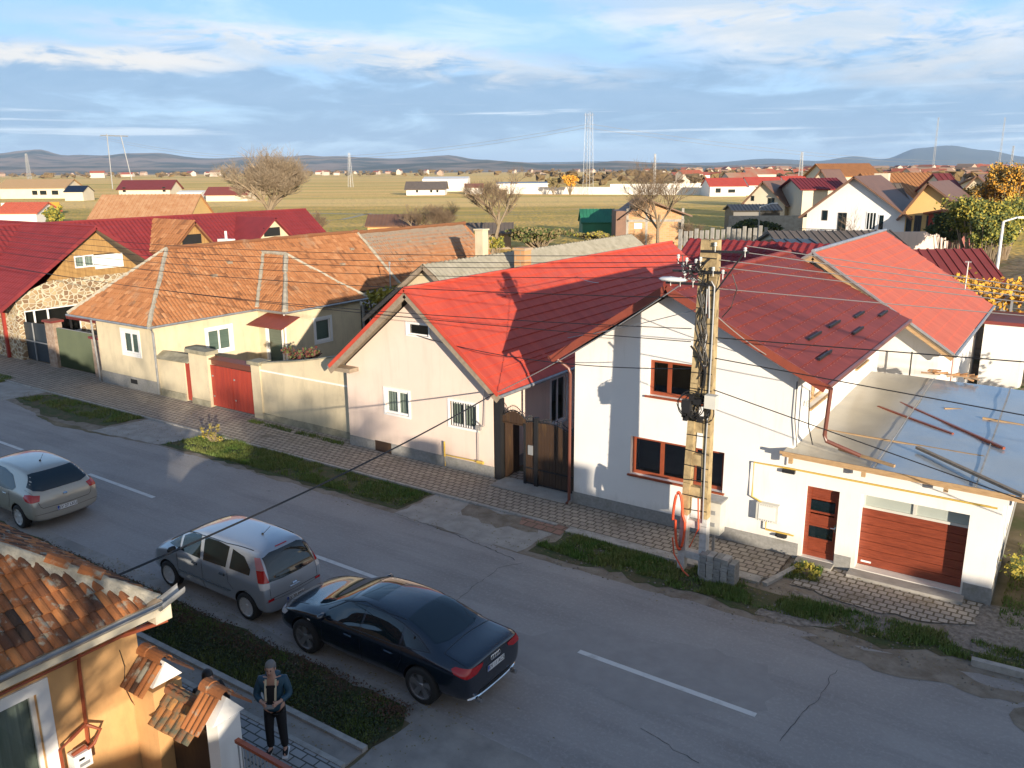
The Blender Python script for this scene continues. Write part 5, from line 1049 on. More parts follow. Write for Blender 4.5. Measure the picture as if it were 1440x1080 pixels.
for q in ([(HX, -9.5, HZ), (HX, HYf, HZ), (HX-4.9, HYf-4.9, ZRo), (HX-4.9, -9.5, ZRo)], [(-21.5, HYf, HZ), (HX, HYf, HZ), (HX-4.9, HYf-4.9, ZRo), (-21.5, HYf-4.9, ZRo)], [(HX-4.9, -9.5, ZRo), (HX-4.9, RYo, ZRo), (HX-9.8, RYo, HZ), (HX-9.8, -9.5, HZ)]):
    mb.slab(q, .05)
mb.build('underlay', 'wood_old', rf)
# lumpy mortar along the hip with broken cap tiles
mb = MB(); rnd = random.Random(9); NN = 70; W_ = 9; vs = []
for i in range(NN+1):
    f_ = i/NN*4.9; wd = .20+.10*mathutils.noise.noise(Vector((f_*1.3, 3, 0)))
    for j in range(W_):
        s_ = (j/(W_-1)*2-1); dx = s_*wd; x = HX-f_; y = HYf-f_
        px_ = x+dx*.9 if s_ > 0 else x; py_ = y+dx*.9 if s_ < 0 else y
        if s_ > 0: p = Vector((x+0, y-abs(dx)*1.6, HZ+KP*f_))
        else: p = Vector((x-abs(dx)*1.1, y, HZ+KP*f_))
        p.z = HZ+KP*f_+.05+.05*(1-abs(s_))+.035*mathutils.noise.noise(Vector((p.x*5, p.y*5, 0)))+(-.04 if abs(s_) > .95 else 0); vs.append(p)
mb.add(vs, [(i*W_+j, i*W_+j+1, (i+1)*W_+j+1, (i+1)*W_+j) for i in range(NN) for j in range(W_-1)]); mb.build('hip_mortar', 'mortar', rf, smooth=True)
mb = MB()
for f_ in (.55, .85, 1.5, 1.85, 2.2, 2.9, 3.3, 3.65, 4.1): 
    c = Vector((HX-f_, HYf-f_, HZ+KP*f_+.07)); d = Vector((-1, -1, KP)).normalized(); s_ = d.cross(Vector((0, 0, 1))).normalized(); n_ = s_.cross(d); vs = []
    for e_ in (0, 1):
        for k_ in range(6): an = math.pi*k_/5; vs.append(c+d*(e_*.34)+s_*math.cos(an)*.12+n_*math.sin(an)*.10)
    mb = MB(); mb.add(vs, [(k_, k_+1, k_+7, k_+6) for k_ in range(5)], .6); mb.build('hip_tile', 'clay_old', rf)
mb = MB(); n_ = 10; vs = []
for e_ in (-9.5, HYf+.08):
    for k_ in range(n_+1): an = math.pi+math.pi*k_/n_; vs.append((HX+.06+.058*math.cos(an), e_, HZ-.01+.06*math.sin(an)))
mb.add(vs, [(k_, k_+1, n_+2+k_, n_+1+k_) for k_ in range(n_)]); mb.build('gutter', 'zinc', rf)
mb = MB(); vs = []
for e_ in (HYf-.1, HYf+.30):
    for k_ in range(n_+1): an = math.pi*.9+math.pi*1.2*k_/n_; vs.append((HX+.06+.10*math.cos(an), e_, HZ+.02+.11*math.sin(an)+(e_-HYf)*.3))
mb.add(vs, [(k_, k_+1, n_+2+k_, n_+1+k_) for k_ in range(n_)]); mb.build('gutter_spout', 'zinc', rf)
mb = MB(); mb.box(HX-.02, HX+.015, -9.5, HYf-.15, HZ-.21, HZ-.1); mb.add([(HX-.36, -9.5, HZ-.2), (HX, -9.5, HZ-.2), (HX, HYf, HZ-.2), (HX-.36, HYf, HZ-.2)], [(0, 1, 2, 3)]); mb.box(HX-.3, HX+.02, HYf-.15, HYf+.12, HZ-.34, HZ-.04); mb.build('eaves_board', 'wall_cream', rf)
mb = MB(); mb.tube([(-11.15, 5.35, 2.85), (-11.14, 5.32, 2.6), (-11.14, 5.28, 1.25), (-11.1, 5.3, 1.15)], .028, 6); mb.tube([(-11.14, -2, 2.72), (-11.14, 5.3, 2.72), (-11.1, 6.6, 2.75)], .022, 5); mb.bar((-11.15, 6.0, 2.72), (-10.9, 6.6, 2.78), .05, .05)
mb.build('gas_pipe', 'frame_brown', t)
mc = onX(140, 1050, -11.05); mb = MB(); mb.tube([(-11.12, 5.28, mc.z+.42), (-11.05, 5.0, mc.z+.36), (-11.05, 4.85, mc.z+.3), (-11.05, 4.86, mc.z-.5)], .026, 6); mb.tube([(-11.1, 5.28, mc.z+.42), (-11.0, 5.42, mc.z+.3), (-11.0, 5.3, mc.z+.14), (-11.0, 5.2, mc.z+.1)], .026, 6); mb.tube([(-11.05, 5.0, mc.z+.1), (-11.05, 5.2, mc.z+.13)], .035, 6); mb.build('gas_pipe', 'frame_brown', t)
mb = MB(); mb.box(-11.16, -10.98, 4.98, 5.24, mc.z-.15, mc.z+.1); g_ = mb.build('gas_meter', 'plastic_white', t); mb = MB(); mb.box(-10.98, -10.974, 5.05, 5.13, mc.z+.0, mc.z+.035); mb.build('dial', 'plate_ink', g_); mb = MB(); mb.box(-10.98, -10.974, 5.05, 5.2, mc.z-.1, mc.z-.05); mb.build('nameplate', 'steel_galv', g_)
mb = MB(); mb.tube([(-11.18, 5.95, 2.5), (-11.17, 5.99, 2.2), (-11.17, 5.94, 1.9), (-11.17, 6.02, 1.6), (-11.17, 6.1, 1.4), (-11.17, 6.3, 1.35)], .006, 4); mb.build('wall_wire', 'cable_black', t)

# street fence of the near house: tiled piers, gate, red railing
def tile_cap(name, label, cx, cy, L_, W_, z, mm='clay_old', seed=1, ang=.62):
    t = thing(name, label, 'pier', (cx, cy, 0), 'tile capped gate piers'); hw = W_/2; hz = z+hw*ang
    mb = MB(); mb.add([(cx-L_/2+.05, cy-hw+.08, z-.0), (cx+L_/2-.05, cy-hw+.08, z), (cx+L_/2-.05, cy, hz-.04), (cx-L_/2+.05, cy, hz-.04), (cx-L_/2+.05, cy+hw-.08, z), (cx+L_/2-.05, cy+hw-.08, z)], [(0, 1, 2, 3), (3, 2, 5, 4), (1, 5, 2), (0, 3, 4), (0, 4, 5, 1)]); g_ = mb.build('gable_block', 'render_white', t)
    mb = MB(); sl = math.hypot(hw, hw*ang)
    clay_plane(mb, (cx-L_/2, cy-hw-.06, z-.06*ang), (1, 0, 0), (0, 1, ang), L_-.1, sl, w_=L_/5.2, l_=sl*.93, h_=.035, seed=seed, seg=5, jit=.004, base=0)
    clay_plane(mb, (cx-L_/2, cy+hw+.06, z-.06*ang), (1, 0, 0), (0, -1, ang), L_-.1, sl, w_=L_/5.2, l_=sl*.93, h_=.035, seed=seed+1, seg=5, jit=.004, base=0); mb.build('tiles', mm, t)
    mb = MB(); vs = []
    n1_ = 7
    for e_ in (0, .34, .36, 1):
        for k_ in range(n1_+1): an = math.pi*k_/n1_; rr = .115 if e_ < .35 else .10; vs.append((cx-L_/2+(L_-.02)*e_, cy+rr*1.1*math.cos(an), hz-.02+rr*math.sin(an)))
    mb.add(vs, [(j*(n1_+1)+k_, j*(n1_+1)+k_+1, (j+1)*(n1_+1)+k_+1, (j+1)*(n1_+1)+k_) for j in range(3) for k_ in range(n1_)], .7); mb.build('ridge_tile', mm, t)
    return t
PY = 6.3
t = tile_cap('gate_pier', 'tile capped orange pier at the corner of the orange house', -10.88, PY+.02, .60, .66, 1.98, seed=3, ang=1.08)
mb = MB(); mb.box(-11.18, -10.62, PY-.24, PY+.24, 0, 1.92); mb.build('shaft', 'render_orange', t)
t = tile_cap('gate_pier', 'white pier with tile cap standing beside the man', -9.42, PY+.02, .52, .70, 1.90, seed=7, ang=1.08)
mb = MB(); mb.box(-9.46, -9.20, PY-.18, PY+.2, 0, 1.90); mb.build('shaft', 'render_white', t)
t = thing('pedestrian_gate', 'low mossy tile canopy with dark door between the two tile capped piers', 'gate', (-10.1, PY, 0))
mb = MB(); clay_plane(mb, (-10.58, PY-.36, 1.50), (1, 0, 0), (0, 1, .95), .92, .48, w_=.16, l_=.3, h_=.03, seed=31, seg=4, jit=.008, base=0); clay_plane(mb, (-10.58, PY+.36, 1.50), (1, 0, 0), (0, -1, .95), .92, .48, w_=.16, l_=.3, h_=.03, seed=32, seg=4, jit=.008, base=0)
mb.tube([(-10.58, PY, 1.87), (-9.62, PY, 1.87)], .09, 8, t=.4); mb.build('canopy', 'clay_moss', t)
mb = MB(); mb.box(-10.6, -9.47, PY-.02, PY+.03, .1, 1.5); mb.build('door', 'gate_brown', t)
t = thing('red_fence', 'dark red steel fence with brown top rail beside the pavement', 'fence', (-7, PY, 0)); mb = MB(); mb.box(-9.05, -4.0, PY-.02, PY+.02, .0, 1.12)
mb.build('panel', 'fence_red', t); mb = MB(); mb.bar((-9.05, PY, 1.62), (-4, PY, 1.62), .07, .05)
mb.build('rail', 'frame_brown', t); mb = MB()
for i in range(63): mb.box(-9.03+i*.08, -9.015+i*.08, PY-.008, PY+.008, 1.12, 1.6)
mb.build('bars', 'steel_galv', t)

# houses on the camera's own side of the street, under and behind the drone: they throw the long shadow over the road
def near_house(label, x0, x1, y0, y1, ze, zr, axis, mm='clay_tile', wm='render_cream', ch=None):
    t = thing('neighbour_house', label, 'house', ((x0+x1)/2, (y0+y1)/2, 0), 'houses on the near side'); house_shell(x0, x1, y0, y1, ze, zr, axis).build('wall', wm, t); gable_roof(x0, x1, y0, y1, ze, zr, axis, .4).build('roof', mm, t)
    cx = x0+ch if ch is not None else (x0+x1)/2; mb = MB(); mb.box(cx, cx+.8, (y0+y1)/2-.3, (y0+y1)/2+.2, zr-.5, zr+.75); mb.build('chimney', 'brick_raw', t); return t  # added chimney; ch sets where its shadow meets the far walls
near_house('long house below the camera', 2.2, 13.0, -3.0, 5.6, 3.0, 5.45, 'x', ch=7.2)
near_house('small taller house right of the long house', 14.2, 18.0, -3.0, 5.6, 3.1, 5.75, 'x', ch=.5)
near_house('street house further right', 18.4, 27, -3.5, 5.6, 3.0, 5.1, 'x', ch=6.8)
near_house('gable house far right', 28.5, 44, -5, 5.6, 3.3, 6.2, 'x')
near_house('unseen house added behind the camera to cast shade', -3.5, 7.5, -17, -9.5, 3.0, 6.0, 'x', 'brown_tile')  # unseen house added as a shadow caster
near_house('unseen barn added behind the camera to shade the orange wall', 8.5, 23, -18.5, -11.5, 3.6, 6.7, 'x', 'brown_tile')  # unseen barn, added and sized to shade the foot of the orange wall

# ================================================================== UTILITY POLE
t = thing('utility_pole', 'sun-tinted ochre concrete ladder-type utility pole with white painted foot', 'utility pole', (-6.9, 17.76, 0)); PX, PYY = -6.9, 17.76
def legx(s_, z): return PX+s_*(.27-.165*z/7.9)+.02*z/7.9*3
def seg_pole(z0, z1, m_, nm):
    mb = MB(); n = 8
    for s_ in (-1, 1):
        for i in range(n):
            a = z0+(z1-z0)*i/n; b = z0+(z1-z0)*(i+1)/n; mb.bar((legx(s_, a), PYY, a-.005), (legx(s_, b), PYY, b+.005), .17, .22, (0, 1, 0))
    return mb, nm, m_
mb, nm, m_ = seg_pole(1.45, 7.9, 'pole_concrete', 'shaft')
for z in (2.05, 2.85, 3.65, 4.45, 5.25, 6.05, 6.85): mb.box(legx(-1, z)-.02, legx(1, z)+.02, PYY-.09, PYY+.09, z-.13, z+.13)
mb.box(legx(-1, 7.5)-.05, legx(1, 7.5)+.05, PYY-.108, PYY+.108, 7.2, 7.88); sh = mb.build('shaft', 'pole_concrete', t)
mb, nm, m_ = seg_pole(0, 1.44, 'pole_white', 'foot')
for z in (.45, 1.25): mb.box(legx(-1, z)-.02, legx(1, z)+.02, PYY-.09, PYY+.09, z-.09, z+.09)
mb.build('foot', 'pole_white', t)
mb = MB(); x = legx(1, 4); pts = [(x-.06, PYY-.14, 6.2), (x-.1, PYY-.15, 6.9), (x-.04, PYY-.16, 7.02), (x+.03, PYY-.15, 6.9), (x+.03, PYY-.14, 5.5), (legx(1, 3), PYY-.14, 3), (legx(1, 1.5), PYY-.14, 1.35)]; mb.tube(pts, .019, 6); mb.tube([(x-.14, PYY-.14, 6.3), (x-.14, PYY-.15, 6.85)], .016, 6); mb.build('conduit', 'steel_galv', t)
rnd = random.Random(3); mb = MB()
for i in range(9):
    x0 = PX+rnd.uniform(-.12, .14); z = rnd.uniform(4.5, 5.5); mb.tube([(x0+rnd.uniform(-.1, .1), PYY-.13, z+k_*.3) for k_ in range(7)], .012, 4)
for z in [1.6+.37*i for i in range(17)]:
    mb.bar((legx(-1, z)-.08, PYY-.125, z), (legx(1, z)+.08, PYY-.125, z+rnd.uniform(-.05, .05)), .012, .02)
mb.build('straps', 'cable_black', t)
mb = MB()
for k_ in range(11):
    cx = PX+rnd.uniform(-.20, .22); cz = 4.13+rnd.uniform(-.08, .08); r_ = rnd.uniform(.15, .33); y = PYY-.16-rnd.uniform(0, .14); tl = rnd.uniform(-.3, .3)
    mb.tube([(cx+r_*math.cos(a*.3142)*rnd.uniform(.94, 1.04), y+tl*r_*math.sin(a*.3142)*.4, cz+r_*math.sin(a*.3142)*rnd.uniform(.94, 1.04)) for a in range(21)], rnd.uniform(.009, .016), 5, cap=False)
for k_ in range(10):
    z = rnd.uniform(3.85, 4.4); x = PX+rnd.uniform(-.3, .3); mb.box(x-.05, x+.05, PYY-.30, PYY-.16, z-.05, z+.07)
mb.tube([(PX+.05, PYY-.15, 4.4), (PX+.15, PYY-.2, 5.0), (PX-.1, PYY-.16, 5.4), (PX-.22, PYY-.2, 5.55)], .025, 5); mb.build('cable_coil', 'cable_black', t)
mb = MB(); mb.box(PX+.22, PX+.48, PYY-.35, PYY-.15, 4.2, 4.5); mb.build('junction_box', 'meter_box', t)
mb = MB(); mb.box(PX-.32, PX-.12, PYY-.34, PYY-.2, 4.02, 4.32); mb.build('junction_box', 'iron_black', t)
# street lamp on its own short arm, insulators, crossarms
mb = MB(); mb.tube([(PX-.1, PYY-.1, 7.02), (PX-.35, PYY-.2, 7.05)], .02, 6); ls = mb.build('lamp_arm', 'steel_galv', t)
mb = MB(); c = Vector((PX-.68, PYY-.28, 7.02)); n_ = 10; vs = []
for i, (xx, r_) in enumerate(((-.33, .02), (-.25, .10), (0, .13), (.22, .10), (.33, .05))):
    for k_ in range(n_): an = 6.283*k_/n_; vs.append(c+Vector((xx, r_*math.cos(an), r_*.45*math.sin(an))))
mb.add(vs, [(i*n_+k_, i*n_+(k_+1) % n_, (i+1)*n_+(k_+1) % n_, (i+1)*n_+k_) for i in range(4) for k_ in range(n_)]); mb.build('street_lamp_head', 'plastic_white', ls, smooth=True)
def insul(x, y, z):
    mb = MB(); mb.tube([(x, y, z-.12), (x, y, z)], .012, 4); mb.lathe([(.0, .0), (.034, .0), (.042, .023), (.023, .038), (.038, .053), (.027, .084), (0, .09)], (x, y, z), n=8); mb.build('insulator', 'porcelain', t)
mb = MB()
for z, x0, x1 in ((7.66, PX-.1, PX+.95), (7.2, PX-.75, PX+.5), (6.92, PX-.9, PX+.2)): mb.bar((x0, PYY-.14, z), (x1, PYY-.14, z+.02), .05, .05)
mb.bar((PX-.6, PYY-.14, 6.9), (PX+.1, PYY-.14, 7.5), .03, .03); mb.bar((PX+.85, PYY-.14, 7.66), (PX+.2, PYY-.14, 6.7), .03, .03); mb.tube([(PX+.62, PYY-.14, 7.2), (PX+.75, PYY-.16, 6.9), (PX+.66, PYY-.2, 6.5), (PX+.45, PYY-.15, 6.25)], .012, 4)
for k_ in range(10): mb.tube([(PX-.7+rnd.uniform(0, .6), PYY-.16, 7.45+rnd.uniform(-.1, .15)), (PX-.3+rnd.uniform(-.2, .2), PYY-.25, 7.2+rnd.uniform(-.2, .2)), (PX+rnd.uniform(-.1, .1), PYY-.2, 7.2+rnd.uniform(-.3, .3))], .012, 4)
mb.build('crossarm', 'iron_black', t)
for x, z in ((PX-.62, 7.48), (PX-.5, 7.3), (PX-.42, 7.42), (PX-.34, 7.28), (PX-.45, 7.12), (PX-.78, 6.98), (PX-.2, 7.4), (PX-.1, 7.45), (PX-.55, 6.98), (PX-.25, 6.98), (PX+.42, 7.2), (PX+.88, 7.7), (PX+.22, 7.78), (PX+.2, 7.25)): insul(x, PYY-.16, z)
mb = MB()
for k_ in range(4):
    pts = []
    for i in range(25):
        a = i/24*6.283; pts.append((PX-.38-.12*math.cos(a)+.02*k_+(.07 if a > 3.1 else 0), PYY-.12-.05*k_, 1.25+.72*math.sin(a)+.03*k_))
    mb.tube(pts, .03, 6, cap=False)
mb.tube([(PX-.5, PYY-.1, .8), (PX-.42, PYY-.15, .4), (PX-.1, PYY-.3, .1), (PX+.05, PYY-.3, .0)], .02, 5); mb.tube([(PX+.12, PYY-.15, 1.95), (PX+.16, PYY-.15, 1.2), (PX-.02, PYY-.2, .7)], .02, 5)
o = mb.build('duct_coil', 'duct_orange'); tag(o, 'coil of orange-red cable duct hanging on the foot of the concrete pole', 'cable coil')
t2 = thing('distribution_box', 'cream electrical cabinet behind the foot of the concrete pole', 'cabinet', (-6.45, 18.2, 0)); a = onY(1001, 728, 18.1)
mb = MB(); mb.box(a.x-.22, a.x+.22, 18.05, 18.4, a.z-.4, a.z+.42); mb.build('case', 'meter_box', t2); mb = MB(); mb.box(a.x-.25, a.x+.25, 18.0, 18.45, a.z+.42, a.z+.46); mb.build('lid', 'zinc', t2)
for dz in (.15, -.15):
    mb = MB(); mb.box(a.x+.0, a.x+.1, 18.04, 18.05, a.z+dz-.05, a.z+dz+.05); mb.build('label_plate', 'steel_galv', t2)
mb = MB(); mb.bar((a.x, 18.3, 0), (a.x, 18.3, a.z-.4), .06, .06); mb.build('stand', 'steel_galv', t2)
# stacked pavers beside the pole: one stack of many thin blocks
rnd = random.Random(6); t3 = thing('paver_stack', 'leaning stack of grey paving blocks at the foot of the pole', 'paving blocks', (-6.2, 17.8, 0))
for c_ in range(5):
    mb = MB(); x = -6.62+c_*.175
    for r_ in range(9 if c_ < 4 else 8): mb.box(x+rnd.uniform(-.012, .012), x+.16+rnd.uniform(-.01, .01), 17.45+rnd.uniform(-.02, .02), 17.78, .01+r_*.072, .01+r_*.072+.064)
    mb.build('block_column', 'kerb' if c_ % 2 else 'plinth_grey', t3)

# ------------------------------------------------------------------ wires
def wire(a, b, sag, r=.012, m='cable_black', label='', n=24, nm='overhead_wire', grp='overhead wires'):
    a = Vector(a); b = Vector(b); mb = MB(); mb.tube([a.lerp(b, i/n)-Vector((0, 0, sag*4*(i/n)*(1-i/n))) for i in range(n+1)], r, 4, cap=False); o = mb.build(nm, m); tag(o, label, 'wire', grp); return o
for k_, (z, y1, m_) in enumerate(((7.80, 399, 'cable_grey'), (7.66, 407, 'cable_grey'), (7.48, 413, 'cable_grey'), (7.32, 421, 'cable_grey'), (6.85, 440, 'cable_grey'))):
    a = Vector((PX+(.85 if k_ < 2 else .2), PYY, z)); b = onY(1440, y1, PYY); d = (b-a)/(b.x-a.x); e_ = a+d*40; wire(a, e_, .1, .009, m_, 'light overhead conductor running right from the pole, %s from the top' % ['first', 'second', 'third', 'fourth', 'fifth'][k_])
for k_, (z, y1) in enumerate(((5.75, 447), (5.3, 522), (4.6, 622))):
    a = Vector((PX+.1, PYY, z)); b = onY(1440, y1+80, PYY) if k_ == 2 else onY(1440, y1+60, PYY); d = (b-a)/(b.x-a.x); wire(a, a+d*40, .05, .012, 'cable_black', 'black telecom cable running right from the pole, %s of three' % ['highest', 'middle', 'lowest'][k_])
for k_, (z, z2, sg) in enumerate(((7.55, 7.9, .75), (7.4, 7.7, .8), (7.3, 7.5, .85), (7.05, 7.2, .8), (6.6, 6.9, .7), (5.9, 6.5, .8), (5.6, 6.2, .5))):
    wire((PX-.3, PYY, z), (-52, 17.3, z2), sg, .008 if k_ < 4 else .010, 'cable_black', 'black overhead line running left from the pole, %s from the top' % ['first', 'second', 'third', 'fourth', 'fifth', 'sixth', 'seventh'][k_])
wire((PX-.3, PYY, 7.1), (-14.1, 19.75, 2.95), .15, .014, 'cable_grey', 'grey service cable from the pole down to the peach house eave')
B = onX(0, 857, -12.4); A = Vector((-14.1, 19.72, 2.95)); Bx = A+(B-A)*1.25; wire(A, Bx, .35, .022, 'cable_black', 'thick black cable from the peach house eave over the street to the orange house')
wire((PX-.2, PYY, 6.35), (-11.6, 19.75, 4.9), .05, .01, 'cable_grey', 'short pale wire from the pole to the left gable of the white house')
wire((PX-.1, PYY, 5.0), (-17.4, 20.15, 4.3), .3, .012, 'cable_black', 'black cable from the pole to the attic window of the peach house')
wire((PX+.2, PYY, 6.3), (-5.9, 19.4, 5.1), .05, .01, 'cable_grey', 'short pale wire from the pole to the right rake of the white house')
a = onX(820, 398, -12); 
wire(onX(842, 398, -9), (-20.9, 36, 4.5), .1, .01, 'cable_grey', 'thin grey line lying over the bright red roof')

# ================================================================== CARS
def car(name, label, st, wb, wr, ww, paint, spec, loc, scale, group='cars parked along the near kerb', ov=1.0):
    root = thing(name, label, 'car', (0, 0, 0), group); ow = wb/2+.35
    st = [((math.copysign(ow+(abs(r_[0])-ow)*ov, r_[0]) if abs(r_[0]) > ow else r_[0]),)+r_[1:] for r_ in st]
    vs = []; NP = 8
    for (x, zb, ws, wm, zm, wbt, zbt, wrl, zrl, zt) in st:
        half = [(0, zb), (ws*.55, zb), (ws, zb+.06), (wm, zm), (wbt, zbt), (wrl, zrl), (wrl*.62, zt-.012), (0, zt)]
        ring = half+[(-y, z) for y, z in half[-2:0:-1]]; vs += [(x, y, z) for y, z in ring]
    n = 14; m = len(st); fs = [(i*n+k, i*n+(k+1) % n, (i+1)*n+(k+1) % n, (i+1)*n+k) for i in range(m-1) for k in range(n)]
    fs += [tuple(range(n)), tuple(range(m*n-1, (m-1)*n-1, -1))]
    mb = MB(); mb.add(vs, fs); body = mb.build('body', paint, root, smooth=True)
    bm_ = bmesh.new(); bm_.from_mesh(body.data); cl = bm_.edges.layers.float.get('crease_edge') or bm_.edges.layers.float.new('crease_edge'); bm_.verts.ensure_lookup_table()
    for e_ in bm_.edges:
        a, b = e_.verts[0].index, e_.verts[1].index
        if a//n != b//n and a % n == b % n and (a % n) in (4, 5, 9, 10): e_[cl] = .5 if (a % n) in (4, 10) else .35
    bm_.to_mesh(body.data); bm_.free()
    md = body.modifiers.new('s', 'SUBSURF'); md.levels = 3; md.render_levels = 3; meshify(body)
    cut = MB()
    for ax in (-wb/2, wb/2): cut.lathe([(0, -1.2), (wr*1.14, -1.2), (wr*1.14, 1.2), (0, 1.2)], (ax, 0, wr*1.02), (0, 1, 0), 40)
    cu = cut.build('cutter', 'trim_black'); bo = body.modifiers.new('b', 'BOOLEAN'); bo.object = cu; bo.operation = 'DIFFERENCE'; bo.solver = 'EXACT'; meshify(body)
    bpy.data.objects.remove(cu); me = body.data
    while len(me.materials) < 2: me.materials.append(None)
    me.materials[0] = MATS[paint]; me.materials[1] = MATS['trim_black']
    for p in me.polygons:
        c = p.center; p.material_index = 0
        for ax in (-wb/2, wb/2):
            if abs(math.hypot(c.x-ax, c.z-wr*1.02)-wr*1.14) < .02 and abs(p.normal.y) < .5: p.material_index = 1; p.use_smooth = False
        if c.z < .24: p.material_index = 1
    bm = bmesh.new(); bm.from_mesh(me); bvh = BVHTree.FromBMesh(bm); bm.free()
    def patch(nm, poly, axis, m_, parent=body, off=.006, grid=.045, side=1, sm=True):
        if axis == 'diag': poly = [((p[0]+p[1])*.7071, p[2]) for p in poly]
        bm = bmesh.new(); vv = [bm.verts.new((p[0], p[1], 0)) for p in poly]; bm.faces.new(vv)
        for k in (0, 1):
            lo = min(p[k] for p in poly); hi = max(p[k] for p in poly); q = lo+grid
            while q < hi:
                co = [0, 0, 0]; co[k] = q; no = [0, 0, 0]; no[k] = 1
                bmesh.ops.bisect_plane(bm, geom=bm.verts[:]+bm.edges[:]+bm.faces[:], plane_co=co, plane_no=no); q += grid
        bmesh.ops.triangulate(bm, faces=bm.faces[:])
        bad = []
        for v in bm.verts:
            a, b = v.co.x, v.co.y
            if axis == 'side': o_, d_ = Vector((a, 3*side, b)), Vector((0, -side, 0))
            elif axis == 'rear': o_, d_ = Vector((-5, a, b)), Vector((1, 0, 0))
            elif axis == 'diag': e1 = Vector((.7071, .7071*side, 0)); d_ = Vector((.7071, -.7071*side, 0)); o_ = e1*a+Vector((0, 0, b))-d_*5
            elif axis == 'front': o_, d_ = Vector((5, a, b)), Vector((-1, 0, 0))
            else: o_, d_ = Vector((a, b, 5)), Vector((0, 0, -1))
            h, nn, i_, ds = bvh.ray_cast(o_, d_)
            if h is None: bad.append(v); continue
            if nn.dot(d_) > 0: nn = -nn
            v.co = h+nn*off
        bmesh.ops.delete(bm, geom=bad, context='VERTS'); me_ = bpy.data.meshes.new(nm); bm.to_mesh(me_); bm.free()
        if sm: me_.polygons.foreach_set('use_smooth', [True]*len(me_.polygons))
        me_.materials.append(MATS[m_]); o = bpy.data.objects.new(nm, me_); col.objects.link(o); o.parent = parent; return o
    def strip(nm, pts, axis, m_, wd=.008, side=1, off=.003, parent=body):
        mb = MB(); Q = []
        for a, b in zip(pts, pts[1:]):
            k = max(1, int(math.hypot(b[0]-a[0], b[1]-a[1])/.05))
            Q += [(a[0]+(b[0]-a[0])*i/k, a[1]+(b[1]-a[1])*i/k) for i in range(k)]
        Q.append(pts[-1]); P = []
        for a, b in Q:
            if axis == 'side': o_, d_ = Vector((a, 3*side, b)), Vector((0, -side, 0))
            elif axis == 'rear': o_, d_ = Vector((-5, a, b)), Vector((1, 0, 0))
            else: o_, d_ = Vector((a, b, 5)), Vector((0, 0, -1))
            h, nn, i_, ds = bvh.ray_cast(o_, d_)
            if h is not None: P.append(h+(nn if nn.dot(d_) < 0 else -nn)*off)
        if len(P) > 1: mb.tube(P, wd/2, 4); return mb.build(nm, m_, parent)
    spec(root, body, patch, strip, bvh)
    for ax in (-wb/2, wb/2):
        for sd_ in (1, -1):
            y = sd_*(ww-.11); mb = MB(); mb.lathe([(wr*.66, -.105), (wr*.90, -.11), (wr*.985, -.085), (wr, 0), (wr*.985, .085), (wr*.90, .11), (wr*.66, .105)], (ax, y, wr), (0, sd_, 0), 36)
            wh = mb.build('wheel', 'tyre', root, smooth=True); mb = MB()
            mb.lathe([(wr*.66, .10), (wr*.70, .108), (wr*.64, .09), (wr*.62, -.02), (wr*.3, -.03), (0, -.03)], (ax, y, wr), (0, sd_, 0), 36)
            spn, sw_, cov = root['spokes'], root['spoke_w'], 0
            for k in range(spn):
                an = 6.2832*k/spn+.3; c_, s_ = math.cos(an), math.sin(an); X_ = lambda r_, o_: (ax+r_*c_-o_*s_, wr+r_*s_+o_*c_)
                for dd_ in ((-sw_*.55, sw_*.55) if root['twin'] else (0,)):
                    q = []
                    for r_, w2, h_ in ((.05, sw_*.5, .075), (wr*.66, sw_*(.34 if root['twin'] else .7), .095)):
                        for e_ in (-1, 1):
                            a, b = X_(r_, dd_*(r_/wr*1.6)+e_*w2); q.append((a, y+sd_*h_, b))
                    q2 = [(p[0], p[1]-sd_*.035, p[2]) for p in q]; mb.add(q+q2, [(0, 1, 3, 2), (4, 6, 7, 5), (0, 2, 6, 4), (1, 5, 7, 3), (2, 3, 7, 6)])
            mb.lathe([(0, .085), (.045, .083), (.06, .07), (.06, .03)], (ax, y, wr), (0, sd_, 0), 16)
            mb.build('rim', root['rimmat'], wh, smooth=False)
    for k in ('spokes', 'spoke_w', 'twin', 'rimmat'):
        del root[k]
    root.location = loc; root.rotation_euler = (0, 0, math.pi); root.scale = scale if isinstance(scale, tuple) else (scale,)*3
    return root
def plate(root, par, x, z, txt, tilt=0.0):
    mb = MB(); mb.box(-.005, .0, -.26, .26, -.056, .056); o = mb.build('number_plate', 'plate_white', par)
    o.location = (x, 0, z); o.rotation_euler = (0, tilt, 0)
    mb = MB(); mb.box(-.0065, -.0055, .21, .258, -.054, .054); b_ = mb.build('country_band', 'plate_blue', None); b_.parent = o
    m_ = Matrix(((0, 0, -1, -.008), (-1, 0, 0, -.02), (0, 1, 0, 0), (0, 0, 0, 1))); text_obj(txt, .105, 'plate_ink', o, m_)
    m2_ = Matrix(((0, 0, -1, -.008), (-1, 0, 0, .234), (0, 1, 0, -.03), (0, 0, 0, 1))); text_obj('RO', .035, 'plate_white', o, m2_)
def mirrors(root, x, y, z, m_):
    for sd_ in (1, -1):
        mb = MB(); n = 10; vs = []
        for i, (u, r_) in enumerate(((-.02, .3), (.0, .8), (.07, 1), (.15, .95), (.20, .4))):
            for k in range(n): an = 6.283*k/n; vs.append((x+.055*r_*math.cos(an), sd_*(y+u), z+.075*r_*math.sin(an)))
        mb.add(vs, [(i*n+k, i*n+(k+1) % n, (i+1)*n+(k+1) % n, (i+1)*n+k) for i in range(4) for k in range(n)]+[tuple(range(n)), tuple(range(5*n-1, 4*n-1, -1))]); mb.build('mirror', m_, root, smooth=True)
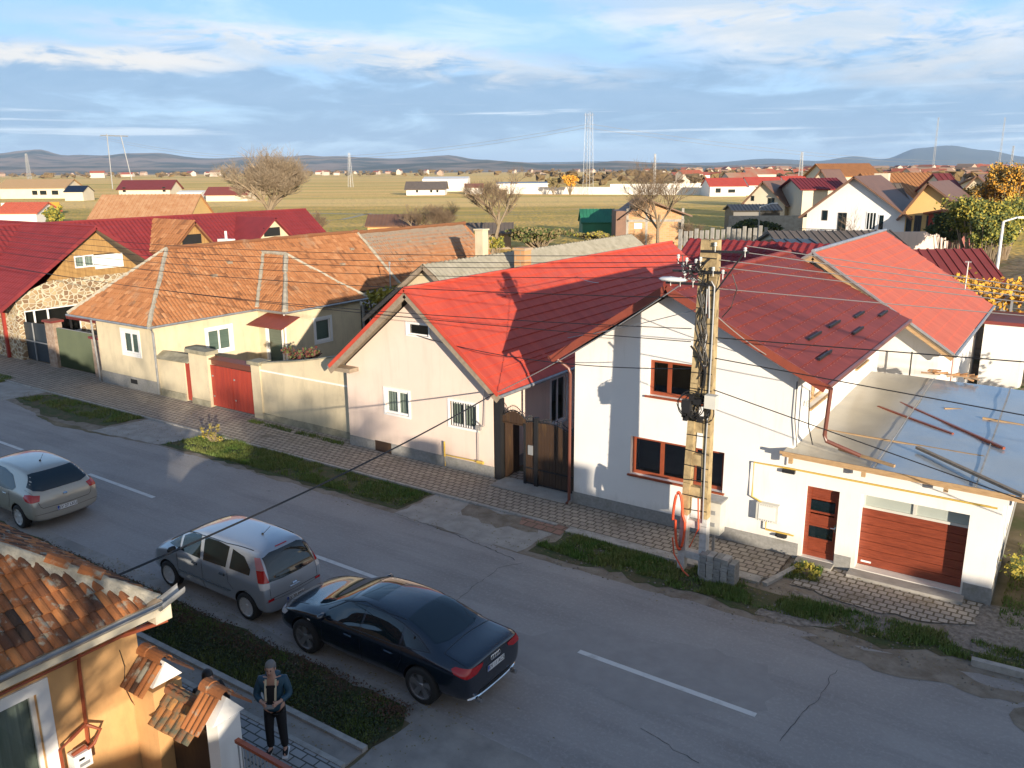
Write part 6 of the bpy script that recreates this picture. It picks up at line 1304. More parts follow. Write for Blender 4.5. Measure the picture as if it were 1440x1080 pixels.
def sedan(root, body, patch, strip, bvh):
    root['spokes'] = 5; root['spoke_w'] = .085; root['twin'] = False; root['rimmat'] = 'rim_dark'
    for s_ in (1, -1):
        patch('side_window', [(1.02, .985), (.93, 1.02), (.62, 1.23), (.30, 1.345), (.02, 1.37), (.02, .985)], 'side', 'car_glass', side=s_)
        patch('side_window', [(-.04, .985), (-.04, 1.37), (-.45, 1.36), (-.93, 1.27), (-.93, .995)], 'side', 'car_glass', side=s_)
        patch('side_window', [(-.99, 1.0), (-.99, 1.25), (-1.22, 1.18), (-1.55, 1.05)], 'side', 'car_glass', side=s_)
        strip('window_trim', [(1.08, .972), (.2, .968), (-.8, .978), (-1.6, 1.03), (-1.25, 1.20), (-.9, 1.30), (-.4, 1.385), (.1, 1.395), (.5, 1.315), (.9, 1.08)], 'side', 'trim_black', .014, s_)
        strip('door_gap', [(.98, .95), (.98, .5), (.85, .30)], 'side', 'trim_black', .008, s_); strip('door_gap', [(-.02, .95), (-.02, .3)], 'side', 'trim_black', .008, s_); strip('door_gap', [(-1.0, .96), (-1.02, .75), (-.9, .5)], 'side', 'trim_black', .008, s_)
        strip('sill_trim', [(.95, .28), (-.9, .28)], 'side', 'trim_black', .02, s_)
        for x in (.18, -.82): strip('door_handle', [(x, .80), (x+.19, .81)], 'side', 'paint_navy', .035, s_, .012)
        patch('taillight', [(-2.15, .90, .92), (-2.20, .90, .86), (-2.40, .82, .80), (-2.47, .60, .80), (-2.48, .45, .87), (-2.48, .42, .93), (-2.40, .75, .955), (-2.25, .89, .955)], 'diag', 'lamp_red', side=s_, off=.010, grid=.03)
        patch('headlight', [(2.05, .66), (2.30, .60), (2.42, .62), (2.40, .70), (2.1, .78), (1.95, .76)], 'side', 'lamp_clear', side=s_)
        strip('roof_seam', [(.62, s_*.60), (.2, s_*.62), (-.5, s_*.61), (-.9, s_*.58)], 'top', 'trim_black', .012)
        patch('marker_light', [(1.28, .78), (1.36, .785), (1.36, .81), (1.28, .80)], 'side', 'lamp_clear', side=s_)
    patch('windscreen', [(.46, -.56), (.46, .56), (1.20, .72), (1.32, .5), (1.36, 0), (1.32, -.5), (1.20, -.72)], 'top', 'car_glass', off=.005)
    patch('rear_window', [(-.92, -.54), (-.90, 0), (-.92, .54), (-1.62, .64), (-1.72, .40), (-1.74, 0), (-1.72, -.40), (-1.62, -.64)], 'top', 'car_glass', off=.005)
    patch('sunroof', [(.35, -.42), (.35, .42), (-.1, .44), (-.1, -.44)], 'top', 'car_glass', off=.003)
    strip('boot_gap', [(-1.85, .70), (-1.82, 0), (-1.85, -.70)], 'top', 'trim_black', .009); strip('boot_gap', [(-1.85, .70), (-2.3, .74), (-2.47, .73)], 'top', 'trim_black', .009); strip('boot_gap', [(-1.85, -.70), (-2.3, -.74), (-2.47, -.73)], 'top', 'trim_black', .009)
    strip('bonnet_gap', [(1.5, .70), (1.9, .68), (2.25, .5)], 'top', 'trim_black', .009); strip('bonnet_gap', [(1.5, -.70), (1.9, -.68), (2.25, -.5)], 'top', 'trim_black', .009)
    strip('bumper_trim', [(-.74, .34), (-.4, .30), (0, .29), (.4, .30), (.74, .34)], 'rear', 'chrome', .035, off=.012)
    patch('bumper_insert', [(-.5, .30), (-.5, .42), (.5, .42), (.5, .30)], 'rear', 'trim_black', off=.005)
    h = bvh.ray_cast(Vector((-5, 0, .76)), Vector((1, 0, 0)))[0]; plate(root, body, h.x-.012, .735, 'SV 11 ACS')
    for k in range(4):
        y = .105-.07*k; hh = bvh.ray_cast(Vector((-5, y, .90)), Vector((1, 0, 0)))[0]; mb = MB(); pts = [(hh.x-.01, y+.045*math.cos(i*.5236), .89+.045*math.sin(i*.5236)) for i in range(13)]; mb.tube(pts, .008, 5, cap=False); mb.build('badge_ring', 'chrome', body)
    mirrors(root, .88, .90, 1.02, 'paint_navy')
    for s_ in (1, -1):
        mb = MB(); mb.tube([(-2.42, s_*.55, .28), (-2.53, s_*.55, .28)], .05, 10); mb.build('tailpipe', 'chrome', root)
def ring_st(rows): return rows
sed = [(-2.50, .40, .62, .70, .58, .70, .80, .62, .90, .94), (-2.47, .30, .78, .83, .55, .83, .82, .72, .97, 1.00), (-2.36, .24, .84, .89, .55, .88, .86, .74, 1.01, 1.045), (-2.0, .22, .86, .92, .56, .90, .90, .73, 1.04, 1.075),
       (-1.75, .2, .87, .93, .56, .905, .93, .68, 1.08, 1.12), (-1.35, .2, .87, .935, .56, .905, .94, .64, 1.24, 1.28), (-.95, .2, .87, .935, .56, .91, .95, .61, 1.37, 1.425), (-.35, .2, .87, .935, .56, .91, .95, .61, 1.41, 1.47),
       (.3, .2, .87, .935, .56, .91, .95, .60, 1.385, 1.45), (.7, .2, .87, .935, .56, .91, .95, .62, 1.28, 1.33), (1.1, .2, .87, .935, .56, .905, .94, .68, 1.07, 1.12), (1.38, .2, .87, .935, .56, .90, .92, .74, .99, 1.025),
       (1.8, .2, .86, .93, .54, .88, .86, .70, .93, .975), (2.15, .22, .82, .89, .50, .83, .76, .60, .84, .88), (2.35, .26, .72, .78, .46, .72, .64, .5, .74, .77), (2.43, .32, .55, .60, .44, .56, .56, .4, .62, .64)]
car('dark_sedan', 'shiny dark navy saloon car with dark five-spoke wheels, nearest of the parked cars', sed, 2.91, .362, .935, 'paint_navy', sedan, (-10.46, 11.03, 0.006), (1.033, .985, 1.005), ov=.93)

def mpv(root, body, patch, strip, bvh):
    root['spokes'] = 7; root['spoke_w'] = .10; root['twin'] = False; root['rimmat'] = 'rim_silver'
    for s_ in (1, -1):
        patch('side_window', [(1.30, 1.06), (.92, 1.32), (.86, 1.06)], 'side', 'car_glass', side=s_)
        patch('side_window', [(.80, 1.04), (.82, 1.34), (.55, 1.46), (.22, 1.49), (.12, 1.03)], 'side', 'car_glass', side=s_)
        patch('side_window', [(.02, 1.03), (.10, 1.49), (-.35, 1.50), (-.72, 1.47), (-.72, 1.05)], 'side', 'car_glass', side=s_)
        patch('side_window', [(-.84, 1.06), (-.83, 1.45), (-1.20, 1.38), (-1.45, 1.18), (-1.45, 1.06)], 'side', 'car_glass', side=s_)
        for q in ([(.95, .95), (.92, .45)], [(.07, 1.0), (.05, .3)], [(-.78, 1.0), (-.80, .75), (-.95, .62)]): strip('door_gap', q, 'side', 'trim_black', .008, s_)
        strip('door_moulding', [(.88, .55), (-.85, .56)], 'side', 'trim_black', .035, s_, .004)
        for x in (.22, -.70): strip('door_handle', [(x, .88), (x+.16, .88)], 'side', 'trim_black', .06, s_, .01)
        patch('taillight', [(-1.74, .82, .98), (-1.62, .74, 1.20), (-1.80, .68, 1.22), (-1.92, .68, .98)], 'diag', 'lamp_red', side=s_, off=.010, grid=.03)
        patch('taillight', [(-1.62, .74, 1.21), (-1.50, .66, 1.42), (-1.62, .60, 1.44), (-1.80, .68, 1.23)], 'diag', 'lamp_pink', side=s_, off=.010, grid=.03)
        patch('reverse_light', [(-1.80, .83, .84), (-1.75, .82, .97), (-1.92, .68, .97), (-1.93, .68, .85)], 'diag', 'lamp_clear', side=s_, off=.010, grid=.03)
        patch('reflector', [(s_*.76, .56), (s_*.76, .62), (s_*.60, .615), (s_*.60, .57)], 'rear', 'lamp_red', off=.012, grid=.03)
        strip('roof_rail', [(.72, s_*.58), (.2, s_*.62), (-.6, s_*.62), (-1.4, s_*.57)], 'top', 'trim_black', .02, off=.01)
    patch('windscreen', [(.62, -.55), (.62, .55), (1.32, .68), (1.45, 0), (1.32, -.68)], 'top', 'car_glass', off=.005)
    patch('rear_window', [(-.66, .98), (-.60, 1.44), (-.4, 1.49), (.4, 1.49), (.60, 1.44), (.66, .98), (.3, .95), (-.3, .95)], 'rear', 'car_glass', off=.007)
    strip('hatch_gap', [(-.68, .62), (-.68, .95)], 'rear', 'trim_black', .009); strip('hatch_gap', [(.68, .62), (.68, .95)], 'rear', 'trim_black', .009); strip('hatch_gap', [(-.68, .62), (0, .60), (.68, .62)], 'rear', 'trim_black', .012)
    strip('bumper_crease', [(-.8, .57), (0, .53), (.8, .57)], 'rear', 'trim_black', .008)
    strip('brake_light', [(-.16, 1.535), (.16, 1.535)], 'rear', 'lamp_red', .03, off=.006)
    strip('badge', [(-.06, .74), (.06, .74)], 'rear', 'chrome', .05, off=.006); strip('hatch_handle', [(-.14, .69), (.14, .69)], 'rear', 'chrome', .02, off=.006)
    h = bvh.ray_cast(Vector((-5, 0, .44)), Vector((1, 0, 0)))[0]; plate(root, body, h.x-.012, .435, 'SV 30 BMV')
    mirrors(root, .98, .84, 1.05, 'trim_black')
    hz = bvh.ray_cast(Vector((-1.05, 0, 5)), Vector((0, 0, -1)))[0]; mb = MB(); mb.lathe([(.03, 0), (.02, .03)], (-1.05, 0, hz.z), n=8); mb.tube([(-1.05, 0, hz.z), (-1.32, 0, hz.z+.26)], .006, 4); mb.build('aerial', 'trim_black', root)
mp = [(-1.97, .34, .62, .70, .50, .70, .62, .60, .70, .72), (-1.95, .26, .78, .82, .50, .82, .72, .70, .90, .93), (-1.90, .22, .81, .845, .52, .83, .88, .70, 1.08, 1.10), (-1.80, .2, .82, .85, .54, .835, .95, .66, 1.28, 1.31),
      (-1.66, .2, .82, .85, .56, .84, .97, .60, 1.50, 1.53), (-1.50, .2, .82, .85, .56, .84, .97, .585, 1.55, 1.59), (-1.0, .2, .82, .855, .56, .845, .98, .60, 1.575, 1.625), (-.3, .2, .82, .855, .56, .845, .98, .61, 1.575, 1.635),
      (.3, .2, .82, .855, .56, .845, .98, .61, 1.55, 1.61), (.75, .2, .82, .855, .56, .84, .97, .62, 1.43, 1.48), (1.15, .2, .82, .85, .56, .835, .96, .66, 1.20, 1.245), (1.45, .2, .82, .85, .55, .83, .93, .66, 1.06, 1.10),
      (1.75, .22, .80, .83, .53, .80, .85, .58, .95, .985), (1.98, .26, .74, .77, .50, .73, .70, .5, .78, .81), (2.07, .32, .6, .62, .46, .58, .58, .4, .64, .66)]
car('silver_people_carrier', 'silver compact people carrier with tall red tail lamps, parked between the other two cars', mp, 2.63, .315, .85, 'paint_silver', mpv, (-15.38, 11.12, 0.006), (1.045, .955, 1.01), ov=.92)
def hatch(root, body, patch, strip, bvh):
    root['spokes'] = 6; root['spoke_w'] = .10; root['twin'] = False; root['rimmat'] = 'rim_silver'
    for s_ in (1, -1):
        patch('side_window', [(1.05, 1.03), (.70, 1.30), (.35, 1.43), (.12, 1.44), (.05, 1.0)], 'side', 'car_glass', side=s_)
        patch('side_window', [(-.03, 1.0), (.04, 1.44), (-.45, 1.43), (-.90, 1.34), (-1.22, 1.10), (-1.12, 1.01), (-.8, .99)], 'side', 'car_glass', side=s_)
        for q in ([(1.0, .95), (.95, .4)], [(.0, .97), (0, .3)], [(-.98, .97), (-.95, .7), (-.85, .5)]): strip('door_gap', q, 'side', 'trim_black', .008, s_)
        for x in (.15, -.85): strip('door_handle', [(x, .88), (x+.17, .885)], 'side', 'paint_beige', .04, s_, .012)
        patch('taillight', [(-1.70, .87, .94), (-1.78, .87, .86), (-1.96, .76, .83), (-2.02, .62, .84), (-2.0, .60, .97), (-1.86, .76, 1.02), (-1.74, .86, 1.0)], 'diag', 'lamp_red', side=s_, off=.010, grid=.03)
    patch('windscreen', [(.42, -.55), (.42, .55), (1.2, .70), (1.34, 0), (1.2, -.70)], 'top', 'car_glass', off=.005)
    patch('rear_window', [(-.70, 1.10), (-.74, 1.16), (-.58, 1.42), (-.5, 1.44), (.5, 1.44), (.58, 1.42), (.74, 1.16), (.70, 1.10), (.5, 1.04), (-.5, 1.04)], 'rear', 'car_glass', off=.007)
    strip('hatch_gap', [(-.78, 1.1), (-.66, .70), (-.6, .64), (0, .62), (.6, .64), (.66, .70), (.78, 1.1)], 'rear', 'trim_black', .010)
    strip('bumper_crease', [(-.82, .50), (0, .46), (.82, .50)], 'rear', 'trim_black', .008)
    strip('badge', [(-.05, .87), (.05, .87)], 'rear', 'chrome', .07, off=.006)
    h = bvh.ray_cast(Vector((-5, 0, .50)), Vector((1, 0, 0)))[0]; plate(root, body, h.x-.012, .535, 'SV 27 LKU')
    mirrors(root, .85, .86, 1.0, 'paint_beige')
    hz = bvh.ray_cast(Vector((-1.0, 0, 5)), Vector((0, 0, -1)))[0]; mb = MB(); mb.lathe([(.03, 0), (.02, .03)], (-1.0, 0, hz.z), n=8); mb.tube([(-1.0, 0, hz.z), (-1.22, 0, hz.z+.24)], .006, 4); mb.build('aerial', 'trim_black', root)
ht = [(-2.09, .36, .66, .74, .50, .74, .62, .62, .70, .73), (-2.06, .28, .80, .85, .50, .84, .74, .72, .86, .89), (-1.98, .24, .83, .88, .52, .87, .88, .74, 1.00, 1.03), (-1.84, .2, .84, .885, .54, .875, .93, .68, 1.18, 1.21),
      (-1.62, .2, .84, .885, .56, .875, .95, .60, 1.40, 1.43), (-1.38, .2, .84, .885, .56, .875, .96, .575, 1.475, 1.52), (-.9, .2, .84, .885, .56, .88, .96, .585, 1.51, 1.56), (-.3, .2, .84, .885, .56, .88, .96, .60, 1.52, 1.575),
      (.3, .2, .84, .885, .56, .88, .96, .60, 1.48, 1.54), (.75, .2, .84, .885, .56, .875, .95, .62, 1.32, 1.37), (1.1, .2, .84, .885, .56, .87, .94, .66, 1.13, 1.17), (1.4, .2, .84, .88, .55, .86, .90, .68, 1.02, 1.06),
      (1.75, .22, .82, .86, .53, .82, .82, .6, .91, .95), (2.0, .26, .76, .80, .50, .74, .70, .5, .76, .79), (2.12, .32, .6, .64, .46, .58, .58, .4, .62, .64)]
car('beige_hatchback', 'pale beige metallic hatchback with rounded rear window, leftmost parked car', ht, 2.58, .32, .885, 'paint_beige', hatch, (-24.5, 10.98, 0.006), 1.05)

# ================================================================== PEOPLE
def skinned(name, J, E_, m, parent, levels=2):
    """J: joint -> (xyz, radius[, radius2]); E_: list of joint pairs; first joint is the root"""
    ks = list(J); me = bpy.data.meshes.new(name); me.from_pydata([J[k][0] for k in ks], [(ks.index(a), ks.index(b)) for a, b in E_], []); me.update()
    o = bpy.data.objects.new(name, me); col.objects.link(o); o.parent = parent
    sk = o.modifiers.new('k', 'SKIN'); sk.use_smooth_shade = True
    sv = me.skin_vertices[0].data
    for i, k in enumerate(ks):
        r_ = J[k][1]; r2_ = J[k][2] if len(J[k]) > 2 else r_; sv[i].radius = (r_, r2_); sv[i].use_root = (i == 0)
    s_ = o.modifiers.new('s', 'SUBSURF'); s_.levels = levels; s_.render_levels = levels
    meshify(o); o.data.materials.clear(); o.data.materials.append(MATS[m])
    return o
def person(label, loc, rz, jacket, hair, female=False, holding=True):
    t = thing('person', label, 'person', (0, 0, 0)); H_ = .94 if female else .965; S = lambda x, y, z: (x*H_, y*H_, z*H_)
    hl = [(.10, -.28, 1.12), (-.10, -.28, 1.12)] if holding else [(.26, -.02, .80), (-.26, -.02, .80)]
    J = {'pel': (S(0, 0, .98), .13, .10), 'sp': (S(0, .0, 1.12), .12, .095), 'ch': (S(0, .0, 1.32), .145, .10), 'nk': (S(0, -.02, 1.47), .055), 'hb': (S(0, -.055, 1.56), .07, .08), 'hd': (S(0, -.075, 1.66), .078, .095), 'ht': (S(0, -.06, 1.74), .05, .06)}
    E_ = [('pel', 'sp'), ('sp', 'ch'), ('ch', 'nk'), ('nk', 'hb'), ('hb', 'hd'), ('hd', 'ht')]
    for i, s_ in enumerate((1, -1)):
        sh = (s_*.19, .01, 1.42); el_ = (s_*.27, -.02, 1.14); wr_ = (hl[i][0]*1.5 if holding else hl[i][0], hl[i][1]+.06 if holding else hl[i][1], hl[i][2] if holding else .86)
        J.update({f's{i}': (S(*sh), .06), f'e{i}': (S(*el_), .045), f'w{i}': (S(*wr_), .028), f'p{i}': (S(*hl[i]), .040, .020), f'h{i}': (S(s_*.10, 0, .92), .095), f'k{i}': (S(s_*.11, -.03, .50), .058), f'a{i}': (S(s_*.12, .02, .09), .040), f'f{i}': (S(s_*.14, -.10, .045), .038, .03), f't{i}': (S(s_*.145, -.17, .035), .032, .022)})
        E_ += [('ch', f's{i}'), (f's{i}', f'e{i}'), (f'e{i}', f'w{i}'), (f'w{i}', f'p{i}'), ('pel', f'h{i}'), (f'h{i}', f'k{i}'), (f'k{i}', f'a{i}'), (f'a{i}', f'f{i}'), (f'f{i}', f't{i}')]
        px_, py_, pz_ = hl[i]
        for q in range(4):                                    # four fingers curling round what is held, and a thumb
            dz = (.030-.019*q); ln = (.034, .038, .036, .028)[q]
            if holding: a = (px_-s_*.010, py_-.030, pz_+dz); b = (px_-s_*.030, py_-.030-ln*.7, pz_+dz-.003); c = (px_-s_*.055, py_-.02-ln*.6, pz_+dz-.008)
            else: a = (px_, py_-.03+.019*q, pz_-.035); b = (px_-s_*.006, py_-.032+.019*q, pz_-.035-ln); c = (px_-s_*.016, py_-.032+.019*q, pz_-.035-ln*1.8)
            J.update({f'x{i}{q}a': (S(*a), .010), f'x{i}{q}b': (S(*b), .009), f'x{i}{q}c': (S(*c), .008)}); E_ += [(f'p{i}', f'x{i}{q}a'), (f'x{i}{q}a', f'x{i}{q}b'), (f'x{i}{q}b', f'x{i}{q}c')]
        a = (px_-s_*.02, py_+.005, pz_+.032); b = (px_-s_*.045, py_-.01, pz_+.045); J.update({f'm{i}a': (S(*a), .011), f'm{i}b': (S(*b), .009)}); E_ += [(f'p{i}', f'm{i}a'), (f'm{i}a', f'm{i}b')]
    body = skinned('body', J, E_, 'skin', t)
    # face: nose, ears, eyes, mouth, all set on the head bowed towards the hands
    mb = MB(); mb.add([S(-.014, -.165, 1.625), S(.014, -.165, 1.625), S(0, -.195, 1.618), S(0, -.165, 1.672)], [(0, 1, 2), (0, 2, 3), (1, 3, 2), (0, 3, 1)])
    for s_ in (1, -1): mb.lathe([(0, -.008), (.022, -.006), (.024, .006), (0, .010)], S(s_*.083, -.065, 1.64), (1, 0, 0), 8)
    mb.build('nose_and_ears', 'skin', body)
    for s_ in (1, -1): mb = MB(); mb.lathe([(0, -.004), (.011, -.002), (.011, .002), (0, .006)], S(s_*.030, -.166, 1.665), (0, -1, 0), 8); mb.build('eye', 'plate_ink', body)
    mb = MB(); mb.tube([S(-.022, -.160, 1.592), S(0, -.168, 1.590), S(.022, -.160, 1.592)], .005, 5); mb.build('mouth', 'fence_red', body)
    mb = MB(); vs = []; nu, nv = 20, 12; cc = Vector(S(0, -.045, 1.672)); keep = []
    for j_ in range(nv+1):
        for i_ in range(nu):
            th = math.pi*j_/nv; ph = 6.2832*i_/nu; wv = 1+.03*math.sin(i_*5.1+j_*3.3)
            vs.append(cc+Vector((.088*math.sin(th)*math.cos(ph), .112*math.sin(th)*math.sin(ph)+.012, .105*math.cos(th)))*wv)
    fs_ = []
    for j_ in range(nv):
        for i_ in range(nu):
            q = (j_*nu+i_, j_*nu+(i_+1) % nu, (j_+1)*nu+(i_+1) % nu, (j_+1)*nu+i_); c_ = sum((vs[k] for k in q), Vector())/4-cc
            if c_.y < .0 and c_.z < .03 - (.0 if c_.y < -.05 else .05): continue
            if c_.z < -.075: continue
            fs_.append(q)
    mb.add(vs, fs_)
    if female: mb.tube([S(0, .045, 1.66), S(0, .055, 1.55), S(0, .075, 1.44), S(0, .08, 1.36)], [.07, .075, .065, .03], 10)
    mb.build('hair', hair, body, smooth=True)
    K = {'hem': (S(0, .0, .80), .17, .135), 'pel': (S(0, .01, .93), .168, .135), 'w': (S(0, .01, 1.10), .165, .13), 'ch': (S(0, .02, 1.30), .175, .135), 'nk': (S(0, .025, 1.43), .10, .08)}; Ke = [('hem', 'pel'), ('pel', 'w'), ('w', 'ch'), ('ch', 'nk')]
    for i, s_ in enumerate((1, -1)):
        K.update({f's{i}': (S(*((s_*.20, .02, 1.40))), .085), f'e{i}': (S(s_*.28, -.02, 1.13), .066), f'w{i}': (tuple(Vector(J[f'w{i}'][0]).lerp(Vector(J[f'e{i}'][0]), .12)), .048)}); Ke += [('ch', f's{i}'), (f's{i}', f'e{i}'), (f'e{i}', f'w{i}')]
    skinned('jacket', K, Ke, jacket, body)
    T_ = {'pel': (S(0, .0, .92), .14, .11)}; Te = []
    for i, s_ in enumerate((1, -1)):
        T_.update({f'h{i}': (S(s_*.095, 0, .82), .105), f'k{i}': (S(s_*.11, -.03, .50), .078), f'a{i}': (S(s_*.12, .02, .075), .066)}); Te += [('pel', f'h{i}'), (f'h{i}', f'k{i}'), (f'k{i}', f'a{i}')]
    skinned('trousers', T_, Te, 'cloth_black', body)
    for i, s_ in enumerate((1, -1)):
        skinned('shoe', {'a': (S(s_*.12, .05, .05), .045, .04), 'b': (S(s_*.135, -.06, .05), .05, .042), 'c': (S(s_*.15, -.17, .04), .042, .03)}, [('a', 'b'), ('b', 'c')], 'cloth_black', body)
        mb = MB(); mb.slab([S(s_*.135-.055, .10, .022), S(s_*.135+.045, .10, .022), S(s_*.15+.05, -.21, .022), S(s_*.15-.045, -.21, .022)], .02); mb.build('shoe_sole', 'plastic_white', body)
    if holding:
        mb = MB(); mb.slab([S(-.075, -.145, 1.38), S(.075, -.145, 1.38), S(.07, -.135, 1.02), S(-.07, -.135, 1.02)], .02); mb.build('pullover', 'cloth_black', body)
        hoodj = {'a': (S(0, .10, 1.47), .10, .06), 'b': (S(.12, .05, 1.46), .05, .05), 'c': (S(-.12, .05, 1.46), .05, .05)}; skinned('hood', hoodj, [('a', 'b'), ('a', 'c')], jacket, body)
        for s_ in (1, -1):
            mb = MB(); mb.add([S(s_*.065, -.10, 1.47), S(s_*.10, -.10, 1.47), S(s_*.10, -.185, 1.30), S(s_*.065, -.185, 1.30), S(s_*.095, -.225, 1.14), S(s_*.06, -.225, 1.14)], [(0, 1, 2, 3), (3, 2, 4, 5)]); mb.build('lanyard', 'strap_cream', body)
        mb = MB(); mb.box(-.075, .075, -.345, -.275, 1.07, 1.105)
        for s_ in (1, -1): mb.lathe([(.006, 0), (.006, .012), (.012, .016), (0, .02)], (s_*.045, -.31, 1.105), n=8)
        c_ = mb.build('remote_controller', 'plinth_grey'); m2 = Matrix.Translation(Vector(loc)) @ Matrix.Rotation(rz, 4, 'Z') @ Matrix.Scale(H_, 4); c_.data.transform(m2)
        tag(c_, 'small grey handheld controller held in front of the standing man', 'controller')
    t.location = loc; t.rotation_euler = (0, 0, rz); return t
person('grey haired man in dark teal hooded jacket and black trousers looking down at a controller', (-10.04, 7.76, .07), R(38), 'jacket_teal', 'hair_grey')
person('black haired person mostly hidden behind the tile capped pier', (-10.74, 7.06, .07), R(70), 'cloth_black', 'hair_black', True, False)

# ================================================================== BACKGROUND
def HORZ(px): return 243-.0049*px
def P(px, D):                                               # ground point at forward distance D seen at photo column px
    k = (px-720)/1218*D; return Vector((-math.sin(YAW)*D+math.cos(YAW)*k, math.cos(YAW)*D+math.sin(YAW)*k, 0))
def Z(px, py, D): return CAM_H-(py-HORZ(px))/1218*D
def simple_window(fr, par, a0, a1, z0, z1, fm='frame_white', mull=(), nm='window'):
    mb = MB(); f_ = .07; fr.box(mb, a0, a1, z0, z0+f_, 0, .05); fr.box(mb, a0, a1, z1-f_, z1, 0, .05); fr.box(mb, a0, a0+f_, z0+f_, z1-f_, 0, .05); fr.box(mb, a1-f_, a1, z0+f_, z1-f_, 0, .05)
    for m in mull: fr.box(mb, a0+(a1-a0)*m-f_/2, a0+(a1-a0)*m+f_/2, z0+f_, z1-f_, 0, .05)
    w_ = mb.build(nm, fm, par); mb = MB(); fr.box(mb, a0+.02, a1-.02, z0+.02, z1-.02, -.01, .02); mb.build('pane', 'car_glass', w_); return w_
def far_house(name, label, px0, px1, py_e, py_r, D, axis='x', dep=8, wm='wall_cream', rm='brown_tile', oh=.5, wins=(), turn=0.0, xr=None, group=None, cat='house', ze=None):
    """walls between columns px0..px1 at distance D; eaves at row py_e, ridge at row py_r; built in its own frame then set down"""
    pm = (px0+px1)/2; w_ = (px1-px0)/1218*D; zr = Z(pm, py_r, D+(dep/2 if axis == 'x' else 0)); ze = Z(pm, py_e, D) if ze is None else ze
    t = thing(name, label, cat, (0, 0, 0), group); x0, x1 = -w_/2, w_/2
    house_shell(x0, x1, 0, dep, ze, zr, axis, None if xr is None else x0+w_*xr).build('wall', wm, t)
    gr = gable_roof(x0, x1, 0, dep, ze, zr, axis, oh, .16, None if xr is None else x0+w_*xr)
    if D < 200:
        if axis == 'x':
            k = (zr-ze)/(dep/2); ribs(gr, (x0-oh, -oh, ze-k*oh+.12), (x1+oh, -oh, ze-k*oh+.12), (x1+oh, dep/2, zr+.12), (x0-oh, dep/2, zr+.12), int(w_/.45), .07)
    gr.build('roof', rm, t); f_ = Fr((0, 0, 0), (1, 0, 0), (0, -1, 0))
    for a0, a1, z0, z1, *rest in wins: simple_window(f_, t, x0+a0*w_, x0+a1*w_, z0, z1, *(rest or ()))
    t.location = P(pm, D); t.rotation_euler = (0, 0, YAW+turn); return t
T = far_house
# right hand group
t = T('white_gable_house', 'white gabled two storey house with balcony and brown roof', 1142, 1275, 300, 250, 84, 'y', 11, 'render_white', 'brown_tile', .7, [(.16, .22, 4.3, 5.3, 'frame_dark'), (.33, .42, 2.9, 5.1, 'frame_dark', (.5,)), (.62, .72, 3.5, 5.2, 'frame_white', (.33, .66)), (.74, .8, 3.5, 5.0, 'frame_white'), (.58, .74, .6, 1.5, 'frame_white', (.5,))], turn=-YAW, xr=.47)
mb = MB(); mb.box(-4.9, -.6, -1.5, 0, 2.45, 2.65); bl_ = mb.build('balcony', 'wall_cream', None); bl_.parent = t
mb = MB()
for i in range(30): mb.box(-4.85+i*.145, -4.82+i*.145, -1.48, -1.45, 2.65, 3.5)
mb.box(-4.9, -.6, -1.49, -1.44, 3.5, 3.55); rl = mb.build('railing', 'frame_dark', None); rl.parent = bl_
for x in (-4.8, -.8):
    mb = MB(); mb.box(x-.12, x+.12, -1.4, -1.15, 0, 2.45); o = mb.build('post', 'wall_cream', None); o.parent = bl_
t = T('yellow_house', 'yellow-orange gabled house with brown roof and upper windows', 1284, 1362, 296, 258, 80, 'y', 12, 'wall_yellow', 'brown_tile', .7, [(.02, .12, 3.2, 4.9, 'frame_dark'), (.16, .28, 2.6, 5.0, 'frame_dark', (.5,)), (.36, .48, 2.6, 5.0, 'frame_dark', (.5,)), (.5, .68, 3.5, 5.0, 'frame_dark', (.4,))], turn=-YAW, xr=.33)
mb = MB(); mb.box(-3.0, .6, -1.2, 0, 2.3, 2.5); o = mb.build('balcony', 'wall_cream', None); o.parent = t
T('connecting_wing', 'dark brown tiled wing between the white and the yellow gabled houses', 1236, 1290, 301, 260, 88, 'x', 9, 'wall_yellow', 'grey_tile', .4)
T('big_tiled_roof_house', 'broad house with large orange-brown tiled roof behind the yellow house', 1246, 1338, 276, 245, 118, 'x', 14, 'wall_cream', 'orange_tile', .6)
t = thing('chimney', 'pale rendered chimney left of the large orange-brown roof', 'chimney', P(1242, 117)); z_ = Z(1242, 245, 117); mb = MB(); p = P(1242, 117); mb.box(p.x-.9, p.x+.9, p.y-.6, p.y+.6, 0, z_); mb.build('stack', 'wall_cream', t)
T('brown_roof_house', 'house with several brown roof planes behind the white gabled house', 1140, 1172, 262, 240, 150, 'y', 12, 'wall_cream', 'brown_tile', .6, turn=-YAW)
T('brown_roof_house', 'wide brown hip roofed house beyond the white gable with a small skylight', 1166, 1236, 248, 232, 190, 'x', 14, 'wall_cream', 'orange_tile', .6)
T('crimson_roof_house', 'low house with crimson roof between the cream and white gables', 1132, 1190, 266, 252, 128, 'x', 10, 'wall_cream', 'metal_crimson', .5)
T('cream_gable_house', 'cream gabled house with brown roof left of the white house', 1050, 1108, 285, 256, 135, 'y', 10, 'wall_cream', 'brown_tile', .7, [(.16, .24, 4.4, 5.2, 'frame_dark'), (.58, .74, 3.6, 4.9, 'frame_dark', (.5,))], xr=.45, turn=-YAW)
T('cream_house_wing', 'cream wing with brown roof joining the cream gabled house', 1095, 1142, 276, 258, 140, 'x', 10, 'wall_cream', 'brown_tile', .5, [(.5, .7, 2.5, 3.8, 'frame_dark')])
T('garage_shed', 'low dark roofed garage in front of the cream gabled house', 1036, 1102, 296, 288, 124, 'x', 5, 'frame_dark', 'frame_dark', .3, cat='shed')
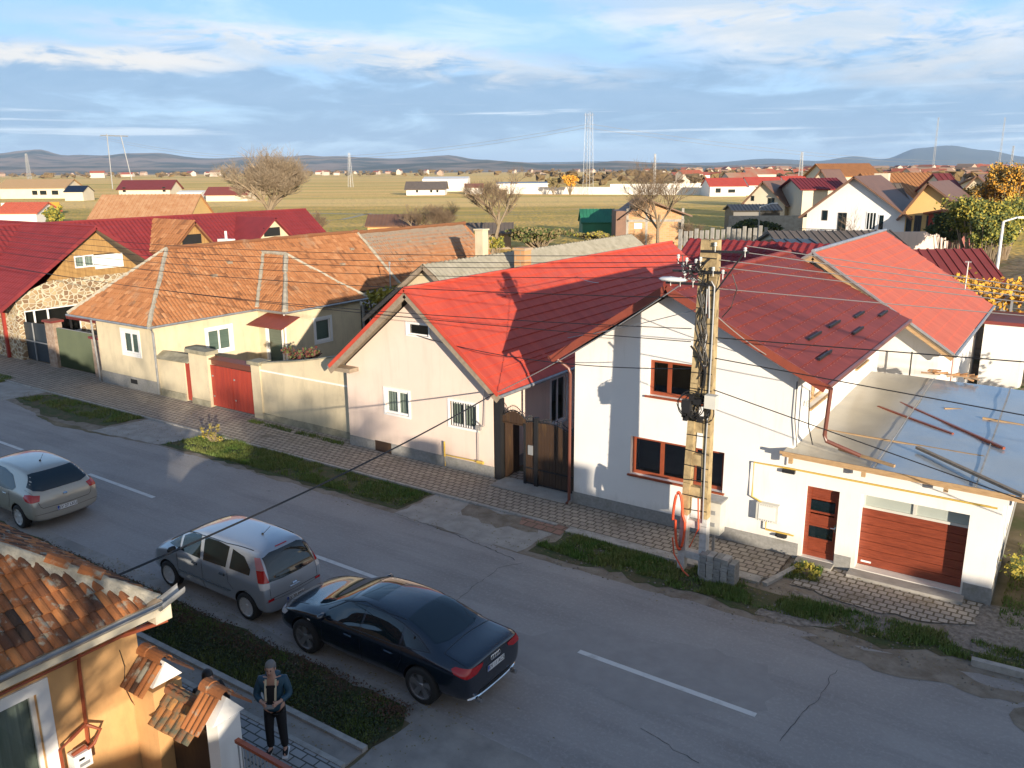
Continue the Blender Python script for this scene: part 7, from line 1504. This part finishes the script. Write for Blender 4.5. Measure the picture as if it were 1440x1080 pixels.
T('crimson_gable_house', 'narrow house with wine-red roof and solar panel right of the large orange-brown roof', 1340, 1358, 272, 246, 110, 'x', 9, 'wall_cream', 'metal_maroon', .3)
T('cream_small_gable_house', 'cream gabled house with two small windows at the right', 1361, 1398, 268, 248, 105, 'y', 9, 'wall_cream', 'brown_tile', .5, [(.42, .50, 3.3, 3.8, 'frame_dark'), (.68, .76, 3.3, 3.8, 'frame_dark')], xr=.42, turn=-YAW)
T('brown_roof_house', 'low brown roofed house at the right edge behind the golden trees', 1398, 1450, 262, 250, 125, 'x', 9, 'wall_cream', 'brown_tile', .4)
T('tiled_shed', 'long low shed with brown profiled roof in front of the white gabled house', 1112, 1282, 348, 326, 58, 'x', 6, 'wall_cream', 'grey_tile', .3, cat='shed')
t = T('maroon_shed', 'long shed with maroon profiled roof behind the coral roof', 1290, 1428, 397, 353, 44, 'x', 5.0, 'wood_old', 'metal_maroon', .2, turn=.02, cat='shed')
T('cap_shade_block', 'low dark block standing in for a chimney cap shade behind the wine-red roof', 1112, 1152, 346, 338, 50, 'x', 3, 'render_white', 'frame_dark', .3, cat='shed')  # block added in place of a dark oval chimney cap shade
# small white yard buildings at the right edge
t = thing('yard_outhouse', 'pale flat outhouse wall with maroon coping at the right edge', 'outhouse', (2.6, 39, 0)); a = onY(1385, 455, 40); b = onY(1432, 455, 40); mb = MB(); mb.box(a.x, b.x+.3, 40, 43, 0, a.z); mb.build('wall', 'render_white', t); mb = MB(); mb.box(a.x-.1, b.x+.4, 39.9, 43, a.z, a.z+.14); mb.build('coping', 'metal_maroon', t)
a = onX(1370, 480, -2.4); t = thing('sheet_fence', 'grey upright sheet metal fence beside the coral roofed house', 'fence', (-2.6, 44, 0)); mb = MB(); mb.box(-3.3, -3.24, 41.6, 50, 0, 3.0); ribs(mb, (-3.22, 41.6, 0), (-3.22, 50, 0), (-3.22, 50, 3), (-3.22, 41.6, 3), 24, .03); mb.build('sheet', 'zinc', t)
t = thing('trellis', 'wooden vine trellis with orange autumn leaves behind the coral roof', 'trellis', (1, 44, 0)); mb = MB()
a = onY(1380, 412, 44); b = onY(1425, 412, 44)
for x in (a.x-2, a.x, b.x, b.x+2): mb.bar((x, 44, 0), (x, 44, a.z+.1), .1, .1)
mb.bar((a.x-2, 44, a.z), (b.x+2, 44, a.z-.05), .08, .08); mb.bar((a.x, 44, a.z-.8), (b.x, 44, a.z), .06, .06); mb.build('frame', 'steel_galv', t)
mb = MB(); rnd = random.Random(12)
for i in range(2600):
    p = Vector((rnd.uniform(a.x-4.5, b.x+2), rnd.uniform(43.6, 47.5), a.z+rnd.gauss(-.1, .25)-max(0, rnd.gauss(-.6, .8)))); q = Vector((rnd.gauss(0, 1), rnd.gauss(0, 1), rnd.gauss(0, 1))).normalized()*.11; w_ = q.orthogonal()*.7; mb.add([p-q, p-w_, p+q, p+w_], [(0, 1, 2, 3)])
mb.build('leaves', 'leaf_gold', t)
# middle distance
t = T('unfinished_brick_house', 'unfinished brick house with brown roof behind the bare tree', 884, 966, 300, 280, 108, 'y', 8, 'brick_raw', 'brown_tile', .9, [(.05, .20, 4.3, 5.0, 'frame_dark', (.33, .66)), (.9, .96, 1.6, 2.9, 'frame_dark')], xr=.33)
mb = MB(); w_ = 82/1218*108; mb.box(-w_/2-.05, w_/2+.05, -.03, 0, 2.95, 3.25)
for x in (-w_/2, -w_/6, w_/2-.3): mb.box(x, x+.3, -.03, 0, 0, 4.6)
o = mb.build('concrete_frame', 'concrete_apron', None); o.parent = t
mb = MB(); mb.box(-w_/2+1.0, -w_/2+2.0, -.08, -.03, 2.1, 2.8); o = mb.build('banner', 'plate_white', None); o.parent = t
mb = MB(); mb.box(-w_/2-1.3, -w_/2, 0, 4.5, 0, 4.3); o = mb.build('side_wall', 'brown_tile', None); o.parent = t
t = T('green_tarpaulin_tent', 'green tarpaulin tent beside the unfinished brick house', 822, 868, 312, 294, 120, 'x', 6, 'tarp_green', 'tarp_green', .2, cat='tent')
T('straw_barn', 'ochre straw-like barn with rusty striped roof in the middle distance', 516, 582, 316, 301, 112, 'x', 6, 'render_orange', 'brown_tile', .3, cat='barn')
T('garden_shed', 'grey lean-to shed beside the bare tree in the middle distance', 640, 720, 327, 313, 104, 'x', 5, 'wood_old', 'grey_tile', .3, cat='shed')
T('bungalow', 'white bungalow with dark brown roof standing alone on the plain', 573, 627, 265, 255, 340, 'x', 12, 'hall_white', 'grey_tile', .8, [(.25, .31, 1, 2.4, 'frame_dark'), (.62, .68, 1, 2.4, 'frame_dark'), (.78, .84, 1, 2.4, 'frame_dark')])
T('white_hall', 'long white warehouse hall beyond the bungalow', 596, 660, 252, 248.5, 400, 'x', 22, 'hall_white', 'hall_white', .1, cat='hall')
T('small_red_roof_house', 'small house with rusty red roof right of the white hall', 656, 680, 263, 258, 350, 'x', 8, 'hall_white', 'fascia_rust', .4)
T('white_hall', 'flat pale hall left of the tall lattice pylon', 700, 775, 258, 256, 430, 'x', 15, 'hall_white', 'zinc', .2, cat='hall')
for i, (a0, a1) in enumerate(((1001, 1052), (1056, 1104), (1108, 1140))):
    T('red_roof_hall', 'white hall with bright red roof, %s of the three' % ['left', 'middle', 'right'][i], a0, a1, 262-i*1.5, 251-i*1.2, 300+i*25, 'x', 14, 'hall_white', 'metal_red', .4, [(.15, .3, 1.2, 2.8, 'frame_dark'), (.5, .7, 1.2, 2.4, 'frame_dark')] if i < 2 else (), group='red roofed halls', cat='hall')
T('red_roof_hall', 'long low hall with pinkish red roof far beyond the bare tree', 950, 1000, 247, 243, 620, 'x', 20, 'hall_white', 'metal_coral', .4, cat='hall')
t = thing('boundary_wall', 'long white boundary wall across the plain', 'wall', P(920, 345)); mb = MB(); mb.bar(P(715, 350)+Vector((0, 0, 1.4)), P(1140, 300)+Vector((0, 0, 1.4)), .3, 2.8); mb.build('panels', 'hall_white', t)
mb = MB(); mb.bar(P(860, 420)+Vector((0, 0, 1.2)), P(1070, 430)+Vector((0, 0, 1.2)), .3, 2.4); tag(mb.build('boundary_wall', 'hall_white'), 'second pale wall farther out on the plain', 'wall')
for a0, a1, D, lb in ((1030, 1135, 112, 'grey concrete panel fence below the cream gabled house'), (1190, 1345, 70, 'pinkish grey yard wall below the yellow house')):
    mb = MB(); zz = Z((a0+a1)/2, 303 if D > 100 else 326, D); mb.bar(P(a0, D)+Vector((0, 0, zz/2)), P(a1, D)+Vector((0, 0, zz/2)), .15, zz); tag(mb.build('panel_fence', 'concrete_apron' if D > 100 else 'render_peach'), lb, 'fence')
for i in range(17):
    px = 962+i*7.6; D = 84+i*.6; p = P(px, D); mb = MB(); zt_ = Z(px, 322+(3 if i % 3 else 0)-i*.35, D); mb.box(p.x-.16, p.x+.16, p.y-.12, p.y+.12, 0, zt_)
    tag(mb.build('concrete_post', 'concrete_apron'), 'pale concrete fence post in the row behind the pole top', 'post', 'concrete fence posts behind the crimson roof')
# left hand group
T('tiled_barn', 'big barn with patchy clay tile roof beyond the crimson roofs', 116, 268, 306, 273, 103, 'x', 9, 'wall_yellow', 'clay_flat', .2, cat='barn') if 0 else None
mat('clay_flat', (0.42, 0.20, 0.09), (0.52, 0.30, 0.16), rough=.95, ns=1.2, bump=.03, bs=6)
T('tiled_barn', 'big barn with patchy clay tile roof beyond the crimson roofs', 122, 262, 306, 273, 103, 'x', 9, 'wall_yellow', 'clay_flat', .2, cat='barn')
T('cream_house', 'cream house with dark red roof and gabled ends behind the tiled barn', 168, 240, 264, 252.5, 330, 'x', 12, 'wall_cream', 'metal_maroon', .8, [(.08, .14, 2.2, 4, 'frame_dark'), (.86, .92, 2.2, 4, 'frame_dark')])
T('white_shed', 'low white flat shed beyond the tiled barn', 250, 284, 270, 267, 290, 'x', 7, 'hall_white', 'hall_white', .2, cat='shed')
T('brown_roof_house', 'low brown roofed house beside the big bare tree', 290, 348, 272, 262, 285, 'x', 10, 'wall_cream', 'fascia_rust', .6)
T('beige_shell_house', 'unfinished beige house with low hip roof and dark openings', 0, 92, 262, 251, 330, 'x', 14, 'wall_cream', 'wood_raw', .8, [(.5, .58, 1.4, 3, 'frame_dark'), (.62, .72, 1.4, 3, 'frame_dark'), (.8, .9, 1.4, 3, 'frame_dark')])
T('grey_roof_shed', 'shed with blue-grey roof beside the beige house', 91, 117, 268, 260, 300, 'x', 8, 'wall_cream', 'solar', .3, cat='shed')
T('orange_roof_barn', 'white gabled barn with orange roof at the left edge', -8, 47, 297, 283, 150, 'x', 8, 'hall_white', 'metal_coral', .4, cat='barn')
for (a0, a1, D, m_, zz, lb) in ((0, 82, 205, 'hall_white', 2.6, 'white yard wall at the far left'), (56, 82, 200, 'gate_orange', 2.9, 'orange panel fence at the far left')):
    if m_ == 'gate_orange': mat('gate_orange', (.65, .25, .03), rough=.6)
    mb = MB(); mb.bar(P(a0, D)+Vector((0, 0, zz/2)), P(a1, D)+Vector((0, 0, zz/2)), .2, zz); tag(mb.build('yard_wall', m_), lb, 'wall')
T('brown_yard_shed', 'low shed with reddish brown roof right of the yellow house', 1362, 1382, 305, 296, 74, 'x', 6, 'fence_red', 'fascia_rust', .4, cat='shed')
# paths over the meadow
for pts in ([(430, 300), (510, 301), (640, 303), (700, 300), (820, 293)], [(700, 303), (760, 300), (900, 285)], [(380, 280), (450, 276)], [(410, 312), (480, 309), (520, 300)]):
    mb = MB(); W2 = []
    for p in pts: c = G(*p); W2.append(c)
    for a, b in zip(W2, W2[1:]): d = Vector((0, 1.3, 0)); mb.add([(a.x, a.y-1.3, .012), (b.x, b.y-1.3, .012), (b.x, b.y+1.3, .012), (a.x, a.y+1.3, .012)], [(0, 1, 2, 3)])
    mb.build('dirt_path', 'path', kind='structure') if 'path' in MATS else (mat('path', (.42, .36, .24), rough=1), mb.build('dirt_path', 'path', kind='structure'))

# ------------------------------------------------------------------ trees
def bare_tree(name, label, loc, h, spread, seed=1, depth=6, cat='tree', nbr=3, r0=None, low=.22, m='twig', gnarl=.35):
    rnd = random.Random(seed); root = thing(name, label, cat, loc); trunk = MB(); crown = MB(); r0 = r0 or h*.013
    def grow(p, d, l, r, lev):
        n = 3; pts = [p]; dd = d.copy()
        for i in range(n):
            dd = (dd+Vector((rnd.gauss(0, gnarl*.4), rnd.gauss(0, gnarl*.4), rnd.gauss(.06, .1)))).normalized(); pts.append(pts[-1]+dd*(l/n))
        rs = [r*(1-.4*i/n) for i in range(n+1)]
        (trunk if lev <= 1 else crown).tube(pts, rs, 6 if lev < 2 else 3, cap=False)
        if lev >= depth: return
        k = nbr+(1 if rnd.random() < .5 else 0) if lev < depth-1 else nbr+2
        for j in range(k):
            t_ = rnd.uniform(.35, 1) if lev else rnd.uniform(.75, 1.0); q = pts[int(t_*n)] if t_ < 1 else pts[-1]
            az_ = rnd.uniform(0, 6.28); sp = rnd.uniform(.45, 1.05)*(spread if lev < 3 else 1); nd = (dd+Vector((math.cos(az_)*sp, math.sin(az_)*sp, rnd.uniform(-.15, .35)))).normalized()
            grow(q, nd, l*rnd.uniform(.62, .86), r*.56, lev+1)
    L0 = Vector(loc)
    grow(L0, Vector((rnd.uniform(-.05, .05), rnd.uniform(-.05, .05), 1)), h*low, r0, 0)
    trunk.build('trunk', 'bark', root); crown.build('crown', m, root); zs = [v[2] for v in crown.v]; k = h/max(zs)
    root.scale = (k, k, k); return root
def tree_at(px, py_top, D, label, **k):
    p = P(px, D); return bare_tree(k.pop('name', 'bare_tree'), label, p, Z(px, py_top, D), k.pop('spread', 1.0), **k)
tree_at(374, 200, 128, 'large bare walnut-like tree with twiggy round crown beyond the crimson roof', seed=4, depth=6, nbr=4, spread=1.15, low=.17, gnarl=.5, r0=.20, m='twig_pale')
tree_at(693, 228, 98, 'bare pale-barked tree between the clay roof and the meadow', seed=9, depth=6, nbr=3, spread=1.0, low=.25)
tree_at(928, 216, 92, 'bare open-crowned tree in front of the unfinished brick house', seed=23, depth=6, nbr=3, spread=.95, low=.28)
tree_at(622, 278, 105, 'dense leafless shrub tree behind the clay roof ridge', seed=5, depth=7, nbr=3, spread=1.3, low=.2)
tree_at(590, 282, 108, 'low bare thicket beside the straw barn', seed=6, depth=6, nbr=3, spread=1.4, low=.2)
tree_at(436, 290, 110, 'small bare tree right of the crimson roof', seed=8, depth=6, nbr=3, spread=1.1)
tree_at(980, 300, 98, 'low bare shrub right of the unfinished brick house', seed=14, depth=6, nbr=3, spread=1.5, low=.2)
tree_at(1222, 285, 62, 'small bare fruit tree in front of the white gabled house', seed=17, depth=6, nbr=2, spread=1.2)
def leafy(px, py_top, py_bot, wpx, D, label, m, m2=None, n=1600, seed=1, size=.16, name='shrub', cat='shrub', dens=9, group=None):
    zt_, zb = Z(px, py_top, D), max(.1, Z(px, py_bot, D)); p = P(px, D); w_ = wpx/1218*D/2
    return leafball(name, label, cat, (p.x, p.y, (zt_+zb)/2), w_, w_*.8, (zt_-zb)/2, n, m, seed, size, max(.03, w_*.05), m2, group, dens)
leafy(1395, 275, 345, 110, 62, 'big yellow-green leafy shrub mass at the right behind the maroon shed', 'leaf_lime', 'leaf_green', 15000, 3, .11, dens=26)
leafy(1345, 300, 335, 50, 66, 'dark green shrub beside the yellow house', 'leaf_green', 'leaf_dark', 5000, 5, .11)
leafy(1428, 226, 300, 70, 88, 'golden autumn birch at the right edge', 'leaf_gold', 'leaf_dry', 11000, 6, .13, 'autumn_tree', 'tree', 22)
leafy(1385, 258, 300, 50, 90, 'orange-brown autumn tree right of the cream gabled house', 'leaf_dry', 'leaf_gold', 7000, 7, .12, 'autumn_tree', 'tree', 18)
leafy(1362, 292, 318, 30, 70, 'dark shrub right of the yellow house eave', 'leaf_dark', 'leaf_green', 1200, 8, .15)
leafy(1405, 300, 345, 60, 58, 'olive shrub by the pale street lamp at the right', 'leaf_green', 'leaf_lime', 8000, 18, .10, dens=18)
leafy(76, 284, 315, 28, 118, 'bright green young conifer behind the crimson roof', 'leaf_lime', 'leaf_green', 1600, 9, .22, 'green_tree', 'tree')
leafy(342, 256, 274, 42, 310, 'golden tree on the plain left of the lattice pylon', 'leaf_gold', None, 900, 10, .5, 'autumn_tree', 'tree') if 0 else None
leafy(804, 246, 263, 20, 330, 'golden tree on the plain beside the tall lattice pylon', 'leaf_gold', None, 1200, 10, .5, 'autumn_tree', 'tree')
leafy(780, 250, 263, 16, 335, 'orange autumn tree left of the golden tree on the plain', 'leaf_dry', None, 900, 11, .5, 'autumn_tree', 'tree')
leafy(1070, 305, 325, 60, 104, 'low dark green hedge patch below the grey panel fence', 'leaf_dark', 'leaf_green', 2000, 12, .2, 'hedge', 'hedge')
leafy(700, 330, 350, 20, 92, 'green garden shrub below the pale bare tree', 'leaf_lime', 'leaf_green', 700, 13, .14)
for i, px in enumerate((657, 668)): leafy(px, 321, 346, 9, 64, ['left', 'right'][i]+' of two slim green cypresses beside the cream chimney stack', 'leaf_green', 'leaf_lime', 900, 14+i, .09, 'cypress', 'tree', 6, 'slim cypresses')
leafy(760, 318, 338, 90, 100, 'band of dry reeds and shrubs below the meadow', 'leaf_dry', 'leaf_green', 3000, 16, .2, 'reeds', 'reeds', 12)
leafy(840, 325, 338, 60, 98, 'dry bushes between the green tent and the grey corrugated roof', 'leaf_dry', 'leaf_lime', 1600, 17, .17)
leafball('fir', 'dark bushy fir in the yard right of the coral roofed house', 'tree', (2.3, 34.5, 1.6), 1.9, 1.6, 1.7, 5000, 'leaf_dark', 21, .09, m2='leaf_green', lumps=12)
leafball('garden_shrub', 'green and yellow garden shrub behind the sheet roof', 'shrub', (-.6, 31.5, 1.1), 1.5, 1.5, 1.2, 2600, 'leaf_green', 22, .07, m2='leaf_lime')
leafball('garden_shrub', 'yellow-green weedy bush at the right corner of the garage', 'shrub', (.3, 21.2, .6), .9, 1.1, .7, 1500, 'leaf_lime', 23, .05, m2='leaf_green')
leafball('weed_clump', 'small yellowing weed clump by the door step of the garage wing', 'weed', (-4.55, 18.95, .16), .35, .3, .16, 260, 'leaf_lime', 24, .035)
leafball('dry_bush', 'small dry yellow bush on the verge by the red gate drive', 'bush', (G(300, 622).x, G(300, 622).y, .35), .42, .4, .36, 320, 'leaf_dry', 25, .04, m2='leaf_lime')
# trees on the camera's side, out of frame, whose twigs mottle the far walls
bare_tree('garden_tree', 'bare garden tree behind the camera', (6.5, -9, 0), 10.5, 1.0, seed=31, depth=6, nbr=3)
bare_tree('garden_tree', 'bare garden tree behind and right of the camera', (17.0, -8.8, 0), 10.5, 1.0, seed=32, depth=6, nbr=3)
bare_tree('garden_tree', 'bare garden tree well right of the camera', (25.0, -9, 0), 10.0, 1.0, seed=33, depth=6, nbr=3)
# ------------------------------------------------------------------ pylons and masts
def lattice(px, py_top, D, label, wb, wt, arms=(), gname='pylon', group=None, r=.12):
    t = thing(gname, label, 'pylon', P(px, D), group); h = Z(px, py_top, D); c = P(px, D); mb = MB(); n = 12
    def pt(i, sx, sy): f_ = i/n; w_ = wb+(wt-wb)*f_; return c+Vector((sx*w_/2, sy*w_/2, h*f_))
    for sx, sy in ((-1, -1), (1, -1), (1, 1), (-1, 1)):
        mb.tube([pt(i, sx, sy) for i in range(n+1)], r, 4)
    for i in range(n):
        for (a, b) in (((-1, -1), (1, -1)), ((1, -1), (1, 1)), ((1, 1), (-1, 1)), ((-1, 1), (-1, -1))): mb.tube([pt(i, *a), pt(i+1, *b)], r*.6, 3); mb.tube([pt(i, *b), pt(i+1, *a)], r*.6, 3)
    mb.build('tower', 'steel_galv', t); mb = MB()
    for f_, L_ in arms: d = rt*L_; mb.tube([c-d+Vector((0, 0, h*f_)), c+d+Vector((0, 0, h*f_))], r*1.2, 4); mb.tube([c-d+Vector((0, 0, h*f_)), c+Vector((0, 0, h*f_+1.6)), c+d+Vector((0, 0, h*f_))], r*.7, 3)
    if mb.v: mb.build('crossarms', 'steel_galv', t)
    return t
lattice(829, 163, 330, 'tall steel lattice pylon in the middle of the plain', 3.0, 1.9, ((.97, 2.0),), r=.05)
lattice(495, 216, 520, 'slender pale mast standing in the distant fields', 2.2, .7, r=.085)
lattice(45, 216, 560, 'pale pylon far left in front of the hills', 2.4, .8, r=.10)
lattice(922, 218, 420, 'pale pole behind the bare open-crowned tree', 1.2, .5, r=.07)
lattice(1127, 216, 420, 'pale lattice mast above the red roofed halls', 2.0, .7, r=.08)
lattice(1312, 170, 900, 'thin red and white radio mast against the blue mountain', 1.6, 1.0, r=.08)
lattice(1404, 170, 900, 'thin radio mast near the right edge', 1.6, .9, r=.09)
lattice(1421, 208, 800, 'short red and white mast at the right edge', 1.6, 1.0, r=.2)
t = thing('portal_pylon', 'leaning two-legged portal pylon carrying a high crossarm at the left', 'pylon', P(172, 520)); mb = MB(); D = 520
for (a, b) in (((160, 270), (161, 190)), ((190, 250), (180, 192))): p0 = P(a[0], D); p1 = P(b[0], D); mb.tube([p0, p1+Vector((0, 0, Z(b[0], b[1], D)))], .28, 5)
mb.build('leg', 'steel_galv', t); mb = MB(); mb.tube([P(152, D)+Vector((0, 0, Z(152, 192, D))), P(190, D)+Vector((0, 0, Z(190, 193, D)))], .3, 4); mb.build('crossarm', 'steel_galv', t)
c = P(829, 330); z_ = Z(829, 178, 330)
for k_, dz in enumerate((0, -1.2)): wire(c+Vector((0, 0, z_+dz)), P(150, 520)+Vector((0, 0, Z(150, 193, 520)+dz)), 12, .05, 'cable_grey', '%s far power line between the portal pylon and the tall lattice pylon' % ['upper', 'lower'][k_], 30, grp='far power lines')
for k_, dz in enumerate((0, -1.5)): wire(c+Vector((0, 0, z_+dz)), P(1500, 700)+Vector((0, 0, Z(1500, 222, 700)+dz)), 8, .05, 'cable_grey', '%s far power line right of the tall lattice pylon' % ['upper', 'lower'][k_], 30, grp='far power lines')
def lamp_post(px, py, px2, D, label):
    p = P(px, D); z_ = Z(px, py, D); t = thing('street_lamp', label, 'street lamp', p); mb = MB(); mb.tube([p, p+Vector((0, 0, z_))], [.11, .07], 8); mb.build('pole', 'concrete_apron' if D > 90 else 'plastic_white', t)
    d = rt*((px2-px)/1218*D); mb = MB(); mb.tube([p+Vector((0, 0, z_)), p+d+Vector((0, 0, z_+abs(d.length)*.3))], .05, 6); mb.build('arm', 'plastic_white', t)
    e_ = p+d+Vector((0, 0, z_+abs(d.length)*.3)); mb = MB(); mb.bar(e_, e_+d.normalized()*.6, .2, .1); mb.build('lamp_head', 'plastic_white', t)
lamp_post(1421, 312, 1440, 50, 'white street lamp at the right edge in front of the yellow-green shrubs'); lamp_post(1073, 291, 1090, 95, 'grey street lamp by the concrete fence posts')
# ------------------------------------------------------------------ the far town, woodland belts, hills
rnd = random.Random(77); mb = MB(); mr_ = MB()
for i in range(470):
    px = rnd.triangular(880, 1480, 1420) if i < 430 else rnd.uniform(-60, 900); D = rnd.uniform(520, 2600) if i < 430 else rnd.uniform(1500, 4200)
    c = P(px, D); s_ = rnd.uniform(5, 11)*(1 if D < 1200 else 1.5); h_ = rnd.uniform(3, 6.5)*(1 if D < 1200 else 1.5); k = rnd.uniform(.6, 1.6); an = rnd.uniform(0, 3); cx_, sx_ = math.cos(an), math.sin(an)
    def W(a, b, z): return (c.x+a*cx_-b*sx_, c.y+a*sx_+b*cx_, z)
    a, b = s_*k/1.2, s_/2.2; mb.add([W(-a, -b, 0), W(a, -b, 0), W(a, b, 0), W(-a, b, 0), W(-a, -b, h_), W(a, -b, h_), W(a, b, h_), W(-a, b, h_), W(-a, 0, h_+b*.7), W(a, 0, h_+b*.7)], [(0, 1, 5, 4), (1, 2, 6, 9, 5), (2, 3, 7, 6), (3, 0, 4, 8, 7)])
    mr_.add([W(-a-.5, -b-.5, h_-.2), W(a+.5, -b-.5, h_-.2), W(a+.5, 0, h_+b*.7+.1), W(-a-.5, 0, h_+b*.7+.1), W(a+.5, b+.5, h_-.2), W(-a-.5, b+.5, h_-.2)], [(0, 1, 2, 3), (3, 2, 4, 5)])
mat('town_roof', (.34, .09, .05), (.30, .20, .14), rough=.8, ns=.02, thr=(.45, .55))
t = thing('distant_town', 'far off town of pale walls and red roofs along the horizon at the right', 'town', P(1200, 1200)); t['kind'] = 'stuff'
mb.build('walls', 'town_wall', t); mr_.build('roofs', 'town_roof', t)
mb = MB()
for i in range(900):
    belt = rnd.random()
    if belt < .62: px, D = rnd.triangular(700, 1480, 1300), rnd.uniform(480, 1500)
    else: px, D = rnd.uniform(-100, 1480), rnd.choice((1500, 2300, 3200, 3400))*rnd.uniform(.96, 1.04)
    c = P(px, D); s_ = rnd.uniform(2.5, 5)*(1+D/2500); vs = []
    for k in range(11): an = k*2.4; rr = s_*rnd.uniform(.5, 1.1); vs.append((c.x+rr*math.cos(an), c.y+rr*math.sin(an), s_*rnd.uniform(.1, 1.3)))
    mb.add(vs, [(k, (k+1) % 11, (k+4) % 11) for k in range(11)]+[(k, (k+2) % 11, (k+5) % 11) for k in range(11)])
o = mb.build('woodland_belt', 'far_wood'); o['kind'] = 'stuff'; o['label'] = 'belts of brown autumn trees and scrub on the plain'; o['category'] = 'woodland'
def hills(name, prof, D0, D1, m, seed, rough_=1.0, rows=22, step=9):
    xs = list(range(-500, 1960, step)); vs = []; n = len(xs)
    def prof_at(px):
        for (a, ya), (b, yb) in zip(prof, prof[1:]):
            if a <= px <= b: f_ = (px-a)/(b-a); f_ = f_*f_*(3-2*f_); return ya+(yb-ya)*f_
        return prof[0][1] if px < prof[0][0] else prof[-1][1]
    for j in range(rows+1):
        f_ = j/rows; D = D0+(D1-D0)*f_
        for px in xs:
            top = max(0, Z(px, prof_at(px), D1)); e_ = math.sin(min(1, f_*1.0)*1.5708)**1.25
            nz = mathutils.noise.noise(Vector((px*.011+seed, f_*3.0, 0)))*.45+mathutils.noise.noise(Vector((px*.035+seed, f_*7.0, 3)))*.2
            z = top*e_*(1+nz*rough_*(1-f_)*1.6)+(nz*6*rough_ if j == rows else 0); p = P(px, D); vs.append((p.x, p.y, z if j else -2))
    for px in xs: p = P(px, D1+900); vs.append((p.x, p.y, -2))
    mb = MB(); mb.add(vs, [(j*n+i, j*n+i+1, (j+1)*n+i+1, (j+1)*n+i) for j in range(rows+1) for i in range(n-1)]); mb.build(name, m, smooth=True, kind='structure')
hills('hills', [(-500, 216), (0, 217), (55, 213), (100, 220), (150, 219), (215, 218), (300, 223), (430, 221), (500, 222), (560, 224), (630, 220), (680, 226), (730, 229), (790, 233), (860, 234), (910, 231), (960, 235), (1040, 234), (1100, 236), (1500, 240), (1960, 240)], 5200, 9500, 'hill_soil', 2.3)
hills('foothills', [(-500, 234), (100, 233), (300, 236), (500, 235), (600, 230), (700, 227), (760, 232), (830, 231), (870, 228), (930, 230), (1000, 234), (1100, 232), (1180, 235), (1960, 238)], 3900, 6200, 'hill_soil', 7.9)
hills('mountain', [(-500, 240), (600, 234), (780, 229), (850, 228), (900, 233), (1000, 230), (1080, 225), (1150, 228), (1200, 222), (1240, 226), (1290, 211), (1330, 208), (1380, 214), (1440, 223), (1500, 226), (1960, 236)], 11500, 15500, 'mountain', 5.1, .4)

# ------------------------------------------------------------------ haze
hm = bpy.data.materials.new('haze'); hm.use_nodes = True; ht_ = hm.node_tree
for n in list(ht_.nodes): ht_.nodes.remove(n)
ho = ht_.nodes.new('ShaderNodeOutputMaterial'); hv = ht_.nodes.new('ShaderNodeVolumePrincipled'); hv.inputs['Color'].default_value = (.50, .70, 1.0, 1); hv.inputs['Density'].default_value = 5e-5; hv.inputs['Anisotropy'].default_value = .0
ht_.links.new(hv.outputs[0], ho.inputs['Volume']); mb = MB(); q = 19800; mb.box(-q, q, -q, q, -3, 430); o = mb.build('haze', hm); o['kind'] = 'stuff'; o['label'] = 'thin blue haze over the plain'; o['category'] = 'haze'
